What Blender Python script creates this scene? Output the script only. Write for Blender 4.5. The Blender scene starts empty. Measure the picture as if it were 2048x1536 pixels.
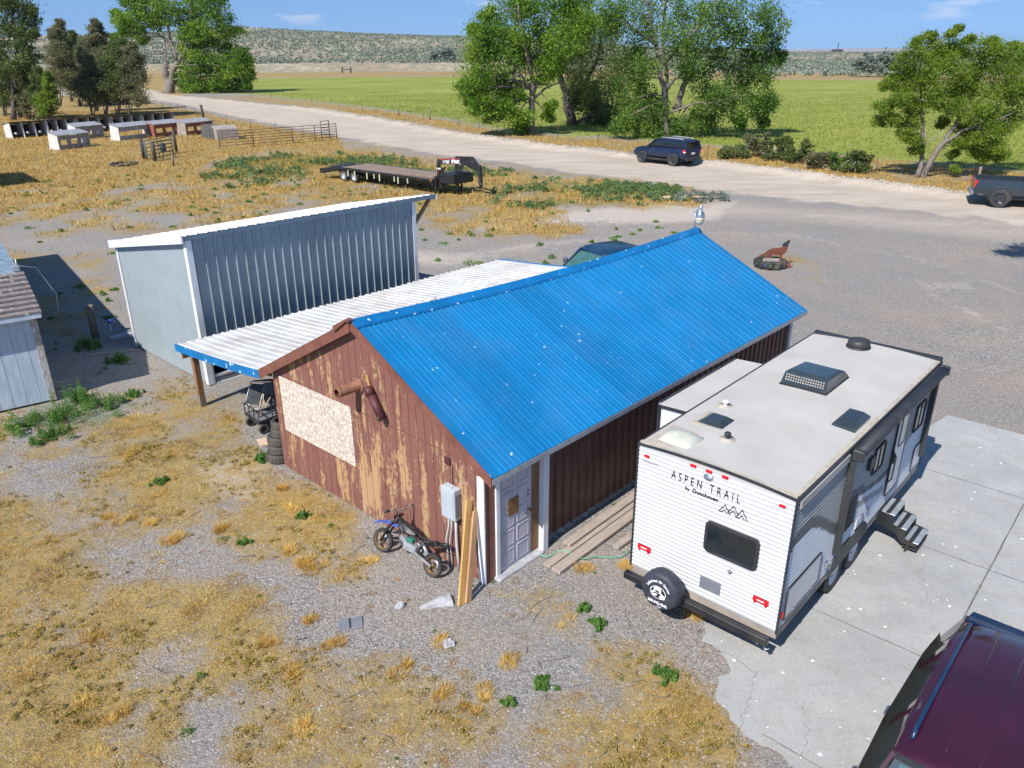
import bpy, math, random
import numpy as np
from mathutils import Vector, Matrix
random.seed(7); np.random.seed(7)
R = math.radians
sc = bpy.context.scene

# ------------------------------------------------------------------ camera
F_PX, PITCH, ROLL, CAM_H = 1558.9, 0.402, -0.004, 8.234      # focal length in pixels of a 2048 wide picture
cam_d = bpy.data.cameras.new('camera'); cam = bpy.data.objects.new('camera', cam_d)
sc.collection.objects.link(cam); sc.camera = cam
cam_d.sensor_width = 36; cam_d.lens = 36*F_PX/2048; cam_d.clip_start = .1; cam_d.clip_end = 20000
cam.matrix_world = Matrix.Translation((0, 0, CAM_H)) @ Matrix.Rotation(math.pi/2-PITCH, 4, 'X') @ Matrix.Rotation(ROLL, 4, 'Z')

# ------------------------------------------------------------------ light
SUN_AZ, SUN_EL = R(-125.0), R(46)                              # direction towards the sun, from +x
S = Vector((math.cos(SUN_AZ)*math.cos(SUN_EL), math.sin(SUN_AZ)*math.cos(SUN_EL), math.sin(SUN_EL)))
sun_d = bpy.data.lights.new('sun', 'SUN'); sun_d.energy = 4.7; sun_d.angle = R(.5); sun_d.color = (1, .955, .89)
sun = bpy.data.objects.new('sun', sun_d); sc.collection.objects.link(sun)
sun.rotation_euler = S.to_track_quat('Z', 'Y').to_euler(); sun.location = (0, 0, 60)
w = bpy.data.worlds.new('World'); sc.world = w; w.use_nodes = True
nt = w.node_tree; nt.nodes.clear()
def N(nt, t, **k):
    n = nt.nodes.new(t)
    for a, b in k.items(): setattr(n, a, b)
    return n
sky = N(nt, 'ShaderNodeTexSky', sky_type='NISHITA', sun_disc=False, sun_elevation=SUN_EL, sun_rotation=math.atan2(S.x, S.y),
        altitude=900, air_density=1.0, dust_density=0.1, ozone_density=1.6)
bg = N(nt, 'ShaderNodeBackground'); bg.inputs[1].default_value = .118
out = N(nt, 'ShaderNodeOutputWorld')
tc = N(nt, 'ShaderNodeTexCoord'); mp = N(nt, 'ShaderNodeMapping'); mp.inputs['Scale'].default_value = (14, 14, 60)
no = N(nt, 'ShaderNodeTexNoise'); no.inputs['Scale'].default_value = 1.0; no.inputs['Detail'].default_value = 5
rp = N(nt, 'ShaderNodeValToRGB'); rp.color_ramp.elements[0].position = .60; rp.color_ramp.elements[1].position = .78
sx = N(nt, 'ShaderNodeSeparateXYZ')
lo = N(nt, 'ShaderNodeMapRange'); lo.inputs[1].default_value = .025; lo.inputs[2].default_value = .04
hi = N(nt, 'ShaderNodeMapRange'); hi.inputs[1].default_value = .075; hi.inputs[2].default_value = .05
m1 = N(nt, 'ShaderNodeMath', operation='MULTIPLY'); m2 = N(nt, 'ShaderNodeMath', operation='MULTIPLY'); m3 = N(nt, 'ShaderNodeMath', operation='MULTIPLY'); m3.inputs[1].default_value = .85
mx = N(nt, 'ShaderNodeMix', data_type='RGBA'); mx.inputs[7].default_value = (5.2, 5.6, 6.3, 1)
L = nt.links.new
# deepen the blue of the clear high-desert sky
hs = N(nt, 'ShaderNodeHueSaturation'); hs.inputs['Saturation'].default_value = 1.15; hs.inputs['Value'].default_value = 1.1
up = N(nt, 'ShaderNodeVectorMath', operation='ADD'); up.inputs[1].default_value = (0, 0, .22)   # the dry air keeps its blue down to the hills
nrm = N(nt, 'ShaderNodeVectorMath', operation='NORMALIZE'); L(tc.outputs['Generated'], up.inputs[0]); L(up.outputs[0], nrm.inputs[0]); L(nrm.outputs[0], sky.inputs[0])
L(tc.outputs['Generated'], mp.inputs[0]); L(mp.outputs[0], no.inputs[0]); L(no.outputs[0], rp.inputs[0])
L(tc.outputs['Generated'], sx.inputs[0]); L(sx.outputs[2], lo.inputs[0]); L(sx.outputs[2], hi.inputs[0])
L(rp.outputs[0], m1.inputs[0]); L(lo.outputs[0], m1.inputs[1]); L(m1.outputs[0], m2.inputs[0]); L(hi.outputs[0], m2.inputs[1]); L(m2.outputs[0], m3.inputs[0])
L(sky.outputs[0], hs.inputs['Color']); L(hs.outputs[0], mx.inputs[6]); L(m3.outputs[0], mx.inputs[0]); L(mx.outputs[2], bg.inputs[0]); L(bg.outputs[0], out.inputs[0])
sc.view_settings.view_transform = 'Standard'; sc.view_settings.look = 'None'; sc.view_settings.gamma = 1; sc.view_settings.exposure = 0.44
HAZE = 6e-5
sc.render.engine = 'CYCLES'; sc.cycles.max_bounces = 6; sc.cycles.transparent_max_bounces = 8

# ------------------------------------------------------------------ pixel <-> world (2048x1536 frame)
_F = np.array([0, math.cos(PITCH), -math.sin(PITCH)]); _R = np.array([1., 0, 0]); _U = np.cross(_R, _F)
def ray(u, v):
    a = (u-1024)/F_PX; b = (768-v)/F_PX; c, s = math.cos(-ROLL), math.sin(-ROLL)
    a, b = a*c-b*s, a*s+b*c
    return a*_R+b*_U+_F
def G(u, v, z=0.):
    d = ray(u, v); P = np.array([0, 0, CAM_H])+d*(z-CAM_H)/d[2]; return Vector(P)
def WY(u, v, y):
    d = ray(u, v); return Vector(np.array([0, 0, CAM_H])+d*y/d[1])
def PX(xy, z=0.):
    xy = np.asarray(xy, float); x = xy[:, 0]; y = xy[:, 1]; zz = z-CAM_H+np.zeros(len(x))
    d = np.maximum(y*_F[1]+zz*_F[2], .5); a = x/d; b = (y*_U[1]+zz*_U[2])/d
    c, s = math.cos(ROLL), math.sin(ROLL)
    return 1024+F_PX*(a*c-b*s), 768-F_PX*(a*s+b*c)

# ------------------------------------------------------------------ materials
def link(nt, a, b): nt.links.new(a, b)
def new_mat(name):
    m = bpy.data.materials.new(name); m.use_nodes = True
    return m, m.node_tree, m.node_tree.nodes['Principled BSDF']
def PM(name, col, rough=.6, metal=0., var=.2, scale=4., detail=6, bump=0., bscale=None, spec=.5, stretch=(1, 1, 1), col2=None, lo=.35, hi=.7, coat=0, dust=0):
    """plain material: colour with a procedural noise variation and optional bump"""
    m, nt, p = new_mat(name)
    tc = N(nt, 'ShaderNodeTexCoord'); mp = N(nt, 'ShaderNodeMapping'); mp.inputs['Scale'].default_value = stretch
    no = N(nt, 'ShaderNodeTexNoise'); no.inputs['Scale'].default_value = scale; no.inputs['Detail'].default_value = detail; no.inputs['Roughness'].default_value = .6
    r = N(nt, 'ShaderNodeMapRange'); r.inputs[1].default_value = lo; r.inputs[2].default_value = hi
    mx = N(nt, 'ShaderNodeMix', data_type='RGBA')
    c2 = col2 if col2 else tuple(min(1, c*(1+var*1.3)) for c in col)
    c1 = col if col2 else tuple(c*(1-var) for c in col)
    mx.inputs[6].default_value = (*c1, 1); mx.inputs[7].default_value = (*c2, 1)
    link(nt, tc.outputs['Object'], mp.inputs[0]); link(nt, mp.outputs[0], no.inputs[0]); link(nt, no.outputs[0], r.inputs[0]); link(nt, r.outputs[0], mx.inputs[0])
    csock = mx.outputs[2]
    if dust:
        n2 = N(nt, 'ShaderNodeTexNoise'); n2.inputs['Scale'].default_value = 1.3; n2.inputs['Detail'].default_value = 8
        r2 = N(nt, 'ShaderNodeMapRange'); r2.inputs[1].default_value = .45; r2.inputs[2].default_value = .75; r2.inputs[4].default_value = dust
        m2 = N(nt, 'ShaderNodeMix', data_type='RGBA'); m2.inputs[7].default_value = (.33, .27, .2, 1)
        link(nt, tc.outputs['Object'], n2.inputs[0]); link(nt, n2.outputs[0], r2.inputs[0]); link(nt, r2.outputs[0], m2.inputs[0]); link(nt, csock, m2.inputs[6]); csock = m2.outputs[2]
    link(nt, csock, p.inputs['Base Color'])
    p.inputs['Roughness'].default_value = rough; p.inputs['Metallic'].default_value = metal; p.inputs['Specular IOR Level'].default_value = spec
    if coat: p.inputs['Coat Weight'].default_value = coat; p.inputs['Coat Roughness'].default_value = .05
    if bump:
        b = N(nt, 'ShaderNodeBump'); b.inputs['Strength'].default_value = bump; b.inputs['Distance'].default_value = .02
        if bscale:
            n3 = N(nt, 'ShaderNodeTexNoise'); n3.inputs['Scale'].default_value = bscale; n3.inputs['Detail'].default_value = 4
            link(nt, mp.outputs[0], n3.inputs[0]); link(nt, n3.outputs[0], b.inputs['Height'])
        else: link(nt, no.outputs[0], b.inputs['Height'])
        link(nt, b.outputs[0], p.inputs['Normal'])
    return m
def speckle(m, col, scale=14., thr=.13, thr2=.10, amount=1.0, stretch=(1, 1, 1)):
    """small chips/spots of another colour scattered over a material"""
    nt = m.node_tree; p = nt.nodes['Principled BSDF']; src = p.inputs['Base Color'].links[0].from_socket
    tc = N(nt, 'ShaderNodeTexCoord'); mp = N(nt, 'ShaderNodeMapping'); mp.inputs['Scale'].default_value = stretch
    no = N(nt, 'ShaderNodeTexNoise'); no.inputs['Scale'].default_value = scale*1.5
    ad = N(nt, 'ShaderNodeMix', data_type='VECTOR'); ad.inputs[0].default_value = .06
    v = N(nt, 'ShaderNodeTexVoronoi'); v.inputs['Scale'].default_value = scale
    sz = N(nt, 'ShaderNodeMath', operation='MULTIPLY'); sz.inputs[1].default_value = thr
    cmpn = N(nt, 'ShaderNodeMath', operation='LESS_THAN'); sep = N(nt, 'ShaderNodeSeparateColor')
    g = N(nt, 'ShaderNodeMath', operation='GREATER_THAN'); g.inputs[1].default_value = 1-thr2
    mu = N(nt, 'ShaderNodeMath', operation='MULTIPLY'); mu2 = N(nt, 'ShaderNodeMath', operation='MULTIPLY'); mu2.inputs[1].default_value = amount
    mx = N(nt, 'ShaderNodeMix', data_type='RGBA'); mx.inputs[7].default_value = (*col, 1)
    link(nt, tc.outputs['Object'], mp.inputs[0]); link(nt, mp.outputs[0], no.inputs[0]); link(nt, mp.outputs[0], ad.inputs[4]); link(nt, no.outputs['Color'], ad.inputs[5]); link(nt, ad.outputs[1], v.inputs['Vector'])
    link(nt, v.outputs['Color'], sep.inputs[0]); link(nt, sep.outputs[1], sz.inputs[0]); link(nt, v.outputs['Distance'], cmpn.inputs[0]); link(nt, sz.outputs[0], cmpn.inputs[1])
    link(nt, sep.outputs[0], g.inputs[0]); link(nt, cmpn.outputs[0], mu.inputs[0]); link(nt, g.outputs[0], mu.inputs[1]); link(nt, mu.outputs[0], mu2.inputs[0]); link(nt, mu2.outputs[0], mx.inputs[0])
    link(nt, src, mx.inputs[6]); link(nt, mx.outputs[2], p.inputs['Base Color'])
    return m

M = {}
M['blue_roof'] = speckle(speckle(PM('blue_roof', (.003, .15, .36), .5, var=.12, scale=.9, spec=.25, col2=(.006, .185, .43), dust=.05), (.5, .62, .72), 7, .2, .17, .8), (.3, .5, .66), 17, .2, .05)
M['blue_trim'] = speckle(PM('blue_trim', (.004, .15, .38), .45, var=.15, scale=2), (.5, .6, .7), 11, .45, .2)
M['white_metal'] = PM('white_metal', (.72, .73, .74), .35, var=.06, scale=2, dust=.15)
M['white_paint'] = PM('white_paint', (.78, .79, .82), .45, var=.06, scale=3, dust=.12)
M['old_white_metal'] = PM('old_white_metal', (.55, .55, .55), .5, var=.15, scale=1.5, dust=.5)
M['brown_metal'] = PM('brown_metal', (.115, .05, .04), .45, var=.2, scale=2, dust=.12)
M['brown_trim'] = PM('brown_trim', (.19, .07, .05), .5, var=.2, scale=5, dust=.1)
M['maroon_pipe'] = PM('maroon_pipe', (.075, .02, .024), .6, var=.15, scale=5)
M['rust_pipe'] = PM('rust_pipe', (.24, .1, .06), .6, var=.3, scale=9)
M['grey_siding'] = PM('grey_siding', (.34, .39, .415), .45, var=.05, scale=1.5)
M['blue_siding'] = PM('blue_siding', (.245, .30, .33), .4, var=.1, scale=1.5, dust=.06)
M['wood_gold'] = PM('wood_gold', (.52, .29, .085), .7, scale=2, stretch=(12, 12, 1), col2=(.62, .38, .14), bump=.1)
M['wood_tan'] = PM('wood_tan', (.42, .235, .12), .75, scale=2, stretch=(12, 12, 1), col2=(.5, .31, .17), bump=.1)
M['wood_grey'] = PM('wood_grey', (.30, .24, .20), .8, scale=3, stretch=(1, 14, 14), col2=(.46, .39, .33), bump=.3)
M['wood_brown'] = PM('wood_brown', (.2, .1, .05), .8, scale=2, stretch=(10, 10, 1), col2=(.32, .18, .09), bump=.3)
M['post_wood'] = PM('post_wood', (.16, .12, .09), .85, scale=3, stretch=(8, 8, 1), col2=(.28, .22, .16), bump=.4)
M['dark_post'] = PM('dark_post', (.05, .04, .035), .85, scale=3, stretch=(8, 8, 1), col2=(.1, .08, .06), bump=.4)
M['rubber'] = PM('rubber', (.03, .031, .033), .8, var=.3, scale=12, dust=.3)
M['black_plastic'] = PM('black_plastic', (.025, .028, .034), .5, var=.2, scale=6, dust=.1)
M['black_metal'] = PM('black_metal', (.017, .018, .022), .4, var=.3, scale=5, dust=.12)
M['cover_black'] = PM('cover_black', (.035, .038, .055), .6, var=.3, scale=6, bump=.6, bscale=9)
M['rv_white'] = PM('rv_white', (.66, .66, .675), .35, var=.04, scale=1.5, dust=.05)
M['rv_grey'] = PM('rv_grey', (.33, .32, .305), .4, var=.08, scale=1.5)
M['rv_dark'] = PM('rv_dark', (.13, .12, .115), .4, var=.1, scale=2)
M['rv_roof'] = PM('rv_roof', (.465, .445, .415), .75, var=.06, scale=1.1, dust=.2, detail=10)
M['sealant'] = PM('sealant', (.42, .37, .3), .8, var=.15, scale=8)
M['skylight'] = PM('skylight', (.5, .5, .42), .2, var=.15, scale=3)
M['smoke_dome'] = PM('smoke_dome', (.03, .042, .05), .22, var=.15, scale=3, coat=.2)
M['glass'] = PM('glass', (.012, .017, .022), .08, var=.2, scale=2, spec=.8)
M['glass_mirror'] = PM('glass_mirror', (.26, .28, .27), .05, metal=.8, var=.02, scale=.4)
M['glass_teal'] = PM('glass_teal', (.05, .13, .12), .08, var=.2, scale=2, spec=.8)
M['red_lens'] = PM('red_lens', (.65, .01, .02), .2, var=.1, scale=5)
M['amber'] = PM('amber', (.8, .3, .02), .3, var=.1)
M['grey_panel'] = PM('grey_panel', (.18, .19, .22), .5, var=.1, scale=5)
M['meter_grey'] = PM('meter_grey', (.42, .46, .5), .45, var=.06, scale=3)
M['pvc'] = PM('pvc', (.5, .5, .5), .5, var=.1, scale=5)
M['chrome'] = PM('chrome', (.6, .62, .65), .25, metal=.9, var=.1)
M['galv'] = PM('galv', (.45, .48, .5), .45, metal=.5, var=.15, scale=8)
M['lamp_glass'] = PM('lamp_glass', (.55, .5, .36), .3, var=.15, scale=9)
M['door_lilac'] = PM('door_lilac', (.55, .52, .58), .6, var=.1, scale=3, dust=.2)
M['rust_plate'] = PM('rust_plate', (.3, .13, .04), .7, scale=8, col2=(.16, .1, .05))
M['stone'] = PM('stone', (.38, .38, .40), .85, var=.2, scale=7, bump=.8, bscale=14)
M['shingle'] = speckle(PM('shingle', (.2, .17, .16), .9, var=.25, scale=8, bump=.4), (.5, .45, .4), 9, .5, .3)
M['roof_felt'] = PM('roof_felt', (.17, .24, .31), .8, var=.3, scale=4)
M['old_board'] = PM('old_board', (.46, .54, .62), .7, var=.12, scale=3, stretch=(3, 3, .6), bump=.25)
M['peeled_trim'] = PM('peeled_trim', (.3, .22, .16), .8, scale=6, col2=(.6, .6, .6), stretch=(3, 3, 1))
M['orange'] = PM('orange', (.75, .13, .03), .5, var=.1)
M['red_paint'] = PM('red_paint', (.5, .02, .03), .5, var=.1)
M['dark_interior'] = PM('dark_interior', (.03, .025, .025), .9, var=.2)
M['coyote_rust'] = PM('coyote_rust', (.15, .045, .03), .7, scale=4, col2=(.22, .07, .035))
M['coyote_dark'] = PM('coyote_dark', (.03, .035, .04), .5, var=.2)
M['hutch_white'] = PM('hutch_white', (.62, .6, .57), .8, var=.15, scale=2, dust=.3)
M['hutch_grey'] = PM('hutch_grey', (.32, .28, .25), .85, var=.2, scale=3, dust=.3)
M['hutch_red'] = PM('hutch_red', (.28, .09, .06), .85, var=.25, scale=3, dust=.2)
M['hutch_dark'] = PM('hutch_dark', (.10, .095, .095), .85, var=.2, scale=3)
M['tin'] = PM('tin', (.33, .33, .35), .5, metal=.2, var=.3, scale=2, stretch=(1, 8, 1))
M['pipe_steel'] = PM('pipe_steel', (.13, .08, .06), .6, var=.3, scale=6)
M['pipe_green'] = PM('pipe_green', (.07, .11, .12), .6, var=.3, scale=6)
M['wire'] = PM('wire', (.12, .11, .1), .6, metal=.3)
M['tpost'] = PM('tpost', (.06, .06, .05), .7)
M['hose_green'] = PM('hose_green', (.12, .5, .32), .5)
M['navy_paint'] = PM('navy_paint', (.005, .014, .05), .3, var=.1, scale=1, coat=.35, dust=.04)
M['charcoal_paint'] = PM('charcoal_paint', (.02, .03, .042), .3, var=.1, scale=1, coat=.5, dust=.05)
M['teal_paint'] = PM('teal_paint', (.006, .035, .085), .3, var=.15, scale=1.5, coat=.4, dust=.05)
M['maroon_paint'] = PM('maroon_paint', (.04, .006, .017), .14, var=.25, scale=1.2, coat=.9)
M['rack_silver'] = PM('rack_silver', (.6, .6, .6), .4, metal=.4)
M['rim_black'] = PM('rim_black', (.02, .02, .03), .35)
M['rim_white'] = PM('rim_white', (.7, .7, .7), .4, var=.1)
M['deck_wood'] = PM('deck_wood', (.19, .135, .1), .85, scale=3, stretch=(1, 12, 1), col2=(.29, .22, .17), bump=.2)
M['strap'] = PM('strap', (.45, .5, .3), .8)
M['bike_blue'] = PM('bike_blue', (.05, .09, .34), .5, var=.3)
M['bike_silver'] = PM('bike_silver', (.5, .5, .52), .35, metal=.6, var=.2, scale=9)
M['gold_rim'] = PM('gold_rim', (.22, .14, .05), .5, metal=.4)
M['letter_black'] = PM('letter_black', (.02, .02, .025), .5, var=0)
M['letter_white'] = PM('letter_white', (.8, .8, .8), .5, var=0)
M['letter_grey'] = PM('letter_grey', (.35, .34, .36), .5, var=0)
M['fg_wood'] = PM('fg_wood', (.5, .36, .25), .8, scale=3, stretch=(1, 10, 1), col2=(.6, .46, .33))
M['bark_grey'] = PM('bark_grey', (.13, .105, .09), .9, scale=5, stretch=(3, 3, .7), col2=(.27, .23, .20), bump=.6)
M['bark_dark'] = PM('bark_dark', (.07, .055, .05), .9, scale=5, stretch=(3, 3, .7), col2=(.15, .12, .11), bump=.6)
M['dead_twig'] = PM('dead_twig', (.36, .31, .27), .9, var=.3)
M['sand'] = PM('sand', (.42, .36, .29), .95, var=.15, scale=3, bump=.5)
M['pale_rock'] = PM('pale_rock', (.55, .5, .45), .9, var=.15, scale=3, bump=.5)

def sheet_tones(m, pitch=.915, amt=.13):
    """every sheet of the roof has aged a little differently, with faint streaks running down the slope"""
    nt = m.node_tree; p = nt.nodes['Principled BSDF']; src = p.inputs['Base Color'].links[0].from_socket
    tc = N(nt, 'ShaderNodeTexCoord'); sp = N(nt, 'ShaderNodeSeparateXYZ'); dv = N(nt, 'ShaderNodeMath', operation='DIVIDE'); dv.inputs[1].default_value = pitch; fl = N(nt, 'ShaderNodeMath', operation='FLOOR')
    wn = N(nt, 'ShaderNodeTexWhiteNoise', noise_dimensions='1D'); mp = N(nt, 'ShaderNodeMapping'); mp.inputs['Scale'].default_value = (.5, 9, .5); no = N(nt, 'ShaderNodeTexNoise'); no.inputs['Scale'].default_value = 1; no.inputs['Detail'].default_value = 7
    ad = N(nt, 'ShaderNodeMath', operation='ADD'); mr = N(nt, 'ShaderNodeMapRange'); mr.inputs[1].default_value = .3; mr.inputs[2].default_value = 1.7; mr.inputs[3].default_value = 1-amt; mr.inputs[4].default_value = 1+amt
    fr_ = N(nt, 'ShaderNodeMath', operation='FRACT'); ls = N(nt, 'ShaderNodeMath', operation='LESS_THAN'); ls.inputs[1].default_value = .012; sb = N(nt, 'ShaderNodeMath', operation='MULTIPLY_ADD'); sb.inputs[1].default_value = -.35
    vm = N(nt, 'ShaderNodeVectorMath', operation='SCALE')
    link(nt, tc.outputs['Object'], sp.inputs[0]); link(nt, sp.outputs[1], dv.inputs[0]); link(nt, dv.outputs[0], fl.inputs[0]); link(nt, fl.outputs[0], wn.inputs['W']); link(nt, tc.outputs['Object'], mp.inputs[0]); link(nt, mp.outputs[0], no.inputs[0])
    link(nt, wn.outputs['Value'], ad.inputs[0]); link(nt, no.outputs[0], ad.inputs[1]); link(nt, ad.outputs[0], mr.inputs[0]); link(nt, dv.outputs[0], fr_.inputs[0]); link(nt, fr_.outputs[0], ls.inputs[0]); link(nt, ls.outputs[0], sb.inputs[0]); link(nt, mr.outputs[0], sb.inputs[2])
    link(nt, src, vm.inputs[0]); link(nt, sb.outputs[0], vm.inputs['Scale']); link(nt, vm.outputs[0], p.inputs['Base Color'])
sheet_tones(M['blue_roof'], .915, .075); sheet_tones(M['old_white_metal'], .9, .08); sheet_tones(M['blue_siding'], .83, .06)
def osb_mat():
    m, nt, p = new_mat('strand_board')
    tc = N(nt, 'ShaderNodeTexCoord'); cols = []
    for k, (st, rz) in enumerate((((34, 110, 40), .4), ((110, 34, 40), .9), ((50, 50, 50), 0))):
        mp = N(nt, 'ShaderNodeMapping'); mp.inputs['Scale'].default_value = (st[0], 1, st[1]); mp.inputs['Rotation'].default_value = (0, rz, 0)
        v = N(nt, 'ShaderNodeTexVoronoi'); v.inputs['Scale'].default_value = .45; link(nt, tc.outputs['Object'], mp.inputs[0]); link(nt, mp.outputs[0], v.inputs[0]); cols.append(v.outputs['Color'])
    s = [N(nt, 'ShaderNodeSeparateColor') for _ in cols]
    for a, b in zip(cols, s): link(nt, a, b.inputs[0])
    ad = N(nt, 'ShaderNodeMath', operation='ADD'); ad2 = N(nt, 'ShaderNodeMath', operation='ADD')
    link(nt, s[0].outputs[0], ad.inputs[0]); link(nt, s[1].outputs[1], ad.inputs[1]); link(nt, ad.outputs[0], ad2.inputs[0]); link(nt, s[2].outputs[2], ad2.inputs[1])
    dv = N(nt, 'ShaderNodeMath', operation='DIVIDE'); dv.inputs[1].default_value = 3; link(nt, ad2.outputs[0], dv.inputs[0])
    rp = N(nt, 'ShaderNodeValToRGB'); e = rp.color_ramp.elements
    e[0].position = .2; e[0].color = (.38, .29, .21, 1); e[1].position = .85; e[1].color = (.74, .68, .6, 1)
    x = e.new(.5); x.color = (.56, .47, .37, 1); x = e.new(.36); x.color = (.46, .4, .38, 1)
    link(nt, dv.outputs[0], rp.inputs[0]); link(nt, rp.outputs[0], p.inputs['Base Color']); p.inputs['Roughness'].default_value = .7
    return m
M['osb'] = osb_mat()

def peel_mat():
    """grooved plywood siding, brown-red paint peeled off in vertical strips (object x along wall, z up)"""
    m, nt, p = new_mat('peeling_siding')
    tc = N(nt, 'ShaderNodeTexCoord')
    def noise(scale, st, det=8, rough=.6):
        mp = N(nt, 'ShaderNodeMapping'); mp.inputs['Scale'].default_value = st
        n = N(nt, 'ShaderNodeTexNoise'); n.inputs['Scale'].default_value = scale; n.inputs['Detail'].default_value = det; n.inputs['Roughness'].default_value = rough
        link(nt, tc.outputs['Object'], mp.inputs[0]); link(nt, mp.outputs[0], n.inputs[0]); return n.outputs[0]
    a = noise(1.0, (4.0, 1, .7)); b = noise(8, (1.9, 1, .8), 12, .8); c = noise(.55, (1, 1, .8), 3)
    def math2(op, x, y):
        n = N(nt, 'ShaderNodeMath', operation=op)
        for i, s in enumerate((x, y)):
            if isinstance(s, (int, float)): n.inputs[i].default_value = s
            else: link(nt, s, n.inputs[i])
        return n.outputs[0]
    t = math2('ADD', math2('ADD', math2('MULTIPLY', a, .5), math2('MULTIPLY', b, .55)), math2('MULTIPLY', c, .35))
    mr = N(nt, 'ShaderNodeMapRange'); mr.inputs[1].default_value = .728; mr.inputs[2].default_value = .748; link(nt, t, mr.inputs[0])
    tan = N(nt, 'ShaderNodeMix', data_type='RGBA'); tan.inputs[6].default_value = (.47, .27, .10, 1); tan.inputs[7].default_value = (.40, .26, .17, 1); link(nt, noise(3, (1, 1, 1)), tan.inputs[0])
    red = N(nt, 'ShaderNodeMix', data_type='RGBA'); red.inputs[6].default_value = (.16, .055, .045, 1); red.inputs[7].default_value = (.25, .12, .085, 1); link(nt, noise(1.3, (1.5, 1, .6)), red.inputs[0])
    r2 = N(nt, 'ShaderNodeMix', data_type='RGBA'); r2.inputs[7].default_value = (.17, .018, .028, 1)
    mr2 = N(nt, 'ShaderNodeMapRange'); mr2.inputs[1].default_value = .56; mr2.inputs[2].default_value = .66; mr2.inputs[4].default_value = .8; link(nt, noise(2.2, (3, 1, .9), 9, .7), mr2.inputs[0])
    link(nt, mr2.outputs[0], r2.inputs[0]); link(nt, red.outputs[2], r2.inputs[6])
    mx = N(nt, 'ShaderNodeMix', data_type='RGBA'); link(nt, mr.outputs[0], mx.inputs[0]); link(nt, r2.outputs[2], mx.inputs[6]); link(nt, tan.outputs[2], mx.inputs[7])
    link(nt, mx.outputs[2], p.inputs['Base Color']); p.inputs['Roughness'].default_value = .75
    bp = N(nt, 'ShaderNodeBump'); bp.inputs['Strength'].default_value = .5; bp.inputs['Distance'].default_value = .01; link(nt, mr.outputs[0], bp.inputs['Height']); link(nt, bp.outputs[0], p.inputs['Normal'])
    return m
M['peel'] = peel_mat()

def leaf_mat(name, c1, c2, c3, trans=.35):
    m, nt, p = new_mat(name)
    at = N(nt, 'ShaderNodeAttribute', attribute_name='rnd')
    rp = N(nt, 'ShaderNodeValToRGB'); e = rp.color_ramp.elements; e[0].color = (*c1, 1); e[1].color = (*c3, 1); x = e.new(.5); x.color = (*c2, 1)
    link(nt, at.outputs['Fac'], rp.inputs[0]); link(nt, rp.outputs[0], p.inputs['Base Color']); p.inputs['Roughness'].default_value = .55; p.inputs['Specular IOR Level'].default_value = .3
    if trans:
        tr = N(nt, 'ShaderNodeBsdfTranslucent'); ms = N(nt, 'ShaderNodeMixShader'); ms.inputs[0].default_value = trans
        o = nt.nodes['Material Output']; link(nt, rp.outputs[0], tr.inputs[0]); link(nt, p.outputs[0], ms.inputs[1]); link(nt, tr.outputs[0], ms.inputs[2]); link(nt, ms.outputs[0], o.inputs[0])
    return m
M['leaf_bright'] = leaf_mat('leaf_bright', (.06, .15, .015), (.16, .29, .025), (.32, .43, .05), .45)
M['leaf_green'] = leaf_mat('leaf_green', (.06, .13, .03), (.13, .24, .035), (.27, .37, .07), .45)
M['leaf_olive'] = leaf_mat('leaf_olive', (.08, .11, .035), (.17, .21, .06), (.28, .32, .11), .45)
M['leaf_yellowgreen'] = leaf_mat('leaf_yellowgreen', (.09, .165, .02), (.21, .31, .03), (.35, .42, .075), .5)
M['leaf_dark'] = leaf_mat('leaf_dark', (.055, .10, .03), (.12, .17, .045), (.24, .26, .08), .45)
M['leaf_greydark'] = leaf_mat('leaf_greydark', (.11, .13, .06), (.19, .2, .09), (.32, .28, .16), .45)
M['leaf_silver'] = leaf_mat('leaf_silver', (.13, .18, .14), (.2, .25, .2), (.3, .34, .28))
M['sage'] = leaf_mat('sage', (.13, .165, .12), (.19, .23, .17), (.29, .31, .24), 0)
M['dry_blade'] = leaf_mat('dry_blade', (.14, .085, .022), (.50, .30, .062), (.84, .60, .20), .3)
M['weed_teal'] = leaf_mat('weed_teal', (.07, .13, .055), (.13, .22, .075), (.28, .33, .11), .35)
M['weed_green'] = leaf_mat('weed_green', (.07, .17, .035), (.13, .28, .05), (.28, .42, .11), .45)
M['weed_olive'] = leaf_mat('weed_olive', (.16, .14, .035), (.36, .28, .06), (.58, .44, .12), .3)
M['field_blade'] = leaf_mat('field_blade', (.15, .195, .03), (.24, .275, .05), (.34, .36, .085), .25)

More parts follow.
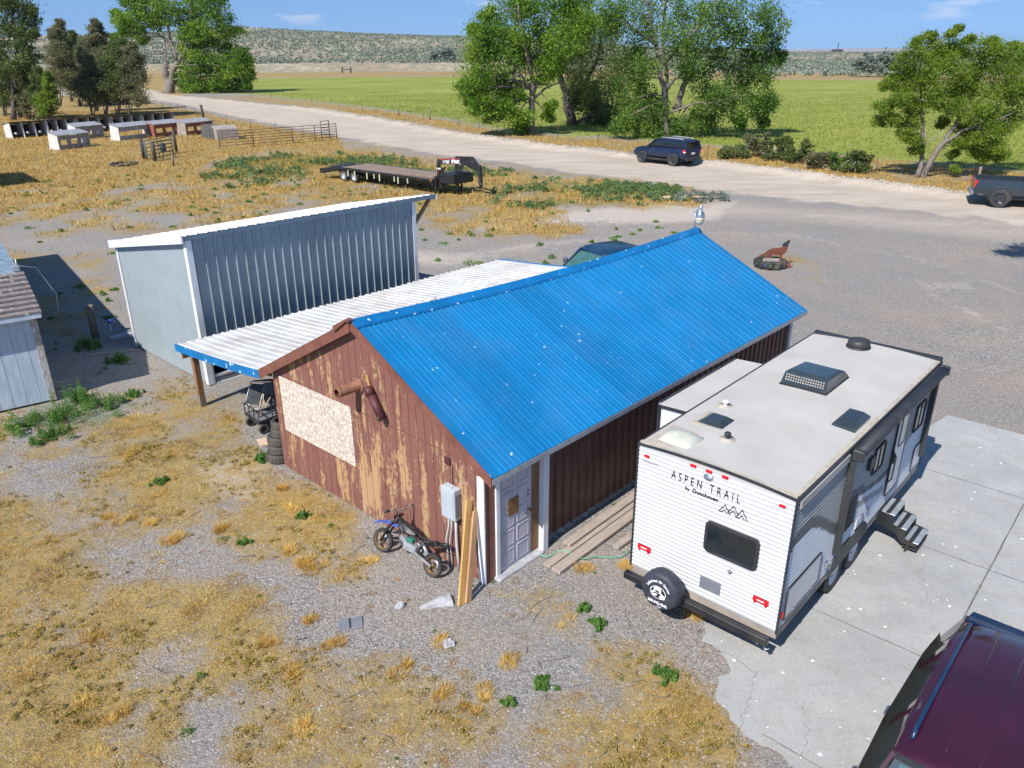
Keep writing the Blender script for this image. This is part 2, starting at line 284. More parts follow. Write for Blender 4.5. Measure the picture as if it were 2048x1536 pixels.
# ------------------------------------------------------------------ mesh builder
I4 = Matrix.Identity(4)
class MB:
    def __init__(s): s.v = []; s.f = []; s.m = []; s.sm = []
    def add(s, vs, fs, mi=0, T=None, sm=False):
        o = len(s.v)
        for p in vs: s.v.append(tuple(T @ Vector(p)) if T is not None else tuple(p))
        for f in fs: s.f.append([o+i for i in f]); s.m.append(mi); s.sm.append(sm)
        return s
    def box(s, x0, x1, y0, y1, z0, z1, mi=0, T=None, b=0.):
        if b <= 0:
            vs = [(x, y, z) for z in (z0, z1) for y in (y0, y1) for x in (x0, x1)]
            return s.add(vs, [(0, 2, 3, 1), (4, 5, 7, 6), (0, 1, 5, 4), (2, 6, 7, 3), (0, 4, 6, 2), (1, 3, 7, 5)], mi, T)
        rings = []
        for z, i in ((z0, b), (z0+b, 0), (z1-b, 0), (z1, b)):
            X0, X1, Y0, Y1 = x0+i, x1-i, y0+i, y1-i; c = b
            rings.append([(X0+c, Y0, z), (X1-c, Y0, z), (X1, Y0+c, z), (X1, Y1-c, z), (X1-c, Y1, z), (X0+c, Y1, z), (X0, Y1-c, z), (X0, Y0+c, z)])
        return s.loft(rings, mi, T, caps=True)
    def loft(s, rings, mi=0, T=None, caps=True, closed=True, sm=False, mfun=None):
        n = len(rings[0]); vs = [p for r in rings for p in r]; o = len(s.v)
        s.add(vs, [], mi, T)
        for k in range(len(rings)-1):
            for i in range(n if closed else n-1):
                j = (i+1) % n; s.f.append([o+k*n+i, o+k*n+j, o+(k+1)*n+j, o+(k+1)*n+i]); s.m.append(mfun(k, i) if mfun else mi); s.sm.append(sm)
        if caps:
            s.f.append([o+i for i in range(n)][::-1]); s.m.append(mi); s.sm.append(False)
            s.f.append([o+(len(rings)-1)*n+i for i in range(n)]); s.m.append(mi); s.sm.append(False)
        return s
    def tube(s, pts, r, n=8, mi=0, T=None, caps=True, sm=True):
        pts = [Vector(p) for p in pts]; rs = r if isinstance(r, (list, tuple)) else [r]*len(pts); rings = []
        a = None
        for i, p in enumerate(pts):
            d = (pts[min(i+1, len(pts)-1)]-pts[max(i-1, 0)]).normalized()
            if a is None: a = d.orthogonal().normalized()
            else: a = (a-d*a.dot(d)); a = a.normalized() if a.length > 1e-6 else d.orthogonal().normalized()
            b = d.cross(a)
            rings.append([p+(a*math.cos(2*math.pi*k/n)+b*math.sin(2*math.pi*k/n))*rs[i] for k in range(n)])
        return s.loft(rings, mi, T, caps, sm=sm)
    def bar(s, p0, p1, wd, h, mi=0, up=(0, 0, 1), T=None):
        p0 = Vector(p0); p1 = Vector(p1); d = (p1-p0).normalized(); up = Vector(up); x = d.cross(up)
        if x.length < 1e-4: x = d.orthogonal()
        x.normalize(); y = x.cross(d)
        rings = [[p+x*(sx*wd/2)+y*(sy*h/2) for sx, sy in ((-1, -1), (1, -1), (1, 1), (-1, 1))] for p in (p0, p1)]
        return s.loft(rings, mi, T)
    def lathe(s, prof, n=24, axis='Z', mi=0, T=None, caps=True, sm=True, mfun=None):
        rings = []
        for r_, h in prof:
            ring = []
            for k in range(n):
                c, sn = math.cos(2*math.pi*k/n)*r_, math.sin(2*math.pi*k/n)*r_
                ring.append({'Z': (c, sn, h), 'Y': (sn, h, c), 'X': (h, c, sn)}[axis])
            rings.append(ring)
        return s.loft(rings, mi, T, caps, sm=sm, mfun=mfun)
    def poly(s, pts, thick, mi=0, T=None, axis='Y'):
        """extrude a 2-D outline (x, z) along y (or (x,y) along z)"""
        if axis == 'Y': a = [(x, -thick/2, z) for x, z in pts]; b = [(x, thick/2, z) for x, z in pts]
        elif axis == 'X': a = [(-thick/2, x, z) for x, z in pts]; b = [(thick/2, x, z) for x, z in pts]
        else: a = [(x, y, -thick/2) for x, y in pts]; b = [(x, y, thick/2) for x, y in pts]
        return s.loft([a, b], mi, T)
    def build(s, name, mats, parent=None, bevel=0., T=None, smooth=None, fix=True):
        me = bpy.data.meshes.new(name); me.from_pydata(s.v, [], s.f)
        mats = mats if isinstance(mats, (list, tuple)) else [mats]
        for m in mats: me.materials.append(M[m] if isinstance(m, str) else m)
        me.polygons.foreach_set('material_index', s.m)
        me.polygons.foreach_set('use_smooth', s.sm if smooth is None else [smooth]*len(s.f)); me.update()
        if fix:
            import bmesh
            bm = bmesh.new(); bm.from_mesh(me); bmesh.ops.recalc_face_normals(bm, faces=bm.faces); bm.to_mesh(me); bm.free()
        o = bpy.data.objects.new(name, me); sc.collection.objects.link(o)
        if parent is not None: o.parent = parent
        if T is not None: o.matrix_local = T
        if bevel:
            b = o.modifiers.new('bevel', 'BEVEL'); b.width = bevel; b.segments = 2; b.limit_method = 'ANGLE'; b.angle_limit = R(40)
        return o
def tag(o, label=None, cat=None, group=None, kind=None):
    if label: o['label'] = label
    if cat: o['category'] = cat
    if group: o['group'] = group
    if kind: o['kind'] = kind
    return o
def thing(name, label, cat, loc=(0, 0, 0), rz=0., group=None, T=None):
    o = bpy.data.objects.new(name, None); sc.collection.objects.link(o); o.empty_display_size = .3
    if T is not None: o.matrix_world = T
    else: o.location = loc; o.rotation_euler = (0, 0, rz)
    return tag(o, label, cat, group)
def copy_tree(o, parent=None):
    c = o.copy(); sc.collection.objects.link(c); c.parent = parent
    for ch in list(o.children): copy_tree(ch, c)
    return c
def ribbed(mb, O, du, dv, Wd, Ln, pitch, rh, rw, nrm, seg=1, f=None, mi=0, start=0.):
    """metal sheet whose ribs run along dv; profile across du"""
    O = Vector(O); du = Vector(du); dv = Vector(dv); nrm = Vector(nrm); prof = [(0, 0)]; x = start
    while x < Wd-rw:
        if x > 0: prof.append((x, 0))
        prof += [(x+rw*.22, rh), (x+rw*.78, rh), (x+rw, 0)]
        x += pitch
    prof.append((Wd, 0)); rings = []
    for k in range(seg+1):
        t = Ln*k/seg
        rings.append([O+du*a+dv*t+nrm*h+(f(a, t) if f else Vector()) for a, h in prof])
    mb.loft(rings, mi, caps=False, closed=False)
def text(items, name, mat, parent):
    """items: (string, size, matrix, x stretch, letter spacing, boldness); all of them end up in one lettering mesh"""
    mb = MB()
    for s, size, T, xs, space, bold in items:
        c = bpy.data.curves.new('tmp', 'FONT'); c.body = s; c.size = size; c.align_x = 'CENTER'; c.align_y = 'CENTER'; c.extrude = .002; c.space_character = space; c.offset = bold; c.resolution_u = 3
        o = bpy.data.objects.new('tmp', c); sc.collection.objects.link(o); bpy.context.view_layer.update()
        me = bpy.data.meshes.new_from_object(o.evaluated_get(bpy.context.evaluated_depsgraph_get()))
        mb.add([v.co for v in me.vertices], [list(p.vertices) for p in me.polygons], 0, T @ Matrix.Diagonal((xs, 1, 1, 1)))
        bpy.data.objects.remove(o); bpy.data.curves.remove(c); bpy.data.meshes.remove(me)
    return mb.build(name, mat, parent, fix=False)
def frame(O, x, y, z):
    return Matrix(((x[0], y[0], z[0], O[0]), (x[1], y[1], z[1], O[1]), (x[2], y[2], z[2], O[2]), (0, 0, 0, 1)))
# ------------------------------------------------------------------ building frames
B_O = Vector((-4.941, 14.883, 0)); B_YAW = -.746; B_W, B_L, B_ZE, B_ZR, B_ZR2, B_E = 6.115, 11.292, 2.188, 3.983, 3.80, .286
R_O = Vector((1.923, 10.459, 0)); R_YAW = -.729; R_W, R_L, R_ZB, R_ZT = 2.44, 6.6, .62, 2.82
S_O = Vector((-11.481, 22.409, 0)); S_YAW = -.746; S_W, S_L, S_HF, S_HB = 4.524, 7.49, 4.03, 3.23
def loc2(P, O, yaw):
    P = np.asarray(P, float); x = P[..., 0]-O[0]; y = P[..., 1]-O[1]; c, s = math.cos(yaw), math.sin(yaw)
    return x*c+y*s, -x*s+y*c

# ------------------------------------------------------------------ numpy noise and picture-shaped regions of the ground
def vnoise(x, y, wl, seed=0):
    x = np.asarray(x, float)/wl+seed*17.3; y = np.asarray(y, float)/wl-seed*9.1
    xi = np.floor(x).astype(np.int64); yi = np.floor(y).astype(np.int64); fx = x-xi; fy = y-yi; fx = fx*fx*(3-2*fx); fy = fy*fy*(3-2*fy)
    def h(a, b):
        n = (a*374761393+b*668265263+seed*69069) & 0xffffffff; n = ((n ^ (n >> 13))*1274126177) & 0xffffffff; return ((n ^ (n >> 16)) & 0xffff)/65535.
    return (h(xi, yi)*(1-fx)+h(xi+1, yi)*fx)*(1-fy)+(h(xi, yi+1)*(1-fx)+h(xi+1, yi+1)*fx)*fy
def fbm(x, y, wl, seed=0, o=4): return sum(vnoise(x, y, wl/2**k, seed+k)*.5**k for k in range(o))/sum(.5**k for k in range(o))
def sdist(u, v, poly):
    """signed distance (inside > 0) to a polygon"""
    P = np.array(poly, float); inside = np.zeros(len(u), bool); d = np.full(len(u), 1e9)
    for i in range(len(P)):
        a, b = P[i], P[(i+1) % len(P)]; ab = b-a; t = np.clip(((u-a[0])*ab[0]+(v-a[1])*ab[1])/(ab@ab+1e-9), 0, 1)
        d = np.minimum(d, np.hypot(u-a[0]-t*ab[0], v-a[1]-t*ab[1]))
        c = ((a[1] > v) != (b[1] > v)) & (u < (b[0]-a[0])*(v-a[1])/(b[1]-a[1]+1e-12)+a[0]); inside ^= c
    return np.where(inside, d, -d)
def sd_w(x, y, poly_px):                                   # the same in metres, outline given where the photo shows it
    return sdist(x, y, [tuple(G(*p))[:2] for p in poly_px])
sst = lambda a, b, x: (lambda t: t*t*(3-2*t))(np.clip((x-a)/(b-a), 0, 1))
ROAD = [(60, 160), (200, 170), (300, 172), (350, 186), (440, 196), (520, 205), (640, 218), (760, 238), (850, 255), (900, 266), (1000, 280), (1080, 294), (1200, 306), (1280, 318), (1400, 329), (1480, 339), (1600, 355), (1720, 372), (1800, 384), (1960, 405), (2200, 430), (2600, 480),
        (2600, 540), (2200, 480), (1850, 430), (1560, 402), (1420, 383), (1280, 362), (1130, 343), (1000, 322), (860, 303), (760, 286), (680, 268), (560, 246), (440, 222), (380, 205), (310, 194), (200, 190), (60, 178)]
ROAD_TOP = ROAD[3:21]
FIELD = [(505, 152), (700, 152), (950, 153), (1250, 158), (1545, 163), (2048, 172), (2600, 182), (2600, 420), (2048, 352), (1800, 325), (1400, 290), (1100, 268), (1000, 259), (900, 238), (760, 214), (640, 199), (530, 186), (400, 176), (360, 172), (420, 158)]
DRY = [(1.0, 14, [(-900, 150), (60, 152), (300, 160), (330, 186), (290, 196), (400, 218), (440, 228), (560, 252), (680, 272), (700, 300), (560, 296), (430, 318), (380, 352), (200, 385), (0, 395), (-900, 420)]),
       (.80, 40, [(-900, 370), (0, 380), (300, 360), (560, 285), (700, 282), (860, 312), (1000, 333), (1150, 352), (1400, 372), (1440, 395), (1380, 415), (1150, 425), (1180, 470), (900, 490), (820, 420), (600, 415), (400, 440), (200, 425), (0, 440), (-900, 440)]),
       (.5, 60, [(-900, 390), (0, 395), (300, 372), (640, 350), (860, 365), (1000, 380), (1150, 420), (1180, 470), (900, 500), (820, 460), (600, 450), (400, 470), (200, 480), (0, 500), (-900, 500)]),
       (.86, 12, [(300, 190), (400, 190), (520, 188), (640, 200), (760, 216), (900, 240), (1000, 261), (1100, 270), (1400, 292), (1800, 327), (2048, 354), (2600, 424), (2600, 480), (2048, 408), (1800, 380), (1480, 335), (1200, 302), (1000, 276), (760, 234), (640, 214), (440, 192)]),
       (.40, 60, [(-900, 470), (0, 470), (250, 470), (245, 640), (200, 690), (0, 700), (-900, 700)]),
       (1.0, 80, [(-900, 800), (0, 830), (120, 810), (260, 790), (420, 860), (400, 930), (480, 1000), (350, 1100), (520, 1160), (640, 1200), (520, 1330), (380, 1400), (320, 1536), (200, 1900), (-900, 1900)]),
       (.6, 60, [(300, 740), (480, 790), (520, 900), (700, 1010), (740, 1160), (560, 1200), (420, 1100), (330, 900)]),
       (.55, 60, [(980, 1180), (1100, 1150), (1180, 1250), (1330, 1290), (1430, 1400), (1500, 1536), (1350, 1700), (960, 1700), (1050, 1400), (1150, 1320)]),
       (.45, 60, [(480, 1240), (700, 1300), (1000, 1240), (1050, 1400), (900, 1700), (400, 1700)]),
       (.45, 20, [(1540, 500), (1650, 530), (1640, 565), (1540, 560)]),
       (1., 8, [(250, 118), (520, 135), (510, 153), (400, 172), (360, 190), (300, 182), (250, 170)]),
       (.9, 8, [(-3000, 128), (500, 140), (950, 140), (1545, 150), (2048, 160), (3000, 170), (3000, 176), (2048, 172), (1545, 163), (950, 153), (500, 152), (-3000, 152)])]
GREEN = [(.5, 25, [(390, 345), (470, 300), (620, 292), (700, 296), (900, 322), (1130, 350), (1280, 362), (1380, 385), (1400, 410), (1250, 415), (1080, 420), (960, 415), (980, 380), (860, 360), (640, 355), (520, 372), (420, 380)]),
         (.5, 15, [(700, 300), (1180, 345), (1220, 362), (1000, 352), (760, 325)]),
         (.5, 20, [(40, 800), (220, 770), (290, 800), (200, 860), (30, 860)])]
SANDP = [(.8, 30, [(1050, 420), (1250, 415), (1480, 405), (1440, 440), (1180, 450), (1000, 470), (900, 450)]),
         (.75, 8, [(300, 378), (350, 376), (378, 384), (350, 392), (305, 388)]), (.7, 6, [(182, 336), (215, 334), (230, 342), (190, 346)]),
         (.45, 40, [(380, 920), (520, 900), (560, 960), (500, 1010), (420, 980)]),
         (.31, 16, [(1250, 455), (1600, 470), (1850, 520), (2200, 640), (2200, 660), (1850, 536), (1600, 484), (1250, 466)]), (.29, 14, [(1230, 478), (1560, 492), (1780, 548), (2150, 720), (2150, 745), (1780, 562), (1560, 503), (1230, 488)]),
         (.45, 30, [(860, 505), (1100, 480), (1250, 470), (1250, 482), (1100, 495), (900, 530)]), (.4, 60, [(1820, 560), (1950, 560), (1960, 610), (1840, 600)]), (.42, 30, [(640, 480), (900, 500), (1120, 500), (900, 540), (640, 520), (300, 480), (300, 465)])]
def region(u, v, table):
    t = np.zeros(len(u))
    for wgt, soft, poly in table:
        sd = sdist(u, v, poly); t = np.maximum(t, wgt*np.clip(.5+sd/soft, 0, 1))
    return t
def weights(x, y):
    u, v = PX(np.stack([x, y], 1)); u = np.clip(u, -4000, 6000); v = np.clip(v, 0, 3000)
    far = sst(30, 80, y)
    big = fbm(x, y, 3.2, 3)-.5; mid = fbm(x, y, 1.1, 11)-.5
    dry = region(u, v, DRY)*np.where(y < 32, .86, 1.)+.08*(y < 30); dry = dry+(big*1.5+mid*1.3)*(1-.6*far)*(.25+dry)
    gr = region(u, v, GREEN); gr = gr+((fbm(x, y, 6, 21)-.5)*2.2+(fbm(x, y, 1.6, 25)-.5)*.9)*gr
    sand = region(u, v, SANDP)+.06; sand = sand+(fbm(x, y, 5, 31)-.5)*.9*(.2+sand)
    return np.clip(dry, 0, 1), np.clip(gr, 0, 1), np.clip(sand, 0, 1)
# skyline of the sagebrush hill as heights at 950 m
SKU = np.array([-3000, -400, 0, 280, 400, 480, 560, 700, 850, 950, 1250, 1580, 1780, 2048, 5000.]); SKV = np.array([60, 70, 76, 74, 67, 63, 65, 73, 78, 80, 96, 108, 109, 109, 109.])
def height(x, y):
    u = 1024+F_PX*x/(np.maximum(y, 1)*math.cos(PITCH)); top = np.interp(u, SKU, SKV)
    zt = CAM_H+(106.5-top)/F_PX*950/math.cos(PITCH)**0; left = sst(1500, 900, u)
    h = zt*.12*sst(300, 420, y)*(1-left)+left*3.6*sst(400, 424, y)
    h = h+(zt-np.where(left > .5, 3.6, .12*zt)*1.0)*sst(430, 950, y)**1.2
    h = h+sst(440, 520, y)*(fbm(x, y, 120, 5)-.5)*7*sst(0, 1, h/14+.2)*(1-sst(800, 950, y)*.75)
    h = h*(1-sst(1500, 2500, y)*.5)
    near = (1-sst(60, 200, y)); h = h+near*((fbm(x, y, 2.5, 41)-.5)*.05+(fbm(x, y, .9, 47)-.5)*.02)
    P = [tuple(G(*p))[:2] for p in ROAD_TOP]; d = np.full(x.shape, 1e9); m = (y > 35) & (y < 260) & (abs(x) < 140)
    dd = np.full(m.sum(), 1e9); xx, yy = x[m], y[m]
    for a, b in zip(P, P[1:]):
        a = np.array(a); b = np.array(b); ab = b-a; t = np.clip(((xx-a[0])*ab[0]+(yy-a[1])*ab[1])/(ab@ab), 0, 1); dd = np.minimum(dd, np.hypot(xx-a[0]-t*ab[0], yy-a[1]-t*ab[1]))
    d[m] = dd
    h = h+np.exp(-(d/.8)**2)*(.18+.32*fbm(x, y, 2.2, 51))*(1+.5*(fbm(x, y, .6, 53)-.5))
    # flat where the concrete and the buildings stand
    return h
PAD = [G(*p) for p in [(1885, 838), (2048, 880)]]
pad_px = [(1895, 838), (2048, 879), (2700, 1035), (3000, 1600), (2500, 2200), (1700, 1800), (1655, 1600), (1600, 1545), (1560, 1520), (1500, 1490), (1440, 1440), (1415, 1385), (1450, 1330), (1400, 1280), (1420, 1245), (1445, 1215), (1470, 1150), (1640, 990)]
PADW = [(p.x, p.y) for p in (G(*q) for q in pad_px)]
def flatten(x, y, h):
    for O, yaw, x0, x1, y0, y1 in ((B_O, B_YAW, -4.6, 6.6, -.5, 12), (S_O, S_YAW, -.3, 5, -.3, 8)):
        a, b = loc2(np.stack([x, y], -1), O, yaw); m = (a > x0) & (a < x1) & (b > y0) & (b < y1); h = np.where(m, np.minimum(h*.0, 0), h)
    pd = sdist(x, y, PADW); return np.where(pd > -.25, np.minimum(h, 0)-.03*(pd > .4), h)
def axis(segs):
    out = []; 
    for a, b, s0, s1 in segs:
        x = a
        while x < b-1e-6:
            out.append(x); x += s0+(s1-s0)*(x-a)/(b-a)
    out.append(segs[-1][1]); return np.array(out)
YS = axis([(-25, 3, 2, 1), (3, 26, .16, .22), (26, 110, .25, .9), (110, 300, .9, 4), (300, 460, 4, 4), (460, 1100, 6, 14), (1100, 9500, 60, 500)])
xp = axis([(0, 14, .16, .18), (14, 34, .2, .5), (34, 120, .6, 3), (120, 600, 4, 14), (600, 9000, 60, 700)]); XS = np.concatenate([-xp[:0:-1], xp])
GX, GY = np.meshgrid(XS, YS); gx, gy = GX.ravel(), GY.ravel(); gz = flatten(gx, gy, height(gx, gy))
wd, wg, ws = weights(gx, gy)
nx, ny = len(XS), len(YS)
ci = (np.arange(ny-1)[:, None]*nx+np.arange(nx-1)[None, :]).ravel(); quads = np.stack([ci, ci+1, ci+nx+1, ci+nx], 1)
cx = gx[quads].mean(1); cy = gy[quads].mean(1)
jit = (fbm(cx, cy, 1.5, 61)-.5)*1.4
m_road = sd_w(cx, cy, ROAD)+jit > 0; m_field = (sd_w(cx, cy, FIELD)+jit > 0) & ~m_road; m_hill = (cy > 385) & ~m_field & ~m_road
m_field &= cy < 440
zone = np.where(m_road, 1, np.where(m_field, 2, np.where(m_hill, 3, 0)))
fr = sst(-1.2, 1.2, sd_w(gx, gy, ROAD)+(fbm(gx, gy, 1.6, 71)-.5)*2.4); ff = sst(-2, 2, sd_w(gx, gy, FIELD)+(fbm(gx, gy, 5, 73)-.5)*5)
fh = sst(370, 430, gy)*(1-ff)
# the rutted far edge of the yard fades from road colour to gravel
u_, v_ = PX(np.stack([gx, gy], 1)); fr = np.maximum(fr, region(u_, v_, [(.55, 40, [(1400, 400), (1700, 420), (2100, 450), (2600, 520), (2600, 620), (2048, 500), (1600, 450), (1380, 440)])])*(gy > 20))

def ground_material():
    m, nt, p = new_mat('yard_ground')
    def attr(n): a = N(nt, 'ShaderNodeAttribute', attribute_name=n); return a.outputs['Fac']
    geo = N(nt, 'ShaderNodeNewGeometry'); pos = geo.outputs['Position']
    def noise(s, d=5, r=.6, st=None):
        n = N(nt, 'ShaderNodeTexNoise'); n.inputs['Scale'].default_value = s; n.inputs['Detail'].default_value = d; n.inputs['Roughness'].default_value = r
        if st:
            mp = N(nt, 'ShaderNodeMapping'); mp.inputs['Scale'].default_value = st; link(nt, pos, mp.inputs[0]); link(nt, mp.outputs[0], n.inputs[0])
        else: link(nt, pos, n.inputs[0])
        return n.outputs[0]
    def mth(op, *a):
        n = N(nt, 'ShaderNodeMath', operation=op)
        for i, s in enumerate(a):
            if isinstance(s, (int, float)): n.inputs[i].default_value = s
            else: link(nt, s, n.inputs[i])
        return n.outputs[0]
    def mr(x, a, b, c=0., d=1.):
        n = N(nt, 'ShaderNodeMapRange'); link(nt, x, n.inputs[0])
        for i, k in enumerate((a, b, c, d)): n.inputs[i+1].default_value = k
        return n.outputs[0]
    def mix(f, a, b):
        n = N(nt, 'ShaderNodeMix', data_type='RGBA')
        for i, s in ((0, f), (6, a), (7, b)):
            if isinstance(s, tuple): n.inputs[i].default_value = (*s, 1)
            elif isinstance(s, (int, float)): n.inputs[i].default_value = s
            else: link(nt, s, n.inputs[i])
        return n.outputs[2]
    vor = N(nt, 'ShaderNodeTexVoronoi'); vor.inputs['Scale'].default_value = 38; link(nt, pos, vor.inputs['Vector'])
    sepc = N(nt, 'ShaderNodeSeparateColor'); link(nt, vor.outputs['Color'], sepc.inputs[0])
    vor2 = N(nt, 'ShaderNodeTexVoronoi'); vor2.inputs['Scale'].default_value = 9; link(nt, pos, vor2.inputs['Vector']); sep2 = N(nt, 'ShaderNodeSeparateColor'); link(nt, vor2.outputs['Color'], sep2.inputs[0])
    grav = mix(mr(sepc.outputs[0], .05, .95), (.12, .11, .105), (.41, .385, .36))
    grav = mix(mr(noise(.5, 6), .38, .62, 0, .7), grav, mix(mr(sepc.outputs[1], 0, 1), (.20, .16, .125), (.46, .385, .32)))      # tan fines between the stones
    grav = mix(mr(noise(.16, 5), .35, .65, 0, .45), grav, (.215, .215, .215))
    grav = mix(mth('MULTIPLY', mth('MULTIPLY', mr(sep2.outputs[1], .9, .92), mr(vor2.outputs['Distance'], .05, .02)), .0), grav, (.55, .52, .48))
    sand = mix(noise(3, 8, .7), (.40, .335, .28), (.58, .51, .45))
    c = mix(mr(mth('ADD', attr('sand'), mth('MULTIPLY', mth('SUBTRACT', noise(2.5, 8), .5), .6)), .3, .6, 0, .9), grav, sand)
    road = mix(mr(noise(.5, 9, .7, (.35, 1.3, 1)), .35, .65), (.385, .32, .255), (.535, .46, .38)); road = mix(mr(sep2.outputs[0], .75, .95, 0, .35), road, (.56, .5, .44))
    dryc = mix(mr(noise(7, 7, .75), .3, .7), (.13, .09, .035), (.52, .34, .09)); dryc = mix(mr(noise(.25, 5), .35, .65), dryc, mix(mr(noise(16, 6, .8), .35, .65), (.15, .11, .045), (.53, .37, .105)))
    dm = mr(mth('ADD', attr('dry'), mth('MULTIPLY', mth('SUBTRACT', noise(5, 8, .7), .5), 1.1)), .26, .74)
    dryc = mix(mr(noise(1.7, 7, .75), .52, .66, 0, .7), dryc, (.16, .12, .065))
    c = mix(mth('MULTIPLY', dm, .85), c, dryc)
    grc = mix(mr(noise(4, 6, .7), .3, .7), (.045, .085, .03), (.15, .19, .06))
    gm = mr(mth('ADD', attr('green'), mth('MULTIPLY', mth('SUBTRACT', noise(3, 8, .7), .5), .9)), .42, .66)
    c = mix(mth('MULTIPLY', gm, .8), c, grc)
    c = mix(mr(mth('ADD', attr('road'), mth('MULTIPLY', mth('SUBTRACT', noise(3, 8, .7), .5), .5)), .25, .75), c, road)
    fld = mix(mr(noise(.08, 6, .65, (.5, 1.4, 1)), .36, .64), (.21, .235, .04), (.315, .325, .085)); fld = mix(mr(noise(1.6, 6, .7, (.5, 1.6, 1)), .35, .7, 0, .6), fld, (.13, .20, .02)); fld = mix(mr(noise(.035, 4), .5, .7, 0, .45), fld, (.36, .35, .10))
    c = mix(attr('field'), c, fld)
    hl = mix(mr(noise(.02, 6), .4, .6), (.46, .37, .26), (.34, .25, .18)); hl = mix(mr(noise(.22, 7, .75),   .42, .56, .0, .85), hl, mix(noise(.6, 5), (.11, .14, .095), (.22, .24, .17)))
    c = mix(attr('hill'), c, hl)
    link(nt, c, p.inputs['Base Color']); p.inputs['Roughness'].default_value = .95; p.inputs['Specular IOR Level'].default_value = .15
    b = N(nt, 'ShaderNodeBump'); b.inputs['Strength'].default_value = .9; b.inputs['Distance'].default_value = .012
    link(nt, mth('ADD', mth('MULTIPLY', vor.outputs['Distance'], -1.0), mth('MULTIPLY', noise(14, 6, .8), 2.0)), b.inputs['Height']); link(nt, b.outputs[0], p.inputs['Normal'])
    return m
M['ground'] = ground_material()
def mesh_np(name, V, Fq, mat, attrs=None, smooth=False, mi=None):
    me = bpy.data.meshes.new(name); n = Fq.shape[1]
    me.vertices.add(len(V)); me.vertices.foreach_set('co', np.ascontiguousarray(V, np.float32).ravel())
    me.loops.add(Fq.size); me.loops.foreach_set('vertex_index', np.ascontiguousarray(Fq, np.int32).ravel())
    me.polygons.add(len(Fq)); me.polygons.foreach_set('loop_start', np.arange(0, Fq.size, n, dtype=np.int32))
    try: me.polygons.foreach_set('loop_total', np.full(len(Fq), n, np.int32))
    except Exception: pass
    mats = mat if isinstance(mat, (list, tuple)) else [mat]
    for k in mats: me.materials.append(M[k] if isinstance(k, str) else k)
    if mi is not None: me.polygons.foreach_set('material_index', np.ascontiguousarray(mi, np.int32))
    me.polygons.foreach_set('use_smooth', np.full(len(Fq), smooth)); me.update(calc_edges=True)
    for k, a in (attrs or {}).items():
        at = me.attributes.new(k, 'FLOAT', 'POINT'); at.data.foreach_set('value', np.ascontiguousarray(a, np.float32))
    o = bpy.data.objects.new(name, me); sc.collection.objects.link(o); return o
for k, nm in ((0, 'ground'), (1, 'dirt_road'), (2, 'field'), (3, 'hills')):
    q = quads[zone == k]; used = np.unique(q); remap = np.zeros(len(gx), np.int64); remap[used] = np.arange(len(used))
    o = mesh_np(nm, np.stack([gx, gy, gz], 1)[used], remap[q], 'ground', {'dry': wd[used], 'green': wg[used], 'sand': ws[used], 'road': fr[used], 'field': ff[used], 'hill': fh[used]}, True)
    tag(o, kind='structure')
# low blue mountains on the horizon
mb = MB(); xs = np.linspace(-9000, 12000, 160); top = []
for x in xs: top.append(4+ (fbm(np.array([x]), np.array([0.]), 1500, 91)[0]*.9+.1)*52*float(sst(-1500, 2500, x)))
mb.loft([[(x, 8200, -40) for x in xs], [(x, 8300, t*.6) for x, t in zip(xs, top)], [(x, 8700, t) for x, t in zip(xs, top)], [(x, 9300, -40) for x in xs]], closed=False, caps=False)
M['far_hill'] = PM('far_hill', (.30, .25, .24), .95, var=.15, scale=.004)
tag(mb.build('distant_mountains', 'far_hill', smooth=True), kind='structure')

# ------------------------------------------------------------------ concrete pad
def pad_material():
    m, nt, p = new_mat('concrete'); tc = N(nt, 'ShaderNodeTexCoord')
    def noise(s, d=6, r=.65):
        n = N(nt, 'ShaderNodeTexNoise'); n.inputs['Scale'].default_value = s; n.inputs['Detail'].default_value = d; n.inputs['Roughness'].default_value = r; link(nt, tc.outputs['Object'], n.inputs[0]); return n.outputs[0]
    a = N(nt, 'ShaderNodeMapRange'); a.inputs[1].default_value = .35; a.inputs[2].default_value = .65; link(nt, noise(.6, 9), a.inputs[0])
    m1 = N(nt, 'ShaderNodeMix', data_type='RGBA'); m1.inputs[6].default_value = (.35, .355, .35, 1); m1.inputs[7].default_value = (.46, .455, .44, 1); link(nt, a.outputs[0], m1.inputs[0])
    b = N(nt, 'ShaderNodeMapRange'); b.inputs[1].default_value = .48; b.inputs[2].default_value = .72; b.inputs[4].default_value = .6; link(nt, noise(2.2, 10, .8), b.inputs[0])
    m2 = N(nt, 'ShaderNodeMix', data_type='RGBA'); m2.inputs[7].default_value = (.33, .295, .245, 1); link(nt, m1.outputs[2], m2.inputs[6]); link(nt, b.outputs[0], m2.inputs[0])
    c = N(nt, 'ShaderNodeMapRange'); c.inputs[1].default_value = .3; c.inputs[2].default_value = .7; link(nt, noise(40, 5), c.inputs[0])
    m3 = N(nt, 'ShaderNodeMix', data_type='RGBA', blend_type='MULTIPLY'); m3.inputs[0].default_value = .25; link(nt, m2.outputs[2], m3.inputs[6]); link(nt, c.outputs[0], m3.inputs[7])
    link(nt, m3.outputs[2], p.inputs['Base Color']); p.inputs['Roughness'].default_value = .85
    return speckle(speckle(m, (.75, .75, .73), 4.5, .13, .45), (.7, .7, .7), 11, .2, .12)
M['concrete'] = pad_material()
M['joint'] = PM('joint', (.13, .125, .11), .95, var=.4, scale=12)
M['crack'] = PM('crack', (.17, .165, .155), .95, var=.3, scale=12)
out_pts = []
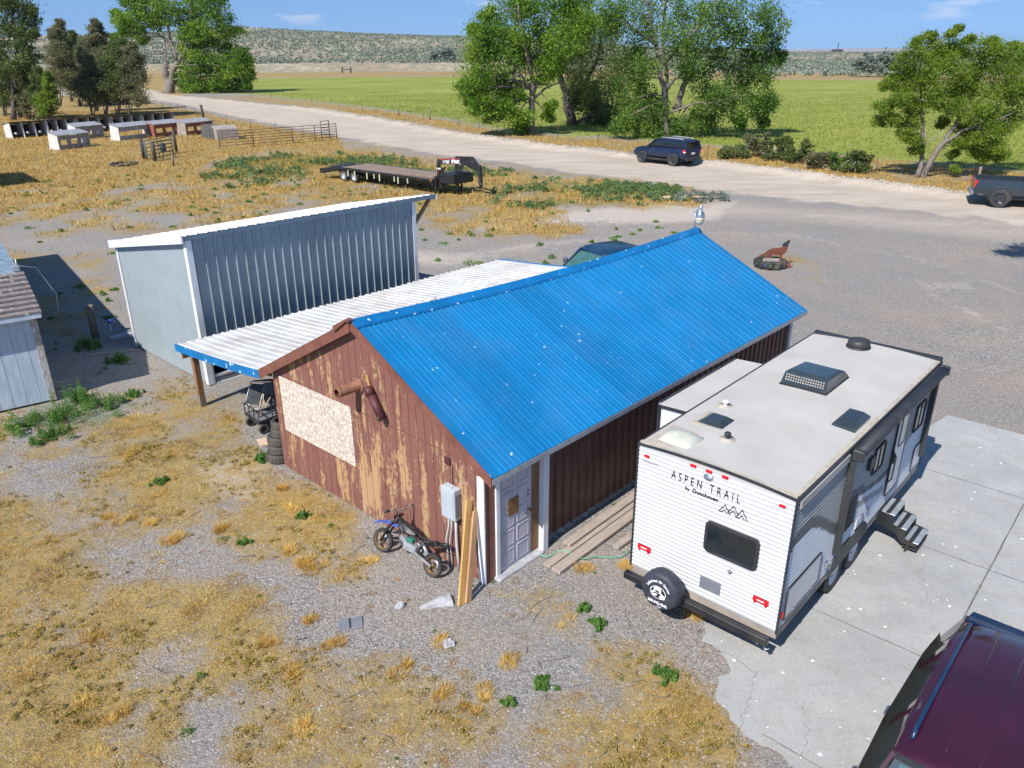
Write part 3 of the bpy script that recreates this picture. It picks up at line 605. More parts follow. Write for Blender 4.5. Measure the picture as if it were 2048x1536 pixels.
for i, (a, b) in enumerate(zip(PADW, PADW[1:]+PADW[:1])):
    a = Vector(a); b = Vector(b); n = max(1, int((b-a).length/.12)) if 4 <= i else 1
    for k in range(n):
        q = a.lerp(b, k/n); d = Vector((vnoise(q.x, q.y, .35, 5)-.5+(vnoise(q.x, q.y, .1, 6)-.5)*.4, vnoise(q.x, q.y, .35, 7)-.5)) if 6 <= i <= 15 else Vector((0, 0)); out_pts.append((q.x+d.x*.35, q.y+d.y*.35))
mb = MB(); mb.v = [(x, y, .012) for x, y in out_pts]+[(x, y, -.08) for x, y in out_pts]; n = len(out_pts)
mb.f = [list(range(n))]+[[i, (i+1) % n, n+(i+1) % n, n+i] for i in range(n)]; mb.m = [0]*(n+1); mb.sm = [False]*(n+1)
pad = tag(mb.build('concrete_pad', 'concrete'), kind='structure')
RM = Matrix.Translation(R_O) @ Matrix.Rotation(R_YAW, 4, 'Z')
mb = MB()
def wob(a, b, wdt, amp=.006, n=60, mi=0, z=.0165):
    a = RM @ Vector((*a, 0)); b = RM @ Vector((*b, 0)); d = (b-a).normalized(); s = Vector((-d.y, d.x, 0)); r = [[], []]
    for k in range(n+1):
        q = a.lerp(b, k/n)+s*(vnoise(q_ := a.x+k*.37, a.y, .9, 3)-.5)*amp*2; ww = wdt*(.6+.8*vnoise(q_, b.y, .5, 9)); r[0].append((q-s*ww/2)+Vector((0, 0, z))); r[1].append((q+s*ww/2)+Vector((0, 0, z)))
    mb.loft(r, mi, closed=False, caps=False)
wob((4.29, -4), (4.25, 10.8), .022); wob((1.9, 1.64), (9, 1.64), .014); wob((2.3, 4.64), (9, 4.64), .014); wob((2.4, 7.7), (9, 7.7), .014); wob((2.9, -1.25), (9, -1.3), .014)
wob((2.35, -.25), (2.6, -1.2), .006, .06, 40, 1); wob((2.6, -1.2), (3.1, -2.6), .006, .08, 40, 1); wob((1.5, -.2), (2.35, -.25), .008, .05, 30, 1); wob((3.1, -.3), (3.5, -1.3), .006, .08, 40, 1); wob((5.2, 3.1), (6.9, 2.4), .006, .1, 40, 1); wob((6.2, 7.5), (7.1, 5.0), .006, .1, 40, 1); wob((3.2, 4.6), (3.7, 2.9), .005, .08, 40, 1)
tag(mb.build('pad_joints', ['joint', 'crack'], fix=False), kind='structure')
# row of weeds sprouting from the joints and bird droppings are left to the materials

# ------------------------------------------------------------------ scattered stuff
def ok_ground(x, y, pad=True):
    m = np.ones(len(x), bool)
    a, b = loc2(np.stack([x, y], -1), B_O, B_YAW); m &= ~((a > -.03) & (a < B_W+.03) & (b > -.02) & (b < B_L))
    a, b = loc2(np.stack([x, y], -1), S_O, S_YAW); m &= ~((a > -.05) & (a < S_W) & (b > -.05) & (b < S_L))
    if pad: m &= sdist(x, y, PADW) < 0
    return m
def zat(x, y): return flatten(x, y, height(x, y))
def blades(name, px, py, nb, ln, wd_, spread, mat, lean=.6, label_kind=True, rnd_shift=0., z0=0., rr=None):
    """tufts: nb triangles at every point"""
    n = len(px); pz = zat(px, py)
    X = np.repeat(px, nb); Y = np.repeat(py, nb); Z = np.repeat(pz, nb); Ln = np.repeat(np.broadcast_to(ln, n), nb)*np.random.uniform(.45, 1.15, n*nb); W = np.repeat(np.broadcast_to(wd_, n), nb)
    sp = np.repeat(np.broadcast_to(spread, n), nb); a = np.random.uniform(0, 2*np.pi, n*nb); r = np.sqrt(np.random.rand(n*nb))*sp
    bx = X+np.cos(a)*r; by = Y+np.sin(a)*r; dirn = a+np.random.normal(0, .9, n*nb); ti = np.random.uniform(.1, 1, n*nb)*lean*1.5
    tx = bx+np.cos(dirn)*np.sin(ti)*Ln; ty = by+np.sin(dirn)*np.sin(ti)*Ln; tz = Z+np.cos(ti)*Ln+z0
    b2 = np.random.uniform(0, np.pi, n*nb); ox = np.cos(b2)*W/2; oy = np.sin(b2)*W/2
    V = np.stack([np.stack([bx-ox, by-oy, Z-.005+z0], 1), np.stack([bx+ox, by+oy, Z-.005+z0], 1), np.stack([tx, ty, tz], 1)], 1).reshape(-1, 3)
    base = np.repeat(np.random.rand(n) if rr is None else rr, nb); rnd = np.clip(base*.6+np.random.rand(n*nb)*.4+rnd_shift, 0, 1)
    o = mesh_np(name, V, np.arange(len(V)).reshape(-1, 3), mat, {'rnd': np.repeat(rnd, 3)})
    if label_kind: tag(o, kind='stuff')
    return o
def leaves_at(C, size, rnd, rng=np.random):
    """little four-cornered leaves at points C"""
    n = len(C); d = rng.normal(size=(n, 3)); d /= np.linalg.norm(d, axis=1)[:, None]; e = rng.normal(size=(n, 3)); e -= d*(e*d).sum(1)[:, None]; e /= np.linalg.norm(e, axis=1)[:, None]
    s = np.broadcast_to(size, n)[:, None]*rng.uniform(.6, 1.3, (n, 1)); d = d*s*.5; e = e*s*.32
    V = np.stack([C-d, C+e, C+d, C-e], 1).reshape(-1, 3); return V, np.arange(len(V)).reshape(-1, 4), np.repeat(rnd, 4)
def sample(n, x0, x1, y0, y1): return np.random.uniform(x0, x1, n), np.random.uniform(y0, y1, n)
def inview(x, y, mrg=60): u, v = PX(np.stack([x, y], 1)); return (u > -mrg) & (u < 2048+mrg) & (v < 1536+mrg*3) & (v > 100)
# dry grass near the camera
def pick(n, x0, x1, y0, y1, fn, pad=True):
    x, y = sample(n, x0, x1, y0, y1); m = inview(x, y) & ok_ground(x, y, pad); x, y = x[m], y[m]; d, g, s = weights(x, y); p = fn(x, y, d, g, s); k = np.random.rand(len(x)) < p; return x[k], y[k]
x, y = pick(90000, -17, 6, 6, 26, lambda x, y, d, g, s: np.clip((d-.28)*1.4, 0, 1)*(.12+.88*(fbm(x, y, .4, 83) > .52)))
blades('dry_grass', x, y, 10, .075, .008, .09, 'dry_blade', 1.0, rnd_shift=-.08, rr=np.clip((fbm(x, y, .5, 301)-.5)*3.6+.5, 0, 1))
x, y = pick(30000, -17, 7, 6, 24, lambda x, y, d, g, s: .22+.2*d, pad=True)
blades('straw_litter', x, y, 3, .09, .007, .05, 'dry_blade', 1.75)
# larger straw-coloured bunches
x, y = pick(3000, -17, 6, 6, 30, lambda x, y, d, g, s: np.clip(.02+(d-.2)*.6, 0, .55))
blades('dry_grass_bunches', x, y, 90, np.random.uniform(.05, .13, len(x)), .009, np.random.uniform(.06, .2, len(x)), 'dry_blade', 1.3, rnd_shift=.2)
x, y = pick(5200, -17, 7, 6, 26, lambda x, y, d, g, s: .10+.12*(vnoise(x, y, 1.3, 151) > .55))
M['rust_blade'] = leaf_mat('rust_blade', (.22, .09, .025), (.45, .2, .05), (.62, .36, .12), .25)
blades('rusty_tufts', x, y, 70, .05, .009, np.random.uniform(.04, .14, len(x)), 'rust_blade', 1.4)
BUN = [(261, 1030), (343, 1079), (352, 1070), (577, 1103), (620, 1139), (606, 1125), (440, 1052), (613, 1240), (545, 1282), (583, 1347), (674, 1284), (792, 1347), (872, 1393), (946, 1423), (565, 974), (575, 1010), (218, 1026), (173, 1267), (242, 1418), (165, 1401), (255, 905), (300, 1040), (880, 1287), (745, 1118), (600, 1460), (1010, 1330), (1160, 1140), (1250, 1135), (1390, 1240), (965, 1380)]
q = [G(*p) for p in BUN]; x = np.array([p.x for p in q]); y = np.array([p.y for p in q])
x = np.concatenate([x, x+np.random.normal(0, .12, len(x))]); y = np.concatenate([y, y+np.random.normal(0, .1, len(y))])
blades('straw_bunches', x, y, 260, np.random.uniform(.10, .17, len(x)), .009, np.random.uniform(.06, .13, len(x)), 'dry_blade', 1.35, rnd_shift=.28)
# tall dry grass of the corral field and road verges
x, y = pick(150000, -75, 70, 34, 130, lambda x, y, d, g, s: np.clip((d-.35)*1.3, 0, 1)*np.clip(48/y, .2, 1))
blades('dry_field_grass', x, y, 5, np.random.uniform(.15, .4, len(x)), .05, .35, 'dry_blade', .8, rnd_shift=.05)
# low olive weeds among the dry grass in front
def weed_mass(name, x, y, r, h, nl, size, mat, droop=0):
    n = len(x); C = []; rn = []
    z = zat(x, y); idx = np.repeat(np.arange(n), nl)
    a = np.random.uniform(0, 2*np.pi, len(idx)); q = np.sqrt(np.random.rand(len(idx))); hh = np.random.rand(len(idx))**.7
    rr = r[idx]*q*(1.05-.45*hh); lump = .75+.5*np.sin(a*3+idx)*.5
    P = np.stack([x[idx]+np.cos(a)*rr*lump, y[idx]+np.sin(a)*rr*lump, z[idx]+h[idx]*hh*(1-.55*q*q)+.01], 1)
    rn = np.clip(np.random.rand(n)[idx]*.45+.25*hh+.3*np.random.rand(len(idx)), 0, 1)
    V, Fq, rv = leaves_at(P, size, rn); o = mesh_np(name, V, Fq, mat, {'rnd': rv}); return o
x, y = pick(42000, -17, 7, 6, 24, lambda x, y, d, g, s: np.clip((fbm(x, y, .8, 101)-.5)*4, 0, 1)*np.clip((d-.3)*2.0, 0, 1)*.75)
tag(weed_mass('low_weeds', x, y, np.random.uniform(.04, .13, len(x)), np.random.uniform(.03, .09, len(x)), 34, .026, 'weed_olive'), kind='stuff')
x, y = pick(900, -17, 7, 6, 24, lambda x, y, d, g, s: np.clip((vnoise(x, y, 2.2, 111)-.5)*1.2, 0, 1)*.6)
tag(weed_mass('green_weeds', x, y, np.random.uniform(.05, .15, len(x)), np.random.uniform(.05, .12, len(x)), 90, .03, 'weed_green'), kind='stuff')
x, y = pick(2600, -45, 8, 24, 60, lambda x, y, d, g, s: .10+.25*(vnoise(x, y, 4, 115) > .6))
tag(weed_mass('yard_weeds', x, y, np.random.uniform(.1, .4, len(x)), np.random.uniform(.05, .2, len(x)), 60, .09, 'weed_green'), kind='stuff')
x, y = pick(2600, -17, 8, 6, 30, lambda x, y, d, g, s: .12)
tag(weed_mass('seedling_weeds', x, y, np.random.uniform(.02, .06, len(x)), np.random.uniform(.02, .06, len(x)), 30, .022, 'weed_green'), kind='stuff')
# kochia mats around the trailer and along the road
x, y = pick(16000, -40, 22, 44, 80, lambda x, y, d, g, s: np.clip((g-.3)*2.2, 0, 1)*(fbm(x, y, 2.4, 131) > .5))
tag(weed_mass('weed_patches', x, y, np.random.uniform(.2, .55, len(x)), np.random.uniform(.12, .5, len(x)), 34, .14, 'weed_teal'), kind='stuff')
x, y = pick(14000, -40, 22, 44, 85, lambda x, y, d, g, s: np.clip((g-.3)*1.6, 0, 1)*(fbm(x, y, 4., 135) > .5)*.8)
blades('yellowing_grass', x, y, 8, np.random.uniform(.2, .5, len(x)), .05, .35, 'weed_olive', .7)
# hay field: upright blades give the surface its nap
x, y = sample(90000, -95, 95, 52, 200); m = inview(x, y) & (sd_w(x, y, FIELD) > .5) & (np.random.rand(len(x)) < np.clip((200-y)/110, 0, 1)); x, y = x[m], y[m]
blades('hay_grass', x, y, 4, np.random.uniform(.2, .36, len(x)), .10, .5, 'field_blade', 1.0, rnd_shift=.15)
# sagebrush on the hill
x, y = sample(52000, -420, 520, 300, 960); m = inview(x, y, 20) & (sd_w(x, y, FIELD) < -6) & (np.random.rand(len(x)) < np.clip((fbm(x, y*.5, 70, 141)-.22)*2.2, .08, .9)); x, y = x[m], y[m]
m = (y > 425) | (x > 60); x, y = x[m], y[m]
tag(weed_mass('sagebrush', x, y, np.random.uniform(.5, 2.0, len(x))*np.clip(y/600, .7, 1.3), np.random.uniform(.5, 1.3, len(x)), 14, np.float64(1.1), 'sage'), kind='stuff')
# loose stones on the gravel, pale rubble of the road windrow
def stones(name, x, y, size, mat):
    n = len(x); z = zat(x, y); base = np.array([(1, 0, 0), (-.2, .9, 0), (-.9, -.1, .05), (.1, -.8, 0), (.1, .1, .65), (0, 0, -.4)])
    a = np.random.uniform(0, 2*np.pi, n); s = np.broadcast_to(size, n)*np.random.uniform(.5, 1.5, n); c, sn = np.cos(a), np.sin(a)
    V = base[None]*np.random.uniform(.6, 1.3, (n, 6, 3))*s[:, None, None]*.5; V = np.stack([V[..., 0]*c[:, None]-V[..., 1]*sn[:, None], V[..., 0]*sn[:, None]+V[..., 1]*c[:, None], V[..., 2]], -1)+np.stack([x, y, z], 1)[:, None]
    Fb = np.array([(0, 1, 4), (1, 2, 4), (2, 3, 4), (3, 0, 4), (1, 0, 5), (2, 1, 5), (3, 2, 5), (0, 3, 5)]); Fq = (Fb[None]+np.arange(n)[:, None, None]*6).reshape(-1, 3)
    return tag(mesh_np(name, V.reshape(-1, 3), Fq, mat, {'rnd': np.repeat(np.random.rand(n), 6)}), kind='stuff')
M['pebble'] = leaf_mat('pebble', (.13, .12, .125), (.30, .28, .27), (.55, .51, .48), 0)
M['rubble'] = leaf_mat('rubble', (.34, .28, .23), (.45, .39, .33), (.56, .5, .44), 0)
x, y = pick(130000, -16, 7, 6.3, 22, lambda x, y, d, g, s: np.clip(1-(y-9)/16, .25, 1)*(.75-.4*d)); stones('gravel', x, y, .024, 'pebble')
P = [G(*p) for p in ROAD_TOP]; x = []; y = []
for a, b in zip(P, P[1:]):
    n = int((b-a).length*22); t = np.random.rand(n); x.append(a.x+(b.x-a.x)*t+np.random.normal(0, .55, n)); y.append(a.y+(b.y-a.y)*t+np.random.normal(0, .55, n))
x = np.concatenate(x); y = np.concatenate(y); m = inview(x, y) & (y < 130); stones('road_rubble', x[m], y[m], .15, 'rubble')
# dead twigs lying about in front
mb = MB()
for _ in range(150):
    x, y = random.uniform(-12, 3), random.uniform(7, 19)
    if not ok_ground(np.array([x]), np.array([y]))[0]: continue
    a = random.uniform(0, 6.3); l = random.uniform(.12, .5); p = [Vector((x, y, .012))]
    for k in range(4): a += random.uniform(-.5, .5); p.append(p[-1]+Vector((math.cos(a)*l/4, math.sin(a)*l/4, random.uniform(-.004, .01))))
    mb.tube(p, [.006, .005, .005, .004, .002], 4)
tag(mb.build('twigs', 'bark_grey', fix=False), kind='stuff')
# ================================================================== the red shed with the blue roof
def onplane(u, v, O, n):
    d = Vector(ray(u, v)); C = Vector((0, 0, CAM_H)); n = Vector(n); return C+d*((Vector(O)-C).dot(n)/d.dot(n))
BM = Matrix.Translation(B_O) @ Matrix.Rotation(B_YAW, 4, 'Z'); BI = BM.inverted(); BU = (BM.to_3x3() @ Vector((1, 0, 0))); BV = (BM.to_3x3() @ Vector((0, 1, 0)))
def gable(u, v, y=0.): return BI @ onplane(u, v, BM @ Vector((0, y, 0)), BV)
def GB(u, v, z=0.): return BI @ G(u, v, z)
XR = B_W/2; SL = (B_ZR-B_ZE)/(XR+B_E)
def roofz(x, y=0.):
    """roof surface height; the ridge sags between the gables and drops a little to the back"""
    t = max(0, min(1, y/B_L)); zr = B_ZR+(B_ZR2-B_ZR)*t-.13*math.sin(math.pi*t)
    return B_ZE+(zr-B_ZE)*(1-abs(x-XR)/(XR+B_E))
shop = thing('workshop', 'long red brown workshop with peeling gable wall and bright blue metal roof', 'workshop', B_O, B_YAW)
wt = lambda x: roofz(x)-.07
mb = MB(); n = 31; pw = B_W/n; seam = 2.225
for i in range(n):
    a, b = i*pw+.005, (i+1)*pw-.005
    if i == n-1: b = B_W
    za, zb_ = wt(a), wt(b); lo_t = min(seam-.004, za), min(seam-.004, zb_)
    rng = [(0.02, *lo_t)]
    if min(za, zb_) > seam+.02: rng.append((seam+.006, za, zb_))
    for z0, z1, z2 in rng:
        mb.loft([[(a, 0, z0), (b, 0, z0), (b, 0, z2), (a, 0, z1)], [(a, .03, z0), (b, .03, z0), (b, .03, z2), (a, .03, z1)]], 0)
mb.loft([[(0.01, .014, 0), (B_W-.01, .014, 0), (B_W-.01, .014, wt(B_W)-.02), (XR, .014, wt(XR)-.02), (.01, .014, wt(0)-.02)], [(0.01, .1, 0), (B_W-.01, .1, 0), (B_W-.01, .1, wt(B_W)-.02), (XR, .1, wt(XR)-.02), (.01, .1, wt(0)-.02)]], 1)
mb.build('gable_wall', ['peel', 'brown_trim'], shop)
mb = MB(); mb.bar((0, -.004, seam), (B_W, -.004, seam), .012, .012); mb.build('seam_flashing', 'brown_trim', shop)
mb = MB()   # plain walls: left and back
mb.box(0, .08, .1, B_L, 0, wt(0)-.03); mb.loft([[(.08, B_L-.08, 0), (B_W-.05, B_L-.08, 0), (B_W-.05, B_L-.08, wt(B_W)-.1), (XR, B_L-.08, 3.5), (.08, B_L-.08, wt(0)-.1)], [(.08, B_L, 0), (B_W-.05, B_L, 0), (B_W-.05, B_L, wt(B_W)-.1), (XR, B_L, 3.5), (.08, B_L, wt(0)-.1)]])
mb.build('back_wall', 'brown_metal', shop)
mb = MB(); DX = B_W-.06
mb.box(DX-.05, DX, 1.35, B_L-.02, .02, 2.12); ribbed(mb, (DX+.004, 1.48, .03), (0, 1, 0), (0, 0, 1), B_L-1.5, 2.1, .235, .032, .05, (1, 0, 0), start=.12)
for k in range(40):      # minor ribs
    y = 1.55+.235*k+.13
    if y < B_L-.1: mb.box(DX+.004, DX+.012, y, y+.012, .03, 2.1)
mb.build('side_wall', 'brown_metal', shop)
mb = MB(); ribbed(mb, (DX+.002, 1.48, .0), (0, 1, 0), (0, 0, 1), B_L-1.5, .12, .235, .033, .051, (1, 0, 0), start=.12)
for i in range(1): mb.build('splash_strip', PM('bare_metal', (.25, .3, .33), .5, var=.3, scale=6), shop, T=Matrix.Translation((.004, 0, 0)))
# roof
OHF, OHB = .10, .12
for sgn, nm in ((1, 'roof'), (-1, 'roof_back_slope')):
    mb = MB(); wdt = XR+B_E; dv = Vector((sgn, 0, -SL)).normalized(); Ln = math.hypot(wdt, B_ZR-B_ZE); nr = Vector((sgn*SL, 0, 1)).normalized()
    def f(a, t, sgn=sgn):
        y = a-OHF; x = XR+sgn*t/Ln*wdt; zf = B_ZR-(B_ZR-B_ZE)*t/Ln; return Vector((0, 0, roofz(x, y)-zf+(vnoise(np.array([y*1.0]), np.array([x]), .8, 7)[0]-.5)*.012))
    ribbed(mb, (XR, -OHF, B_ZR), (0, 1, 0), dv, B_L+OHF+OHB, Ln, .228, .015, .032, nr, seg=10, f=f, start=.1)
    k = 0
    while k*.228+.22 < B_L:   # low stiffening ribs between the high ones
        a = .1+.228*k+.125; P = [Vector((XR, -OHF, B_ZR))+Vector((0, a, 0))+dv*t+f(a, t)+nr*.001 for t in np.linspace(.12, Ln, 8)]
        mb.loft([[p, p+nr*.006+Vector((0, .01, 0)), p+Vector((0, .02, 0))] for p in P], closed=False, caps=False); k += 1
    mb.build(nm, 'blue_roof', shop, fix=False)
    # underside and eave edge
mb = MB()
for sgn in (1, -1):
    for (y0, y1) in [(a, a+B_L/8) for a in np.linspace(-.08, B_L-B_L/8, 8)]:
        xe = XR+sgn*(XR+B_E-.01); mb.loft([[(XR, y, roofz(XR, y)-.045), (xe, y, roofz(xe, y)-.045), (xe, y, roofz(xe, y)-.09), (XR, y, roofz(XR, y)-.09)] for y in (y0, y1)])
mb.build('roof_deck', 'wood_brown', shop)
mb = MB()
ys = np.linspace(-OHF-.01, B_L+OHB+.01, 24)
mb.loft([[(XR-.0, y, roofz(XR, y)+.055), (XR+.15, y, roofz(XR, y)+.045-.15*SL), (XR+.17, y, roofz(XR, y)+.02-.17*SL), (XR, y, roofz(XR, y)+.03), (XR-.17, y, roofz(XR, y)+.02-.17*SL), (XR-.15, y, roofz(XR, y)+.045-.15*SL)] for y in ys])
mb.build('ridge_cap', 'blue_trim', shop)
mb = MB()
mb.box(B_W+B_E-.02, B_W+B_E+.012, -OHF, B_L+OHB, B_ZE-.105, B_ZE-.012)
mb.build('eave_edge', 'galv', shop)
mb = MB(); xL, xRt = -B_E, B_W+B_E
for x0, x1, up in ((xL, XR, 1), (xRt, XR, 1)):
    z0, z1 = roofz(x0)-.005, roofz(x1)+.0
    for (y0, y1, t0, t1) in ((-OHF-.05, -OHF-.004, -.17, .035), (-OHF-.05, -OHF+.1, .022, .037)) if x0 == xL else ((-OHF-.03, -OHF-.004, -.15, .024),):
        mb.loft([[(x0, y0, z0+t0), (x1, y0, z1+t0), (x1, y0, z1+t1), (x0, y0, z0+t1)], [(x0, y1, z0+t0), (x1, y1, z1+t0), (x1, y1, z1+t1), (x0, y1, z0+t1)]])
mb.build('rake_trim', 'brown_trim', shop)
mb = MB(); z = roofz(XR)
mb.loft([[(XR-.42, y, z-.22-.03), (XR-.03, y, z+.03), (XR+.05, y, z+.03), (XR+.05, y, z+.06), (XR-.03, y, z+.075), (XR-.44, y, z-.15)] for y in (-OHF-.09, -OHF+.02)])
mb.build('ridge_end_cap', 'brown_trim', shop)
# board over the window, pipes, meter, plate
p1, p2, p3, p4 = [gable(*q, -.018) for q in ((557, 748), (700, 812), (710, 931), (571, 856))]
mb = MB(); mb.loft([[(p.x, y, p.z) for p in (p1, p2, p3, p4)] for y in (-.018, -.003)]); mb.build('window_board', 'osb', shop)
rt = gable(717, 768); mb = MB()
mb.lathe([(.07, 0), (.088, 0), (.095, .02), (.095, .44), (.102, .445), (.102, .47), (.08, .47), (.078, .1)], 20, 'Y', T=Matrix.Translation((rt.x, -.47, rt.z)), caps=False)
v_ = mb.build('wall_pipe', 'rust_pipe', shop, smooth=True)
mb = MB(); mb.lathe([(.10, 0), (.155, 0), (.155, .02), (.10, .02)], 24, 'Y', T=Matrix.Translation((0, -.026, 0))); mb.build('flange', 'rust_pipe', v_, T=Matrix.Translation((rt.x, 0, rt.z)))
a = gable(734, 772, -.1); b = gable(765, 838, -.1); mb = MB(); d = (b-a)
mb.tube([a, a+d*.25], .082, 16, 0); mb.tube([a+d*.24, b], .075, 16, 0); mb.tube([b-d*.16+Vector((0, -.062, 0)), b+Vector((0, -.062, 0))], .03, 10, 1)
mb.build('stub_pipe', ['maroon_pipe', 'black_metal'], shop)
mb = MB(); mb.bar(a+Vector((0, .05, 0)), a+Vector((-.09, .07, .19)), .03, .02); mb.build('pipe_strap', 'wood_gold', shop)
c = gable(895, 920); mb = MB(); mb.box(c.x-.07, c.x+.07, -.03, -.003, c.z-.07, c.z+.07, b=.008); mb.build('cover_plate', 'maroon_pipe', shop)
mb = MB(); mb.box(5.25, 5.58, -.16, -.002, 1.08, 1.66, b=.008); mb.box(5.28, 5.55, -.168, -.158, 1.12, 1.60); mb.box(5.36, 5.47, -.13, -.03, 1.66, 1.675)
mt = mb.build('meter_box', 'meter_grey', shop)
mb = MB(); mb.box(5.58, 5.588, -.14, -.03, 1.14, 1.58, 0); mb.build('side_cover', 'grey_panel', mt)
mb = MB(); mb.tube([(5.4, -.02, 1.66), (5.4, -.02, 2.02)], .008, 6); mb.build('service_cable', 'brown_trim', shop)
for k, (x0, x1, r_) in enumerate(((5.31, 5.24, .016), (5.38, 5.33, .013), (5.49, 5.5, .024))):
    mb = MB(); mb.tube([(x0, -.06, 1.1), (x0, -.06, .85), (x1, -.07, .55), (x1, -.05, .3), (x1+.01, -.04, 0)], r_, 8); mb.build('conduit', 'pvc', shop)
mb = MB(); mb.box(B_W-.135, B_W+.004, -.028, -.002, .02, B_ZE-.14); mb.box(B_W+.002, B_W+.014, -.028, .0, .02, B_ZE-.14); mb.build('corner_trim', 'white_paint', shop)
mb = MB(); mb.box(B_W-.03, B_W+.0, 0.1, .24, .02, 2.1); mb.build('corner_board', 'brown_trim', shop)
mb = MB()
for y0, y1 in ((.245, .325), ): mb.box(B_W-.05, B_W+.03, y0, y1, .03, 2.09)
mb.box(B_W-.05, B_W+.03, .325, 1.14, 2.0, 2.09); mb.build('door_frame', 'white_paint', shop)
mb = MB(); DW = .815; d0 = .325
mb.box(B_W-.05, B_W-.005, d0, d0+DW, .05, 2.0)
for r_ in range(5):
    for c_ in range(2):
        y0 = d0+.07+c_*(DW/2-.03); y1 = y0+DW/2-.11; z0 = .13+r_*.375; z1 = z0+.3
        mb.box(B_W-.02, B_W+.006, y0, y1, z0, z0+.02); mb.box(B_W-.02, B_W+.006, y0, y1, z1-.02, z1); mb.box(B_W-.02, B_W+.006, y0, y0+.02, z0+.02, z1-.02); mb.box(B_W-.02, B_W+.006, y1-.02, y1, z0+.02, z1-.02); mb.box(B_W-.02, B_W+.001, y0+.035, y1-.035, z0+.035, z1-.035)
dr = mb.build('door', 'door_lilac', shop)
mb = MB(); mb.lathe([(.0, .0), (.03, .0), (.03, .01), (.014, .015), (.014, .045), (.028, .055), (.026, .08), (0, .085)], 14, 'X', T=Matrix.Translation((B_W-.006, d0+DW-.07, 1.0))); mb.build('door_knob', 'rust_plate', dr, smooth=True)
mb = MB(); mb.box(B_W-.01, B_W+.012, d0+.22, d0+.48, 1.08, 1.4); mb.build('door_plate', 'rust_plate', dr)
for z in (1.28, 1.36): mb = MB(); mb.box(B_W-.01, B_W+.01, d0+DW-.1, d0+DW-.06, z, z+.04); mb.build('deadbolt', 'grey_panel', dr)
mb = MB(); mb.box(B_W-.06, B_W-.01, 1.14, 1.36, .02, 2.09); mb.build('jamb_board', 'wood_brown', shop)
mb = MB(); mb.box(B_W-.06, B_W+.10, 1.36, 1.50, .0, 2.085, b=.006); mb.build('porch_post', 'white_paint', shop)
mb = MB(); mb.box(B_W-.05, B_W+.14, .2, 1.36, -.02, .05, b=.02); mb.build('door_sill', 'stone', shop)
# back corner trim of the long wall
mb = MB(); mb.box(B_W-.06, B_W+.01, B_L-.14, B_L+.004, .02, 2.1); mb.build('far_corner_trim', 'galv', shop)

# yard light on the back end of the ridge
yl = thing('yard_light', 'galvanised yard light on a short pole at the far end of the blue ridge', 'yard light', BM @ Vector((XR, B_L-.02, roofz(XR, B_L)+.04)), B_YAW)
mb = MB(); mb.tube([(0, 0, -.1), (0, 0, .52)], .026, 10); mb.tube([(0, 0, .46), (.10, -.05, .50), (.16, -.08, .5)], .02, 8); mb.box(-.05, .05, -.04, .04, .40, .5, b=.01); mb.build('pole', 'galv', yl)
mb = MB(); mb.lathe([(0, .66), (.045, .65), (.05, .56), (.055, .5), (.1, .46), (.13, .36), (.128, .345)], 20, T=Matrix.Translation((.2, -.1, 0))); mb.build('lamp_housing', 'chrome', yl, smooth=True)
mb = MB(); mb.lathe([(.122, .345), (.118, .28), (.10, .2), (.075, .15), (0, .14)], 20, T=Matrix.Translation((.2, -.1, 0))); mb.build('lens', 'lamp_glass', yl, smooth=True)

# ================================================================== lean-to roof between the two sheds
lt = thing('carport', 'low carport with white ribbed metal roof and blue fascia beside the workshop', 'carport', B_O, B_YAW)
LX0, LZ0, LX1, LZ1, LY0, LY1 = -B_E-.0, 2.150, -4.2, 1.79, -.1, 11.2
LL = math.hypot(LX1-LX0, LZ1-LZ0); ldv = Vector((LX1-LX0, 0, LZ1-LZ0)).normalized(); lnr = Vector((-(LZ0-LZ1)/LL*1, 0, (LX0-LX1)/LL))
if lnr.z < 0: lnr = -lnr
def lf(a, t):
    s = t/LL; y = a; return Vector((0, 0, -.03*math.sin(math.pi*s)-.012*math.sin(y*1.3)*s+(vnoise(np.array([y]), np.array([t]), 1.1, 17)[0]-.5)*.018))
mb = MB(); ribbed(mb, (LX0, LY0, LZ0), (0, 1, 0), ldv, LY1-LY0, LL, .225, .024, .045, lnr, seg=14, f=lf, start=.05); mb.build('roof_sheet', 'old_white_metal', lt, fix=False)
for y0, y1 in ((LY0-.035, LY0-.004), (LY1+.004, LY1+.035)):
    mb = MB(); r_ = []
    for k in range(15):
        t = LL*k/14; P = Vector((LX0, 0, LZ0))+ldv*t+lf(0 if y0 < 0 else LY1, t); r_.append([(P.x, y0, P.z-.15), (P.x, y1, P.z-.15), (P.x, y1, P.z+.03), (P.x, y0, P.z+.03)])
    mb.loft(r_); mb.build('fascia', 'blue_trim', lt)
mb = MB()
for k in range(12): y = LY0+.25+k*.98; mb.bar((LX0-.05, y, LZ0-.13), (LX1+.1, y, LZ1-.18), .045, .11)
mb.bar((LX1+.12, LY0+.05, LZ1-.26), (LX1+.12, LY1-.05, LZ1-.26), .06, .16); mb.build('rafters', 'wood_brown', lt)
for y in (.33, 3.9, 7.5, 11.0):
    mb = MB(); mb.box(-4.36, -4.21, y-.07, y+.07, .28, 1.66); mb.build('post', 'wood_brown', lt)
mb = MB(); mb.box(-4.365, -4.205, .255, .405, 0, .3); mb.build('post_foot', 'post_wood', lt)
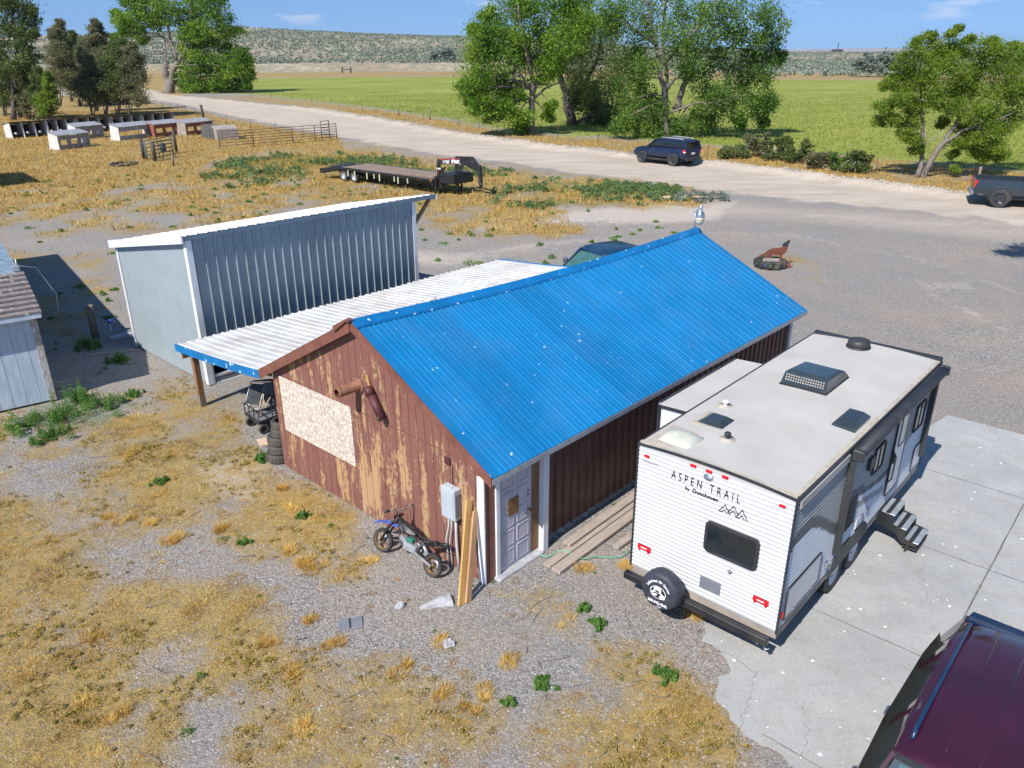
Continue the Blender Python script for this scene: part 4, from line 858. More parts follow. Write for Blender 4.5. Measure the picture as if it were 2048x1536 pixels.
# leaf litter and a rusty stub on the carport roof
pts = []
mb = MB()
for _ in range(480):
    t = random.gauss(1.0, .3); y = random.gauss(5.6, .8); P = Vector((LX0, y, LZ0))+ldv*max(.2, t)+lf(y-LY0, t)+lnr*.026; a = random.uniform(0, 3.14); d = Vector((math.cos(a), math.sin(a), random.uniform(0, .2)))*random.uniform(.05, .16)
    mb.tube([P, P+d], [.006, .003], 4)
tag(mb.build('roof_litter', 'wood_brown', None, T=BM.copy(), fix=False), kind='stuff')

# ================================================================== tall grey metal shed
SM = Matrix.Translation(S_O) @ Matrix.Rotation(S_YAW, 4, 'Z')
sh = thing('metal_shed', 'tall grey metal shed with slate blue ribbed side and white sloping roof', 'shed', S_O, S_YAW)
mb = MB(); rz = lambda x: S_HB+(S_HF-S_HB)*x/S_W
n = 46; pr = []; x = .02
mb2 = []
while x < S_W-.02:
    for dx, dy in ((0, 0), (.062, 0), (.072, .020), (.090, .020), (.10, 0)):
        if x+dx < S_W-.02: mb2.append((x+dx, dy))
    x += .105
mb.loft([[(x, y, .05) for x, y in mb2], [(x, y, rz(x)-.06) for x, y in mb2]], closed=False, caps=False)
mb.box(.02, S_W-.02, .014, .06, .03, 3.1); mb.build('end_wall', 'grey_siding', sh)
mb = MB(); ribbed(mb, (S_W, .0, 1.12), (0, 1, 0), (0, 0, 1), S_L, S_HF-1.12-.02, .278, .034, .045, (1, 0, 0), start=.16)
for k in range(27):
    for q in (.10, .18):
        y = .16+.278*k+q
        if y < S_L-.03: mb.box(S_W, S_W+.008, y, y+.01, 1.13, S_HF-.03)
mb.box(S_W-.04, S_W-.003, 0.02, S_L, 1.12, S_HF-.05); mb.build('side_wall', 'blue_siding', sh, fix=False)
mb = MB(); mb.box(0, .05, .05, S_L, .03, S_HB-.04); mb.loft([[(x, y, z) for x, z in ((0.05, .03), (S_W-.04, .03), (S_W-.04, S_HF-.08), (.05, S_HB-.05))] for y in (S_L-.05, S_L)]); mb.build('back_wall', 'blue_siding', sh)
mb = MB(); Ln = math.hypot(S_W+.25, (S_HF-S_HB)*(S_W+.25)/S_W); dv = Vector((-S_W, 0, S_HB-S_HF)).normalized()
ribbed(mb, (S_W+.12, -.1, S_HF+.04), (0, 1, 0), dv, S_L+.95, Ln, .278, .03, .05, (-dv.z*-1*0+.17*-1*0, 0, 1), start=.1); mb.build('roof', 'white_metal', sh, fix=False)
mb = MB(); mb.box(S_W-.06, S_W+.1, -.05, S_L+.8, S_HF-.085, S_HF+.02); mb.build('roof_edge', 'blue_siding', sh)
y0 = -.15; mb = MB()
mb.loft([[(-.14, y, S_HB-.17), (S_W+.13, y, S_HF-.13), (S_W+.13, y, S_HF+.075), (-.14, y, S_HB+.05)] for y in (y0, y0+.045)]); mb.build('rake_trim', 'white_metal', sh); mb = MB()
mb.loft([[(-.14, y, S_HB-.14), (S_W+.13, y, S_HF-.11), (S_W+.13, y, S_HF+.035), (-.14, y, S_HB+.01)] for y in (S_L+.85, S_L+.88)])
mb.build('rake_trim', 'white_metal', sh)
for x0, x1, y0, y1, z0, z1 in ((-.02, .10, -.03, .0, .03, S_HB-.1), (S_W-.10, S_W+.05, -.03, .0, .03, S_HF-.08), (S_W+.036, S_W+.05, 0.0, .13, .03, S_HF-.04), (S_W+.036, S_W+.05, S_L-.12, S_L+.02, 1.1, S_HF-.04)):
    mb = MB(); mb.box(x0, x1, y0, y1, z0, z1); mb.build('corner_trim', 'white_metal', sh)
mb = MB(); mb.box(S_W-.02, S_W+.05, .14, S_L, 1.07, 1.115); mb.build('base_trim', 'blue_siding', sh)
for y in (0.06, 2.5, 5.0, 7.4):
    mb = MB(); mb.box(S_W-.12, S_W+.03, y, y+.12, 0, 1.07); mb.build('support_post', 'white_metal' if y < 1 else 'post_wood', sh)
mb = MB(); mb.box(S_W-.02, S_W+.03, .2, S_L, .2, .27); mb.box(S_W-.0, S_W+.02, .2, S_L, .0, .2, 1); mb.box(S_W+.02, S_W+.05, .2, S_L, .0, .035); mb.build('kick_board', ['white_metal', 'grey_panel'], sh)
mb = MB(); mb.bar((S_W-.05, S_L+.7, S_HF-.12), (S_W-.1, S_L+.03, 3.15), .09, .09); mb.build('brace', 'wood_brown', sh)
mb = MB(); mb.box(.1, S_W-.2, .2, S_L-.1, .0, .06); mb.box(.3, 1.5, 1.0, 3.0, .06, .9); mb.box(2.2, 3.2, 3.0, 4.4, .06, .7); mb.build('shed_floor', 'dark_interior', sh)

# ================================================================== old boarded shed at the left edge
ang = math.atan2(.6, .8); OC = Vector((-11.78, 18.37, 0))
os_ = thing('old_shed', 'old pale blue boarded shed with worn shingle roof at the left edge', 'shed', OC, ang)
mb = MB(); n = 24; ww = 7.2
for i in range(n): x0 = -ww+i*.3; mb.box(x0+.005, x0+.295, 0, .03, .06, 2.36-.012*abs(x0)*0)
mb.box(-ww, -.01, .018, .1, .05, 2.3); mb.build('board_wall', 'old_board', os_)
mb = MB(); mb.box(-.1, 0, .12, 17, .0, 2.45); mb.box(-.05, .04, .14, .3, .1, 2.3, 0); mb.build('side_wall', 'old_board', os_)
mb = MB(); mb.box(-.13, .03, -.03, .0, .05, 2.38); mb.box(0.004, .03, .0, .14, .05, 2.38); mb.build('corner_board', 'peeled_trim', os_)
mb = MB()
for k in range(9):
    y0 = -.27+k*.26; z0 = 2.44+k*.062; mb.box(-ww, .16, y0, y0+.27, z0-.02, z0+.028, T=None)
mb.build('shingle_roof', 'shingle', os_)
mb = MB(); mb.box(-ww, .13, -.26, -.235, 2.3, 2.42); mb.build('fascia', 'old_board', os_)
mb = MB(); mb.box(-ww, .1, 2.08, 17.2, 2.82, 2.95); mb.build('felt_roof', 'roof_felt', os_)
mb = MB(); mb.tube([(.05, 2.2, 2.95), (.07, 2.25, 3.3)], .02, 6); mb.box(-.05, .1, 2.15, 2.3, 2.97, 3.1); mb.tube([(.1, 2.2, 3.1), (.5, 2.4, 2.95), (.8, 2.2, 2.2), (.75, 2.1, 1.8)], .008, 5); mb.build('service_mast', 'galv', os_)
# white building further back, mostly outside the frame
wb = thing('white_outbuilding', 'white walled outbuilding just entering the frame at the left edge', 'outbuilding', (-34.75, 53.6, 0), R(40))
mb = MB(); mb.box(-7, 0, 0, 6, 0, 2.7); mb.build('wall', 'old_board', wb)
mb = MB(); mb.loft([[(-7.3, y, 2.7), (-3.5, y, 4.1), (.35, y, 2.7), (-3.5, y, 3.98)] for y in (-.4, 6.4)]); mb.loft([[(-7, y, 2.7), (-3.5, y, 3.97), (0, y, 2.7)] for y in (0, 5.98)]); mb.build('roof', 'hutch_dark', wb)
mb = MB(); mb.box(-.12, .02, -.03, 0, 0, 2.7); mb.box(.004, .03, 0, .12, 0, 2.7); mb.build('corner_board', 'white_paint', wb)

# ================================================================== travel trailer
rv = thing('travel_trailer', 'white travel trailer with grey side graphics parked on the concrete', 'travel trailer', R_O, R_YAW)
W_, L_, ZB, ZT = R_W, R_L, R_ZB, R_ZT
def siding(mb, O, du, Wd, nrm, mi=None, z0=ZB, z1=ZT-.03, pitch=.071, d=.014):
    """horizontal corrugated aluminium siding, cell coloured by mi(s, z)"""
    O = Vector(O); du = Vector(du); nrm = Vector(nrm); zs = []; z = z0
    while z < z1:
        zs += [(z, 0), (z+pitch*.62, d), (z+pitch*.80, d*.9), (z+pitch*.93, -.001)]; z += pitch
    ns = max(1, int(Wd/.06)) if mi else 1; base = len(mb.v)
    for z, h in zs:
        for k in range(ns+1): mb.v.append(tuple(O+du*(Wd*k/ns)+nrm*h+Vector((0, 0, min(z, z1)))))
    for i in range(len(zs)-1):
        for k in range(ns): a = base+i*(ns+1)+k; mb.f.append([a, a+1, a+ns+2, a+ns+1]); mb.m.append(mi((k+.5)/ns*Wd, zs[i][0]) if mi else 0); mb.sm.append(False)
mb = MB(); mb.box(.015, W_-.015, .015, L_-.015, ZB, ZT-.03); mb.build('body', 'rv_white', rv)
mb = MB(); siding(mb, (0, 0, 0), (1, 0, 0), W_, (0, -1, 0)); mb.build('rear_wall', 'rv_white', rv, fix=False)
def sidecol(s, z):
    t = (z-ZB)/(ZT-ZB)
    c = .30+.16*math.sin(s*.9+.5)+.05*s
    if s < 2.2: c = .62-.22*s/2.2+.10*math.sin(s*2.2)
    if t > c+.02: return 1 if not (abs(t-c-.03) < .035 and s < 3) else 2
    if abs(t-c) < .03 and s < 5: return 2
    if 2.2 < s < 4.2 and abs(t-(.42-.1*(s-2.2))) < .03: return 1
    return 0
mb = MB(); siding(mb, (W_, 0, 0), (0, 1, 0), L_, (1, 0, 0), sidecol); mb.build('door_side_wall', ['rv_white', 'rv_grey', 'rv_dark'], rv, fix=False)
mb = MB(); siding(mb, (0, L_, 0), (0, -1, 0), L_, (-1, 0, 0)); siding(mb, (W_, L_, 0), (-1, 0, 0), W_, (0, 1, 0)); mb.build('far_walls', 'rv_white', rv, fix=False)
mb = MB(); n = 12; crown = lambda x: .055*(1-((x-W_/2)/(W_/2))**2)
xs = [-.01+(W_+.02)*k/n for k in range(n+1)]
mb.loft([[(x, y, ZT+crown(x)) for x in xs]+[(x, y, ZT-.03) for x in (W_+.01, -.01)] for y in (-.01, L_+.01)]); mb.build('roof', 'rv_roof', rv)
mb = MB()
for k in range(n): mb.bar((xs[k], -.016, ZT+crown(xs[k])-.012), (xs[k+1], -.016, ZT+crown(xs[k+1])-.012), .03, .028)
for x in (-.012, W_+.012): mb.bar((x, -.012, ZB-.02), (x, -.012, ZT), .026, .03)
for x in (-.014, W_+.014): mb.bar((x, 0, ZT-.01), (x, L_, ZT-.01), .028, .035)
for x in (-.012, W_+.012): mb.bar((x, L_+.012, ZB-.02), (x, L_+.012, ZT), .026, .03)
mb.bar((0, L_+.02, ZT+.02), (W_, L_+.02, ZT+.02), .12, .08); mb.bar((0, L_+.06, ZT-.05), (W_, L_+.06, ZT-.05), .09, .14); mb.build('corner_moulding', 'black_plastic', rv)
mb = MB(); mb.bar((0, .035, ZT+.02), (W_, .035, ZT+.02), .05, .02); mb.loft([[(x, y, ZT+crown(x)+.003) for x in xs] for y in (.01, .06)], closed=False, caps=False); mb.loft([[(W_-.07, y, ZT+crown(W_-.07)+.003), (W_, y, ZT+.004)] for y in (.06, L_)], closed=False, caps=False); mb.build('roof_sealant', 'sealant', rv)
mb = MB(); mb.box(.02, W_+.004, .02, L_-.02, ZB-.14, ZB); mb.build('skirt', 'hutch_grey', rv)
mb = MB(); mb.box(.35, .45, .1, L_+.9, .38, .5); mb.box(W_-.45, W_-.35, .1, L_+.3, .38, .5); mb.box(.3, W_-.3, .4, L_-.4, .40, .47)
for s in (-1, 1): mb.bar((W_/2+s*.75, L_-.2, .45), (W_/2, L_+1.15, .45), .1, .1)
mb.tube([(W_/2, L_+.8, 0.02), (W_/2, L_+.8, .6)], .04, 8); mb.build('chassis', 'black_metal', rv)
mb = MB(); mb.box(-.02, 2.40, -.20, -.09, .45, .565, b=.008); mb.bar((.4, .1, .42), (.4, -.12, .48), .07, .07); mb.bar((W_-.45, .1, .42), (W_-.45, -.12, .48), .07, .07); mb.build('bumper', 'black_metal', rv)
mb = MB(); mb.tube([(2.2, -.06, .5), (2.2, -.1, .42), (2.26, -.12, .38)], .022, 8); mb.tube([(2.3, -.04, .36), (2.36, -.07, .3), (2.4, -.05, .33)], .012, 6); mb.build('drain_hose', 'galv', rv)
# rear window
def rrect(cx, cz, w, h, r, n=5):
    pts = []
    for qx, qz, a0 in ((1, 1, 0), (-1, 1, 90), (-1, -1, 180), (1, -1, 270)):
        for k in range(n+1):
            a = R(a0+90*k/n); pts.append((cx+qx*(w/2-r)+r*math.cos(a), cz+qz*(h/2-r)+r*math.sin(a)))
    return pts
def wframe(mb, cx, cz, w, h, r, fw, y0, y1, mi=0, T=None, axis='Y'):
    o = rrect(cx, cz, w, h, r); i = rrect(cx, cz, w-2*fw, h-2*fw, max(.01, r-fw)); P = (lambda p, y: (p[0], y, p[1])) if axis == 'Y' else (lambda p, y: (y, p[0], p[1]))
    mb.loft([[P(p, y1) for p in o], [P(p, y0) for p in o], [P(p, y0) for p in i], [P(p, y1) for p in i]], mi, T, caps=False)
mb = MB(); wframe(mb, 1.63, 1.73, .84, .53, .09, .05, -.032, .0); wn = mb.build('rear_window', 'black_plastic', rv)
mb = MB(); mb.poly(rrect(1.63, 1.73, .75, .44, .05), .012, T=Matrix.Translation((0, -.014, 0))); mb.build('pane', 'glass', wn)
for x, z in ((.15, 2.65), (2.27, 2.65)):
    mb = MB(); mb.box(x-.045, x+.045, -.035, -.008, z-.022, z+.022, b=.008); mb.build('marker_light', 'red_lens', rv)
for x in (.92, 1.17, 1.42):
    mb = MB(); mb.box(x-.05, x+.05, -.035, -.008, 2.745, 2.79, b=.008); mb.build('marker_light', 'red_lens', rv)
mb = MB(); mb.lathe([(0, -.02), (.07, -.018), (.085, .0)], 20, 'Y', T=Matrix.Translation((1.17, -.008, 2.665)) @ Matrix.Diagonal((1, 1, .6, 1))); mb.build('rear_camera', 'chrome', rv)
for x in (.22, 2.17):
    mb = MB(); mb.box(x-.12, x+.12, -.04, -.008, 1.0, 1.085, b=.012); mb.box(x-.1, x-.07, -.03, -.008, .97, 1.0); mb.box(x+.06, x+.1, -.03, -.008, .97, 1.0); mb.box(x-.05, x+.06, -.046, -.04, 1.04, 1.055, 1); mb.build('tail_light', ['red_lens', 'letter_white'], rv)
mb = MB(); mb.box(1.21, 1.55, -.022, -.006, .80, 1.01, b=.006); mb.build('licence_plate_holder', 'grey_panel', rv)
mb = MB(); mb.lathe([(0, -.03), (.03, -.028), (.035, .0)], 14, 'Y', T=Matrix.Translation((1.66, -.006, 1.29))); mb.build('outlet_cover', 'grey_panel', rv)
TR = lambda x, z, y=-.0165: frame((x, y, z), (1, 0, 0), (0, 0, 1), (0, -1, 0))
text([('ASPEN TRAIL', .185, TR(1.13, 2.50), .62, 1.75, .001), ('By', .085, TR(.86, 2.365), .9, 1, .001), ('Dutchmen', .085, TR(1.15, 2.365), 1.1, 1.05, .003)], 'lettering', 'letter_black', rv)
text([('Dutchmen RV', .06, TR(.21, 2.56), .8, 1, .0)], 'dealer_lettering', 'letter_grey', rv)
mb = MB()      # three outlined mountain peaks
for (x, z, w, h) in ((1.47, 2.21, .17, .13), (1.60, 2.24, .17, .13), (1.73, 2.21, .18, .15)):
    for a, b in (((x-w/2, z), (x, z+h)), ((x, z+h), (x+w/2, z)), ((x-w/4, z), (x, z+h*.38)), ((x, z+h*.38), (x+w/4, z))): mb.bar((a[0], -.017, a[1]), (b[0], -.017, b[1]), .006, .012, up=(0, 0, 1))
    mb.bar((x-w/2, -.017, z), (x-w/5, -.017, z), .004, .012)
mb.build('peaks_emblem', 'letter_black', rv)
# spare wheel in its cover
SX, SY, SZ = .80, -.37, .76; mb = MB()
n = 40; prof = [(0, -.13), (.2, -.135), (.27, -.13), (.30, -.115), (.318, -.05), (.318, .05), (.30, .10), (.25, .12), (0, .12)]
rings = []
for r_, h in prof:
    rings.append([(math.sin(2*math.pi*k/n)*r_*(1+.012*math.sin(k*5)), h+(.006*math.sin(k*7) if .2 < r_ < .36 else 0), math.cos(2*math.pi*k/n)*r_*(1+.012*math.sin(k*5))) for k in range(n)])
mb.loft(rings, 0, Matrix.Translation((SX, SY, SZ)), sm=True); sp_ = mb.build('spare_wheel_cover', 'cover_black', rv)
mb = MB(); mb.lathe([(.005, .14), (.09, .14), (.09, .3)], 12, 'Y', T=Matrix.Translation((SX, SY-.03, SZ-.05))); mb.build('spare_carrier', 'black_metal', rv)
TS = lambda x, z: frame((SX+x, SY-.139, SZ+z), (1, 0, 0), (0, 0, 1), (0, -1, 0))
it = []
for i, ch in enumerate('Lakeland RV Center'):
    a = R(68-136*i/17)
    if ch != ' ': it.append((ch, .055, frame((SX-math.sin(a)*.195, SY-.139, SZ+math.cos(a)*.195), (math.cos(a), 0, math.sin(a)), (-math.sin(a), 0, math.cos(a)), (0, -1, 0)), 1, 1, .002))
text(it, 'name_lettering', 'letter_white', sp_)
text([('208-342-4242', .062, TS(0, -.19), .95, 1, .0025)], 'phone_number', 'letter_white', sp_); text([('. com', .035, TS(.02, -.245), 1, 1.3, .001)], 'web_address', 'letter_white', sp_)
mb = MB(); T = frame((SX, SY-.139, SZ), (1, 0, 0), (0, 0, 1), (0, -1, 0))
def disc(mb, rx, ry, mi, z, cx=0, cy=0, rr=0, n=28): mb.poly([(cx+rx*math.cos(2*math.pi*k/n)*math.cos(rr)-ry*math.sin(2*math.pi*k/n)*math.sin(rr), cy+rx*math.cos(2*math.pi*k/n)*math.sin(rr)+ry*math.sin(2*math.pi*k/n)*math.cos(rr)) for k in range(n)], .002, mi, T @ Matrix.Translation((0, 0, z)), axis='Z')
disc(mb, .135, .11, 0, .001); disc(mb, .123, .099, 1, .003); disc(mb, .065, .055, 0, .005, -.01, .045); disc(mb, .06, .014, 0, .005, -.07, .0, .6); disc(mb, .06, .014, 0, .005, .065, -.01, -.5); disc(mb, .05, .03, 0, .005, .075, -.06); disc(mb, .05, .022, 0, .005, -.06, -.055, .3); disc(mb, .03, .02, 1, .0075, -.01, .02)
mb.build('oval_emblem', ['letter_white', 'letter_black'], sp_)
# slide-out
mb = MB(); sx0, sy0, sy1, sz0, sz1 = -.62, 1.62, 4.36, .95, 2.70
mb.box(sx0, .05, sy0, sy1, sz0, sz1); so = mb.build('slide_out', 'rv_white', rv)
mb = MB(); mb.loft([[(sx0-.03, y, sz1+.005), (.02, y, sz1+.05), (.02, y, sz1+.065), (sx0-.03, y, sz1+.03)] for y in (sy0-.03, sy1+.03)]); mb.build('slide_roof', 'rv_roof', so)
mb = MB()
for y in (sy0-.02, sy1+.02): mb.bar((sx0-.02, y, sz0), (sx0-.02, y, sz1+.02), .05, .05); mb.bar((sx0, y, sz1-.01), (0.0, y, sz1+.02), .04, .05)
mb.bar((sx0-.03, sy0, sz1+.02), (sx0-.03, sy1, sz1+.02), .05, .05); mb.build('slide_trim', 'black_plastic', so)
# roof equipment
zr_ = lambda x: ZT+crown(x)
mb = MB(); mb.box(.08, .80, .10, .80, zr_(.1)-.01, zr_(.45)+.006); mb.build('skylight_flange', 'sealant', rv)
mb = MB(); rings = []
for k in range(9):
    y = .20+.5*k/8; h = math.sin(math.pi*k/8)**.6*.12+.006; rings.append([(x, y, zr_(.45)+h*(.25+.75*math.sin(math.pi*(i/8))**.5 if 0 < i < 8 else .0)) for i, x in enumerate(np.linspace(.16, .72, 9))]+[(.72, y, zr_(.45)-.01), (.16, y, zr_(.45)-.01)])
mb.loft(rings, sm=True); mb.build('skylight', 'skylight', rv)
def hump(name, x0, x1, y0, y1, h, mat, tx=.15, ty=.15, par=None, smooth=False):
    z = min(zr_(x0), zr_(x1))-.01; mb = MB(); X, Y = x1-x0, y1-y0
    mb.loft([[(x0+a*X*tx*0, y0, z), (x1, y0, z), (x1, y1, z), (x0, y1, z)], [(x0, y0, z+h*.35), (x1, y0, z+h*.35), (x1, y1, z+h*.35), (x0, y1, z+h*.35)], [(x0+X*tx, y0+Y*ty, z+h), (x1-X*tx, y0+Y*ty, z+h), (x1-X*tx, y1-Y*ty, z+h), (x0+X*tx, y1-Y*ty, z+h)]] if (a := 0) == 0 else None)
    return mb.build(name, mat, par or rv, bevel=.015, smooth=smooth)
mb = MB(); mb.box(.27, .82, 1.08, 1.62, zr_(.3)-.005, zr_(.5)+.008); mb.build('vent_flange', 'sealant', rv)
hump('roof_vent', .33, .76, 1.13, 1.56, .10, 'smoke_dome', .22, .22)
for (x, y, m_, r_, h) in ((.36, 2.0, 'white_paint', .055, .1), (.98, .87, 'black_plastic', .05, .12)):
    mb = MB(); mb.lathe([(.0, -.01), (.13, -.01), (.12, .012), (.03, .014), (.028, h*.55), (r_, h*.6), (r_, h*.85), (r_*.6, h), (0, h)], 16, T=Matrix.Translation((x, y, zr_(x))), mfun=lambda k, i: 1 if k < 3 else 0); mb.build('plumbing_vent', [m_, 'sealant'], rv)
ac = None
mb = MB(); x0, x1, y0, y1, z = .66, 1.46, 3.45, 4.5, zr_(1.06)-.02
mb.loft([[(x0, y0, z), (x1, y0, z), (x1, y1, z), (x0, y1, z)], [(x0, y0, z+.08), (x1, y0, z+.08), (x1, y1, z+.06), (x0, y1, z+.06)], [(x0+.03, y0+.05, z+.24), (x1-.03, y0+.05, z+.24), (x1-.04, y1-.12, z+.17), (x0+.04, y1-.12, z+.17)], [(x0+.09, y0+.11, z+.285), (x1-.09, y0+.11, z+.285), (x1-.1, y1-.25, z+.22), (x0+.1, y1-.25, z+.22)]])
ac = mb.build('air_conditioner', 'smoke_dome', rv, bevel=.02)
mb = MB()
for r_ in range(3):
    for c_ in range(16):
        x = x0+.07+c_*.043; zz = z+.105+r_*.042; yy = y0+.008+.05*(zz-z-.08)/.16-.004; mb.box(x, x+.025, yy-.002, yy+.006, zz, zz+.03)
mb.build('grille_slots', 'sealant', ac)
mb = MB(); mb.box(x0-.015, x1+.015, y0-.02, y1, z-.005, z+.035); mb.build('base_pan', 'black_plastic', ac)
mb = MB(); mb.lathe([(0, -.01), (.21, -.01), (.21, .1), (.19, .15), (.12, .17), (0, .175)], 24, T=Matrix.Translation((1.03, 6.2, zr_(1.03)))); mb.lathe([(0, -.01), (.23, -.01), (.23, .03), (.21, .03)], 24, T=Matrix.Translation((1.03, 6.2, zr_(1.03)))); mb.build('antenna_dome', 'black_plastic', rv, smooth=None)
hump('vent_cover', 1.95, 2.32, 2.42, 3.12, .15, 'smoke_dome', .18, .2)
# awning
AX = W_+.13; AZ = ZT-.09
mb = MB(); mb.tube([(AX, 1.95, AZ), (AX, 6.45, AZ)], .085, 14); mb.box(AX-.1, AX-.02, 1.95, 6.45, AZ-.04, AZ+.06); aw = mb.build('awning_roller', 'black_plastic', rv)
for y in (1.93, 6.4):
    mb = MB(); mb.box(AX-.09, AX+.09, y-.05, y+.05, AZ-.09, AZ+.09, b=.02); mb.build('end_cap', 'black_plastic', aw)
for y in (1.98, 6.34):
    mb = MB(); mb.box(W_+.012, W_+.10, y-.06, y+.06, .92, AZ-.06, b=.008); mb.build('awning_arm', 'black_plastic', rv)
mb = MB(); mb.bar((W_+.03, .1, ZT-.13), (W_+.03, 1.85, ZT-.13), .03, .12); mb.build('awning_rail', 'rv_grey', rv)
# entry door, windows, hatches on the right side (x = W)
XS_ = W_+.014
mb = MB(); o = rrect(4.66, 1.80, .62, 1.80, .08); mb.loft([[(XS_, a, b) for a, b in o], [(XS_+.022, a, b) for a, b in o]]); ed = mb.build('entry_door', 'rv_white', rv)
mb = MB(); wframe(mb, 4.66, 1.8, .68, 1.86, .1, .035, XS_+.028, XS_-.005, axis='X'); mb.build('door_frame', 'black_plastic', ed)
mb = MB(); wframe(mb, 4.68, 2.2, .36, .78, .06, .03, XS_+.036, XS_+.015, axis='X'); mb.build('door_window_frame', 'black_plastic', ed)
mb = MB(); mb.poly(rrect(4.68, 2.2, .32, .74, .04), .01, T=Matrix.Translation((XS_+.026, 0, 0)), axis='X'); mb.build('door_window', 'skylight', ed)
mb = MB(); mb.tube([(XS_+.02, 4.28, 1.2), (XS_+.09, 4.27, 1.3), (XS_+.09, 4.27, 1.75), (XS_+.02, 4.28, 1.85)], .015, 8); mb.box(XS_+.02, XS_+.05, 4.36, 4.44, 1.55, 1.72, b=.01); mb.build('grab_handle', 'black_plastic', rv)
for cy, cz, w, h in ((3.5, 2.02, .5, .5), (5.72, 2.0, .55, .55)):
    mb = MB(); wframe(mb, cy, cz, w, h, .05, .03, XS_+.03, XS_-.005, axis='X'); mb.box(XS_, XS_+.025, cy-.015, cy+.015, cz-h/2+.03, cz+h/2-.03); wv = mb.build('side_window', 'black_plastic', rv)
    mb = MB(); mb.poly(rrect(cy, cz, w-.05, h-.05, .03), .008, T=Matrix.Translation((XS_+.012, 0, 0)), axis='X'); mb.build('pane', 'glass', wv)
mb = MB(); mb.box(XS_, XS_+.05, 2.95, 3.14, 2.0, 2.22, b=.01); mb.build('porch_speaker', 'black_plastic', rv)
mb = MB()
for k in range(6): mb.box(XS_, XS_+.02, 2.35, 2.72, 1.15+k*.085, 1.19+k*.085)
mb.box(XS_, XS_+.008, 2.33, 2.74, 1.12, 1.67); mb.build('fridge_louvre', 'black_plastic', rv)
for cy, cz, w, h in ((.78, 1.0, 1.2, .52), (6.2, .98, .55, .5)):
    mb = MB(); o = rrect(cy, cz, w, h, .05); mb.loft([[(XS_, a, b) for a, b in o], [(XS_+.012, a, b) for a, b in o]]); hd = mb.build('luggage_hatch', 'rv_white', rv)
    mb = MB(); wframe(mb, cy, cz, w+.04, h+.04, .06, .024, XS_+.016, XS_-.002, axis='X'); mb.build('hatch_seal', 'black_plastic', hd)
    for q in (-.28*w, .25*w): mb = MB(); mb.box(XS_+.012, XS_+.03, cy+q, cy+q+.04, cz-h/2+.02, cz-h/2+.06); mb.build('hatch_latch', 'chrome', hd)
mb = MB(); mb.box(XS_, XS_+.02, .06, .12, .82, .92, b=.005); mb.build('side_marker', 'red_lens', rv)
mb = MB(); mb.box(XS_, XS_+.02, 6.48, 6.54, 1.2, 1.28, b=.005); mb.build('side_marker', 'red_lens', rv)
for cy, cz, w, h, m_ in ((2.95, 1.0, .13, .17, 'rv_white'), (3.2, 1.02, .09, .1, 'chrome'), (3.42, 1.05, .07, .09, 'grey_panel'), (1.7, .86, .1, .12, 'chrome')):
    mb = MB(); mb.box(XS_, XS_+.02, cy-w/2, cy+w/2, cz-h/2, cz+h/2, b=.006); mb.build('service_port', m_, rv)
# wheels
mb = MB(); pts = []
for c in (2.32, 3.2):
    pts.append([c+.46*math.cos(R(a)) for a in range(180, -1, -20)])
o = [(1.84, .50)]+[(2.32+.47*math.cos(R(a)), .40+.47*math.sin(R(a))) for a in range(165, 60, -15)]+[(3.2+.47*math.cos(R(a)), .40+.47*math.sin(R(a))) for a in range(120, 10, -15)]+[(3.7, .5)]
mb.poly(o, .06, 0, Matrix.Translation((W_+.0, 0, 0)), axis='X'); mb.build('wheel_arch', 'black_plastic', rv)
def wheel(name, parent, x, y, z, r, wd, axis='X', rim='rim_white', tread=24, rr=.6, cap=True):
    """tyre with a shaped sidewall and tread, rim as its child"""
    T = Matrix.Translation((x, y, z)); mb = MB(); h = wd/2
    prof = [(r*rr, -h*.75), (r*rr*1.08, -h*.95), (r*.86, -h), (r*.96, -h*.9), (r, -h*.62), (r, h*.62), (r*.96, h*.9), (r*.86, h), (r*rr*1.08, h*.95), (r*rr, h*.75)]
    n = tread*2; rings = []
    for i, (a, b) in enumerate(prof):
        ring = []
        for k in range(n):
            q = a*(1 if 3 > i or i > 6 or k % 2 else .975); c, s_ = math.cos(2*math.pi*k/n)*q, math.sin(2*math.pi*k/n)*q; ring.append({'X': (b, c, s_), 'Y': (c, b, s_)}[axis])
        rings.append(ring)
    mb.loft(rings, 0, T, caps=False); t = mb.build(name, 'rubber', parent)
    mb = MB(); mb.lathe([(0, -h*.35), (r*rr*.9, -h*.35), (r*rr*1.0, -h*.8), (r*rr*1.03, -h*.8), (r*rr*1.03, h*.8), (r*rr*1.0, h*.8), (r*rr*.88, h*.45), (r*rr*.5, h*.3), (r*rr*.3, h*.55), (0, h*.55)], 24, axis, 0, T)
    for k in range(6):
        a = 2*math.pi*k/6; c, s_ = math.cos(a)*r*rr*.62, math.sin(a)*r*rr*.62
        for sg in (-1, 1): mb.lathe([(0, sg*h*.3), (r*rr*.13, sg*h*.3), (r*rr*.12, sg*h*.47), (0, sg*h*.48)], 8, axis, 1, T @ Matrix.Translation((0, c, s_) if axis == 'X' else (c, 0, s_)))
    mb.build('rim', [rim, 'rim_black'], t, smooth=None); return t
for y in (2.3, 3.18):
    for x in (W_-.09, .11): wheel('wheel', rv, x, y, .36, .36, .2, rim='rim_white')
